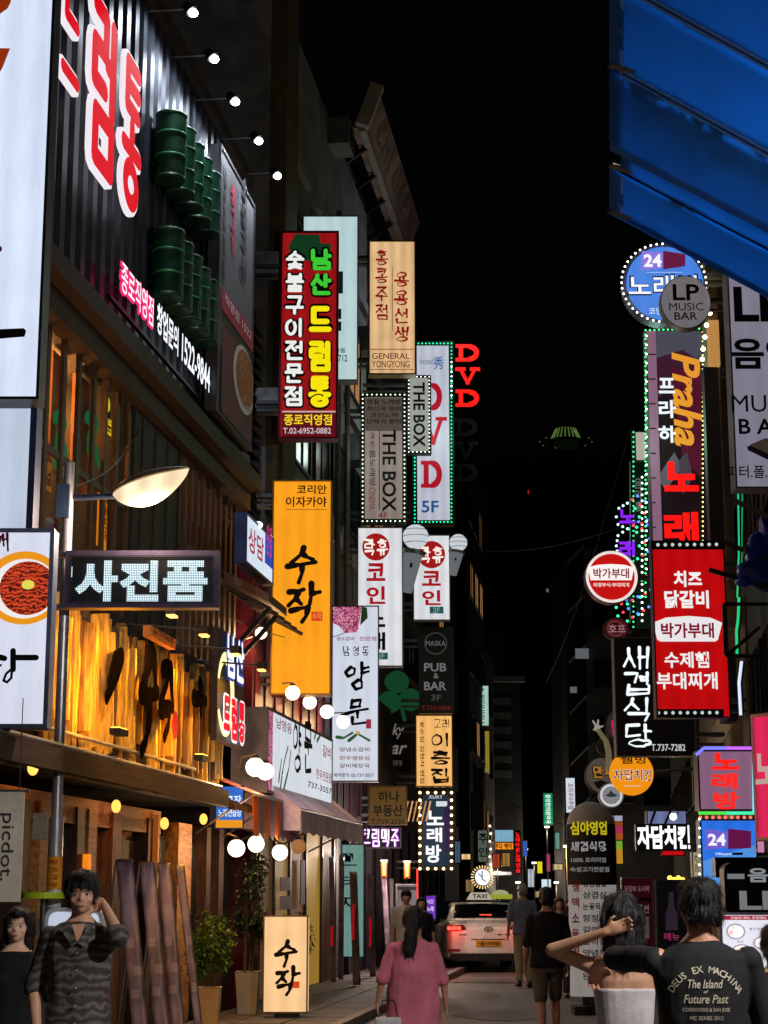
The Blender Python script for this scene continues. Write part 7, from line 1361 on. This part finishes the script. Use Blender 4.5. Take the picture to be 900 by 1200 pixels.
def person(label, u, Y, H, yaw, S, top, bottom, hairc, skinc='#c89a80', arms=None, legs=None, vox=.009, sex='m', hair='short', shoulder=1.0, sleeve=.5, neck='crew', hem=.86, bshort=False, base_z=0, headyaw=0, shoe='#1a1a1c', toplen=.92, topdisp=.006, tilt=0, topmat=None, strapless=False, loose=1.0, beltc=None):
    K = H/1.72; x = P(u, 1045, Y).x; o = empty('person', (x, Y, base_z), math.radians(yaw), label=label, cat='person'); V = lambda a, b, c: Vector((a, b, c))*K
    sh = .185*shoulder*(1 if sex == 'm' else .9); hp = .1 if sex == 'm' else .095
    q = MB(); wv = 1 if sex == 'm' else .86
    loft(q, [(V(0,0,.84), .10*K, .09*K), (V(0,0,.90), .165*K, .105*K), (V(0,0,.98), .16*K*wv, .105*K), (V(0,0,1.08), .135*K*wv, .09*K), (V(0,0,1.2), .15*K*wv, .1*K), (V(0,.0,1.32), .17*K*shoulder*wv, .105*K), (V(0,.0,1.4), .165*K*shoulder, .085*K), (V(0,.01,1.45), .1*K, .065*K), (V(0,.01,1.49), .06*K, .055*K)])
    if sex == 'f':
        for s in (-1, 1): q.ell(V(s*.07, -.08, 1.27), (.055*K, .045*K, .055*K))
    q.cap(V(0,.015,1.44), .055*K, V(0,.0,1.56), .052*K, 14)
    # head
    hy = math.radians(headyaw); Mh = Matrix.Rotation(hy, 3, 'Z') @ Matrix.Rotation(math.radians(tilt), 3, 'Y'); hc = V(0, -.012, 1.52); h = lambda a, b, c: hc + (Mh @ Vector((a, b, c)))*K
    def he(c, r): q.ell(h(*c), tuple(k*K for k in r), Mh, 18, 12)
    he((0, .018, .115), (.073, .09, .085)); he((0, -.025, .05), (.057, .062, .062)); he((0, -.05, .015), (.03, .03, .024)); he((0, -.03, .08), (.066, .055, .05)); he((0, -.068, .108), (.042, .014, .012))
    q.cap(h(0, -.078, .092), .006*K, h(0, -.094, .066), .009*K, 8); he((-.01, -.086, .063), (.007, .008, .006)); he((.01, -.086, .063), (.007, .008, .006)); he((0, -.08, .034), (.02, .009, .005)); he((0, -.077, .026), (.016, .009, .005))
    for s in (-1, 1): he((s*.074, .015, .075), (.01, .02, .031)); he((s*.04, -.055, .06), (.022, .022, .02))
    # arms
    arms = arms or {}
    AR = {}
    for s, key in ((-1, 'L'), (1, 'R')):
        a = arms.get(key, ((s*(sh+.045), .02, 1.13), (s*(sh+.06), -.05, .89)))
        S0 = V(s*sh*.97, .01, 1.39); E = V(*a[0]); Wt = V(*a[1]); t = 1 if sex == 'm' else .84
        q.ell(V(s*(sh-.02), .01, 1.385), (.055*K*t, .055*K*t, .055*K*t)); q.cap(S0, .048*K*t, E, .038*K*t, 14); q.cap(E, .039*K*t, Wt, .025*K*t, 14)
        pn = Vector(a[3]) if len(a) > 3 else Vector((-s, 0, 0)); dh = Vector(a[2]) if len(a) > 2 else (Wt - E)
        hand(q, Wt, dh, pn, K*(1 if sex == 'm' else .88)*1.0, a[4] if len(a) > 4 else .35); AR[key] = (S0, E, Wt)
    # legs
    legs = legs or {}
    LG = {}
    for s, key in ((-1, 'L'), (1, 'R')):
        a = legs.get(key, ((s*.1, -.01, .49), (s*.1, .02, .09)))
        Hj = V(s*hp*.85, 0, .88); Kn = V(*a[0]); An = V(*a[1]); q.cap(Hj, .08*K, Kn, .052*K, 16); q.cap(Kn, .053*K, Kn.lerp(An, .35) + V(0, .015, 0), .052*K, 14); q.cap(Kn.lerp(An, .35) + V(0, .015, 0), .05*K, An, .034*K, 14)
        q.cap(An + V(0,.02,-.03), .035*K, An + V(0, -.12, -.055), .03*K, 12); LG[key] = (Hj, Kn, An)
    body = remesh(q, 'body', skin(skinc), o, vox)
    # eyes, brows, lips
    if abs(yaw) < 90 or True:
        for s in (-1, 1):
            e = MB(); e.ell(h(s*.031, -.0735, .088), (.012*K, .008*K, .0045*K)); ey = e.build('eye', mat('#cfc6be', .3), o, smooth=True)
            e = MB(); e.ell(h(s*.031, -.0795, .088), (.0055*K, .004*K, .0045*K)); e.build('iris', mat('#120b08', .1), ey, smooth=True)
            e = MB(); e.cap(h(s*.018, -.0815, .107), .0026*K, h(s*.047, -.072, .109), .0018*K, 6); e.build('eyebrow', mat(hairc, .8), o)
            e = MB(); e.cap(h(s*.018, -.083, .0945), .0014*K, h(s*.044, -.075, .0945), .0012*K, 6); e.build('eyelid_line', mat('#1a0e0a', .8), o)
        e = MB(); e.ell(h(0, -.0855, .0305), (.019*K, .0045*K, .0055*K)); e.build('lips', mat('#9a4a44' if sex == 'f' else '#96605a', .4), o, smooth=True)
    # hair
    q = MB(); HM = mat(hairc, .5, 0, .5, 60, .6, 'hair', (1, 1, .15))
    def hh(c, r): q.ell(h(*c), tuple(k*K for k in r), Mh, 18, 12)
    hh((0, .035, .13), (.085, .1, .09)); hh((0, .075, .085), (.07, .055, .075)); hh((0, -.02, .175), (.07, .075, .035))
    if hair in ('short', 'mop'):
        for s in (-1, 1): hh((s*.066, .03, .1), (.02, .05, .05)); hh((s*.045, .07, .05), (.035, .035, .04))
        if hair == 'mop':
            for k in range(7): hh((-.06 + k*.02, -.07 + abs(k-3)*.008, .15 - (k % 2)*.006), (.018, .02, .04))
            for s in (-1, 1): hh((s*.075, -.01, .12), (.018, .045, .055)); hh((s*.03, .02, .185), (.045, .07, .03))
    elif hair in ('long', 'bob'):
        L = .26 if hair == 'long' else .1
        for s in (-1, 1):
            for k in range(4): hh((s*(.07 + .006*k), .01 + .02*k, .08 - k*.0), (.02, .035, .07)); 
            q.cap(h(s*.072, .01, .1), .022*K, h(s*.08, .015, -L*.7), .02*K, 10); q.cap(h(s*.06, .06, .1), .04*K, h(s*.065, .075, -L), .03*K, 10); q.cap(h(s*.058, -.045, .165), .02*K, h(s*.079, -.012, .06), .014*K, 8)
        q.cap(h(0, .08, .1), .065*K, h(0, .1, -L), .045*K, 12); q.cap(h(-.03, .08, .1), .06*K, h(-.03, .095, -L*1.05), .035*K, 12)
    elif hair == 'ponytail':
        for s in (-1, 1): hh((s*.06, .03, .1), (.028, .055, .06))
        q.cap(h(0, .1, .12), .05*K, h(.02, .135, .0), .052*K, 12); q.cap(h(.02, .135, .0), .052*K, h(.035, .12, -.14), .058*K, 12); q.cap(h(.035, .12, -.14), .058*K, h(.04, .1, -.22), .04*K, 12)
    ho = remesh(q, 'hair', HM, o, vox*.9, 2, .012*K, 26, 3, (1, 1, .5))
    if Y < 15:                                  # loose strands over the mass of hair
        rs = random.Random(int(u) + 5); vv = ho.data.vertices; q = MB(); hc0 = h(0, .02, .1)
        for i in range(2600):
            v0 = vv[rs.randrange(len(vv))]; p = v0.co.copy(); nn = v0.normal; 
            if nn.z < -.5: continue
            t = (Vector((0, 0, -1)) - nn * (-nn.z)) + Vector((p.x - hc0.x, p.y - hc0.y, 0)) * 1.5
            if t.length < 1e-3: continue
            t.normalize(); t += Vector([rs.gauss(0, .28) for _ in range(3)]); t.normalize(); sd = t.cross(nn).normalized() * rs.uniform(.0005, .0011); L = rs.uniform(.02, .055) * K
            a = p + nn*.001; m1 = p + t*L*.5 + nn*rs.uniform(.003, .008); e2 = p + t*L + nn*rs.uniform(-.004, .006) - Vector((0, 0, L*.15))
            q.add([a - sd, a + sd, m1 + sd, m1 - sd, e2], [(0,1,2,3), (3,2,4)])
        q.build('hair_strands', HM, o, kind='stuff')
    # top
    if topmat is None: topmat = mat(top, .85, 0, .2, 5, .35, 'cloth')
    q = MB(); g = .018*K*loose
    zt = hem
    if strapless:
        loft(q, [(V(0,0,zt), .165*K*wv+g, .105*K+g), (V(0,0,.98), .155*K*wv+g, .1*K+g), (V(0,0,1.08), .135*K*wv+g*.7, .09*K+g*.7), (V(0,0,1.2), .15*K*wv+g*.7, .1*K+g*.7), (V(0,0,1.285), .165*K*shoulder*wv+g*.5, .108*K+g*.5)])
    else:
        loft(q, [(V(0,0,zt), .165*K*loose+g, .115*K*loose+g), (V(0,0,.98), .16*K*loose+g*.8, .11*K*loose+g), (V(0,0,1.08), .148*K*loose+g, .1*K*loose+g), (V(0,0,1.2), .155*K*wv*loose+g, .105*K*loose+g), (V(0,0,1.32), .172*K*shoulder*wv+g, .108*K+g), (V(0,0,1.4), .17*K*shoulder+g, .088*K+g), (V(0,.012,1.445), .115*K+g*.6, .07*K+g*.6)] + ([(V(0,.014,1.468), .075*K, .06*K)] if neck != 'wide' else []))
        for key, (S0, E, Wt) in AR.items():
            t = 1 if sex == 'm' else .86
            e = S0.lerp(E, min(1, sleeve*2)) if sleeve < .5 else E
            q.ell(S0 - V(0,0,.008), (.056*K*t+g*.4,)*3, None, 14, 9)
            q.cap(S0, .051*K*t+g*.4, e, .046*K*t+g*.6, 14)
            if sleeve > .5: q.cap(E, .045*K*t+g*.6, E.lerp(Wt, (sleeve-.5)*2), .036*K*t+g*.6, 14)
        if sex == 'f':
            for s in (-1, 1): q.ell(V(s*.07, -.085, 1.27), (.06*K, .045*K, .06*K))
    tp = remesh(q, 'top', topmat, o, vox, 3, topdisp*K, 9, int(u) % 7, (1, 1, .6))
    # bottom
    q = MB(); loft(q, [(V(0,0,.8), .13*K, .1*K), (V(0,0,.86), .172*K, .115*K), (V(0,0,.95), .165*K, .112*K), (V(0,0,1.0), .15*K, .1*K)])
    for key, (Hj, Kn, An) in LG.items():
        if bshort: e = Kn + V(0,0,.02); q.cap(Hj, .092*K, Hj.lerp(e, .92), .078*K, 16)
        else: q.cap(Hj, .09*K, Kn, .068*K, 16); q.cap(Kn, .068*K, An + V(0,0,.03), .058*K, 16)
    remesh(q, 'trousers' if not bshort else 'shorts', mat(bottom, .85, 0, .2, 5, .3, 'cloth'), o, vox*1.2, 3, .005*K, 8, 2)
    for key, (Hj, Kn, An) in LG.items():
        q = MB(); q.cap(An + V(0,.03,-.035), .045*K, An + V(0,-.13,-.05), .04*K, 12); q.box(An.x-.045*K, An.x+.045*K, An.y-.17*K, An.y+.075*K, An.z-.09*K, An.z-.065*K); q.build('shoe', mat(shoe, .5), o, smooth=False)
    return o, tp, body, K
# patterned shirt material
PS = bpy.data.materials.new('patterned_cloth'); PS.use_nodes = True
n = PS.node_tree.nodes; L = PS.node_tree.links; b = n['Principled BSDF']; b.inputs['Roughness'].default_value = .8; tc = n.new('ShaderNodeTexCoord'); wv_ = n.new('ShaderNodeTexWave'); wv_.bands_direction = 'Z'; wv_.inputs['Scale'].default_value = 6; wv_.inputs['Distortion'].default_value = 7; wv_.inputs['Detail'].default_value = 4; wv_.inputs['Detail Scale'].default_value = 2.2
L.new(tc.outputs['Object'], wv_.inputs['Vector']); cr = n.new('ShaderNodeValToRGB'); cr.color_ramp.elements[0].color = lin('#2e2828'); cr.color_ramp.elements[1].color = lin('#5c534e'); cr.color_ramp.elements[0].position = .25; L.new(wv_.outputs[1], cr.inputs[0]); L.new(cr.outputs[0], b.inputs['Base Color'])
# left pair, facing the camera
o, tp, bd, K = person('man in a dark wavy patterned shirt raising his left hand behind his head', 96, 10.2, 1.78, 4, None, '#4a423c', '#1c1a1c', '#0c0a0a', '#b88a70', arms={'R': ((.215, -.2, 1.4), (.125, .0, 1.545), (-.7, .6, .3), (0, -1, .3), .5), 'L': ((-.24, .03, 1.12), (-.2, -.1, .9))}, hair='mop', hem=.8, topmat=PS, vox=.007, topdisp=.01, loose=.98, headyaw=4, shoulder=.9)
q = MB(); q.add([(x*K, y*K, z*K) for x, y, z in ((-.055,-.115,1.46),(0,-.14,1.36),(-.03,-.135,1.34),(-.085,-.12,1.42))] + [(x*K, y*K, z*K) for x, y, z in ((.055,-.115,1.46),(0,-.14,1.36),(.03,-.135,1.34),(.085,-.12,1.42))], [(0,1,2,3),(4,7,6,5)]); f = q.build('collar', PS, o); f.modifiers.new('t', 'SOLIDIFY').thickness = .006
q = MB(); q.add([(x*K, y*K, z*K) for x, y, z in ((-.035,-.118,1.455),(.035,-.118,1.455),(0,-.136,1.35))], [(0,1,2)]); q.build('open_neck', skin('#b88a70'), o)
for k in range(5):
    q = MB(); q.bar((0, -.146*K, (1.31-.09*k)*K), (0, -.152*K, (1.31-.09*k)*K), .006, 8); q.build('button', mat('#8a8078', .4), o)
person('woman in a black wide necked top with long dark hair', 22, 11.3, 1.575, 8, None, '#08080a', '#101012', '#140e0c', '#d0a48c', sex='f', hair='long', hem=.84, neck='wide', vox=.007, sleeve=.45, headyaw=-6, tilt=3, arms={'R': ((.24, .02, 1.13), (.27, -.05, .9))})
# woman in pink T-shirt from behind
person('woman from behind in an oversized pink T-shirt with dark ponytail', 484, 14.0, 1.56, 180, None, '#bc6474', '#1c1a20', '#0e0a0a', '#b8866c', sex='f', hair='ponytail', hem=.74, loose=1.28, sleeve=.5, topdisp=.014, arms={'L': ((-.25, .0, 1.13), (-.28, -.1, .9)), 'R': ((.26, .03, 1.14), (.3, -.06, .95), (0, -.3, -1))}, legs={'L': ((-.09, -.1, .5), (-.09, .02, .1)), 'R': ((.09, .04, .49), (.09, .2, .14))}, bshort=True, vox=.008)
c = P(455, 1192, 13.8); q = MB(); q.box(-.1, .1, -.04, .04, -.3, 0); bg_ = q.build('shopping_bag', mat('#b4b0b0', .5, 0, .2, 6, .3), loc=c, bevel=.02, label='pale shopping bag hanging from the hand of the woman in pink', cat='bag'); q = MB(); q.path([(-.07,0,0),(-.04,0,.12),(.04,0,.12),(.07,0,0)], .005, 5); q.build('handle', BLACK, bg_)
# man in black T-shirt and shorts walking away
person('man in black T-shirt and grey shorts walking away', 640, 20.5, 1.72, 184, None, '#0e0f14', '#5a544c', '#0c0a0a', '#b08068', hem=.86, bshort=True, sleeve=.5, legs={'L': ((-.1, -.13, .5), (-.09, -.04, .1)), 'R': ((.09, .05, .49), (.1, .22, .16))}, vox=.011, loose=1.08)
# grey haired man in blue-grey polo, beige trousers
person('grey haired man in a blue grey shirt and beige trousers walking beside the taxi', 612, 33, 1.82, 186, None, '#626a84', '#96866c', '#8a867e', '#a87e68', hem=.88, sleeve=.48, legs={'L': ((-.1, -.08, .49), (-.1, .02, .1)), 'R': ((.09, .03, .49), (.1, .14, .12))}, vox=.014)
# two facing pedestrians
person('young man in a white T-shirt facing the camera by the pale banners', 476, 31, 1.7, 0, None, '#b8b0a6', '#2a2830', '#0e0a0a', '#c0927a', hair='mop', vox=.014, sleeve=.5)
person('woman in black facing the camera beside the man in white', 494, 31.4, 1.58, 0, None, '#141418', '#1c1c20', '#100c0a', '#c0927a', sex='f', hair='bob', vox=.014)
person('woman with brown wavy hair in a patterned blouse far behind the man in black', 655, 30, 1.58, 0, None, '#6a5a4c', '#3a3430', '#4a3020', '#c09478', sex='f', hair='long', vox=.014)
person('distant pedestrian in dark clothes by the right kerb', 668, 36, 1.66, 180, None, '#1c1a20', '#1c1c20', '#0c0a0a', '#b08a70', vox=.016)
# woman in white tube top, arm raised to her hair
person('woman in a white strapless top holding her dark hair with one raised hand', 729, 8.6, 1.665, 176, None, '#b0a8a8', '#4a4a50', '#0c0a0a', '#b08468', sex='f', hair='bob', strapless=True, hem=.84, vox=.007, tilt=4,
       arms={'R': ((.345, -.0, 1.46), (.09, .13, 1.55), (-1, .1, .35), (0, 1, -.2), .2), 'L': ((-.24, -.02, 1.13), (-.2, -.12, .92))}, topdisp=.004, shoulder=1.0)
# man in black printed T-shirt, his arm round her
o, tp, bd, K = person('man from behind in a black T-shirt with an arched white back print', 818, 8.0, 1.725, 178, None, '#0b0b0e', '#18181c', '#0c0a0a', '#b47e60', hair='short', hem=.84, loose=1.12, vox=.007, sleeve=.5, shoulder=1.12, topdisp=.008, headyaw=14,
       arms={'R': ((.345, -.22, 1.385), (.4, -.46, 1.36), (.1, -.6, -.6), (0, 0, -1), .4), 'L': ((-.27, -.03, 1.12), (-.26, -.15, .9))})
def backprint():
    me = tp.data; bv = BVHTree.FromPolygons([v.co.copy() for v in me.vertices], [tuple(p.vertices) for p in me.polygons])
    def arc(t, cx, cz, R, h, a0, a1, b=.012, flip=1):
        q = MB(); n = len(t)
        for i, ch in enumerate(t):
            if ch == ' ': continue
            a = math.radians(a0 + (a1-a0)*(i+.5)/n); vs, fs_ = text_geo(ch, 0 if ch == 'M' else b); w0 = max(p[0] for p in vs); mid = w0/2
            out = []
            for x, y in vs:
                X = (x-mid)*h; Z = y*h; out.append((cx + (R+Z*flip)*math.sin(a) + X*math.cos(a), cz + (R+Z)*math.cos(a) - X*math.sin(a)))
            q.add([(-x, 0, z) for x, z in out], fs_)
        return q
    def put(q):
        vs = []
        for x, y, z in q.v:
            hit = bv.ray_cast(Vector((x, .6, z)), Vector((0, -1, 0)))
            vs.append((x, (hit[0].y if hit[0] else .12) + .004, z))
        q.v = vs; q.build('back_print', mat('#b0a894', .8), o)
    put(arc('DEUS EX MACHINA', .0, 1.19*K, .15, .04, -64, 66, .015))
    for t, z, h_, w_, sh in (('The Island', 1.275, .036, .15, .3), ('of', 1.255, .012, .02, .3), ('Future Past', 1.213, .036, .19, .3), ('CORDOVERO & SAN JOSE', 1.175, .02, .2, 0), ('MC SERIES 2012', 1.145, .016, .14, 0)):
        q = MB(); place_text(q, t, (-w_/2, z*K, w_/2, z*K + h_), .012, 0, shear=sh); q.v = [(-x, y, z_ - x*.12*0) for x, y, z_ in q.v]; put(q)
backprint()
person('person in a dark maroon top partly cut off at the lower right', 905, 9.6, 1.5, 180, None, '#241018', '#141418', '#0c0a0a', '#b08a70', vox=.012)
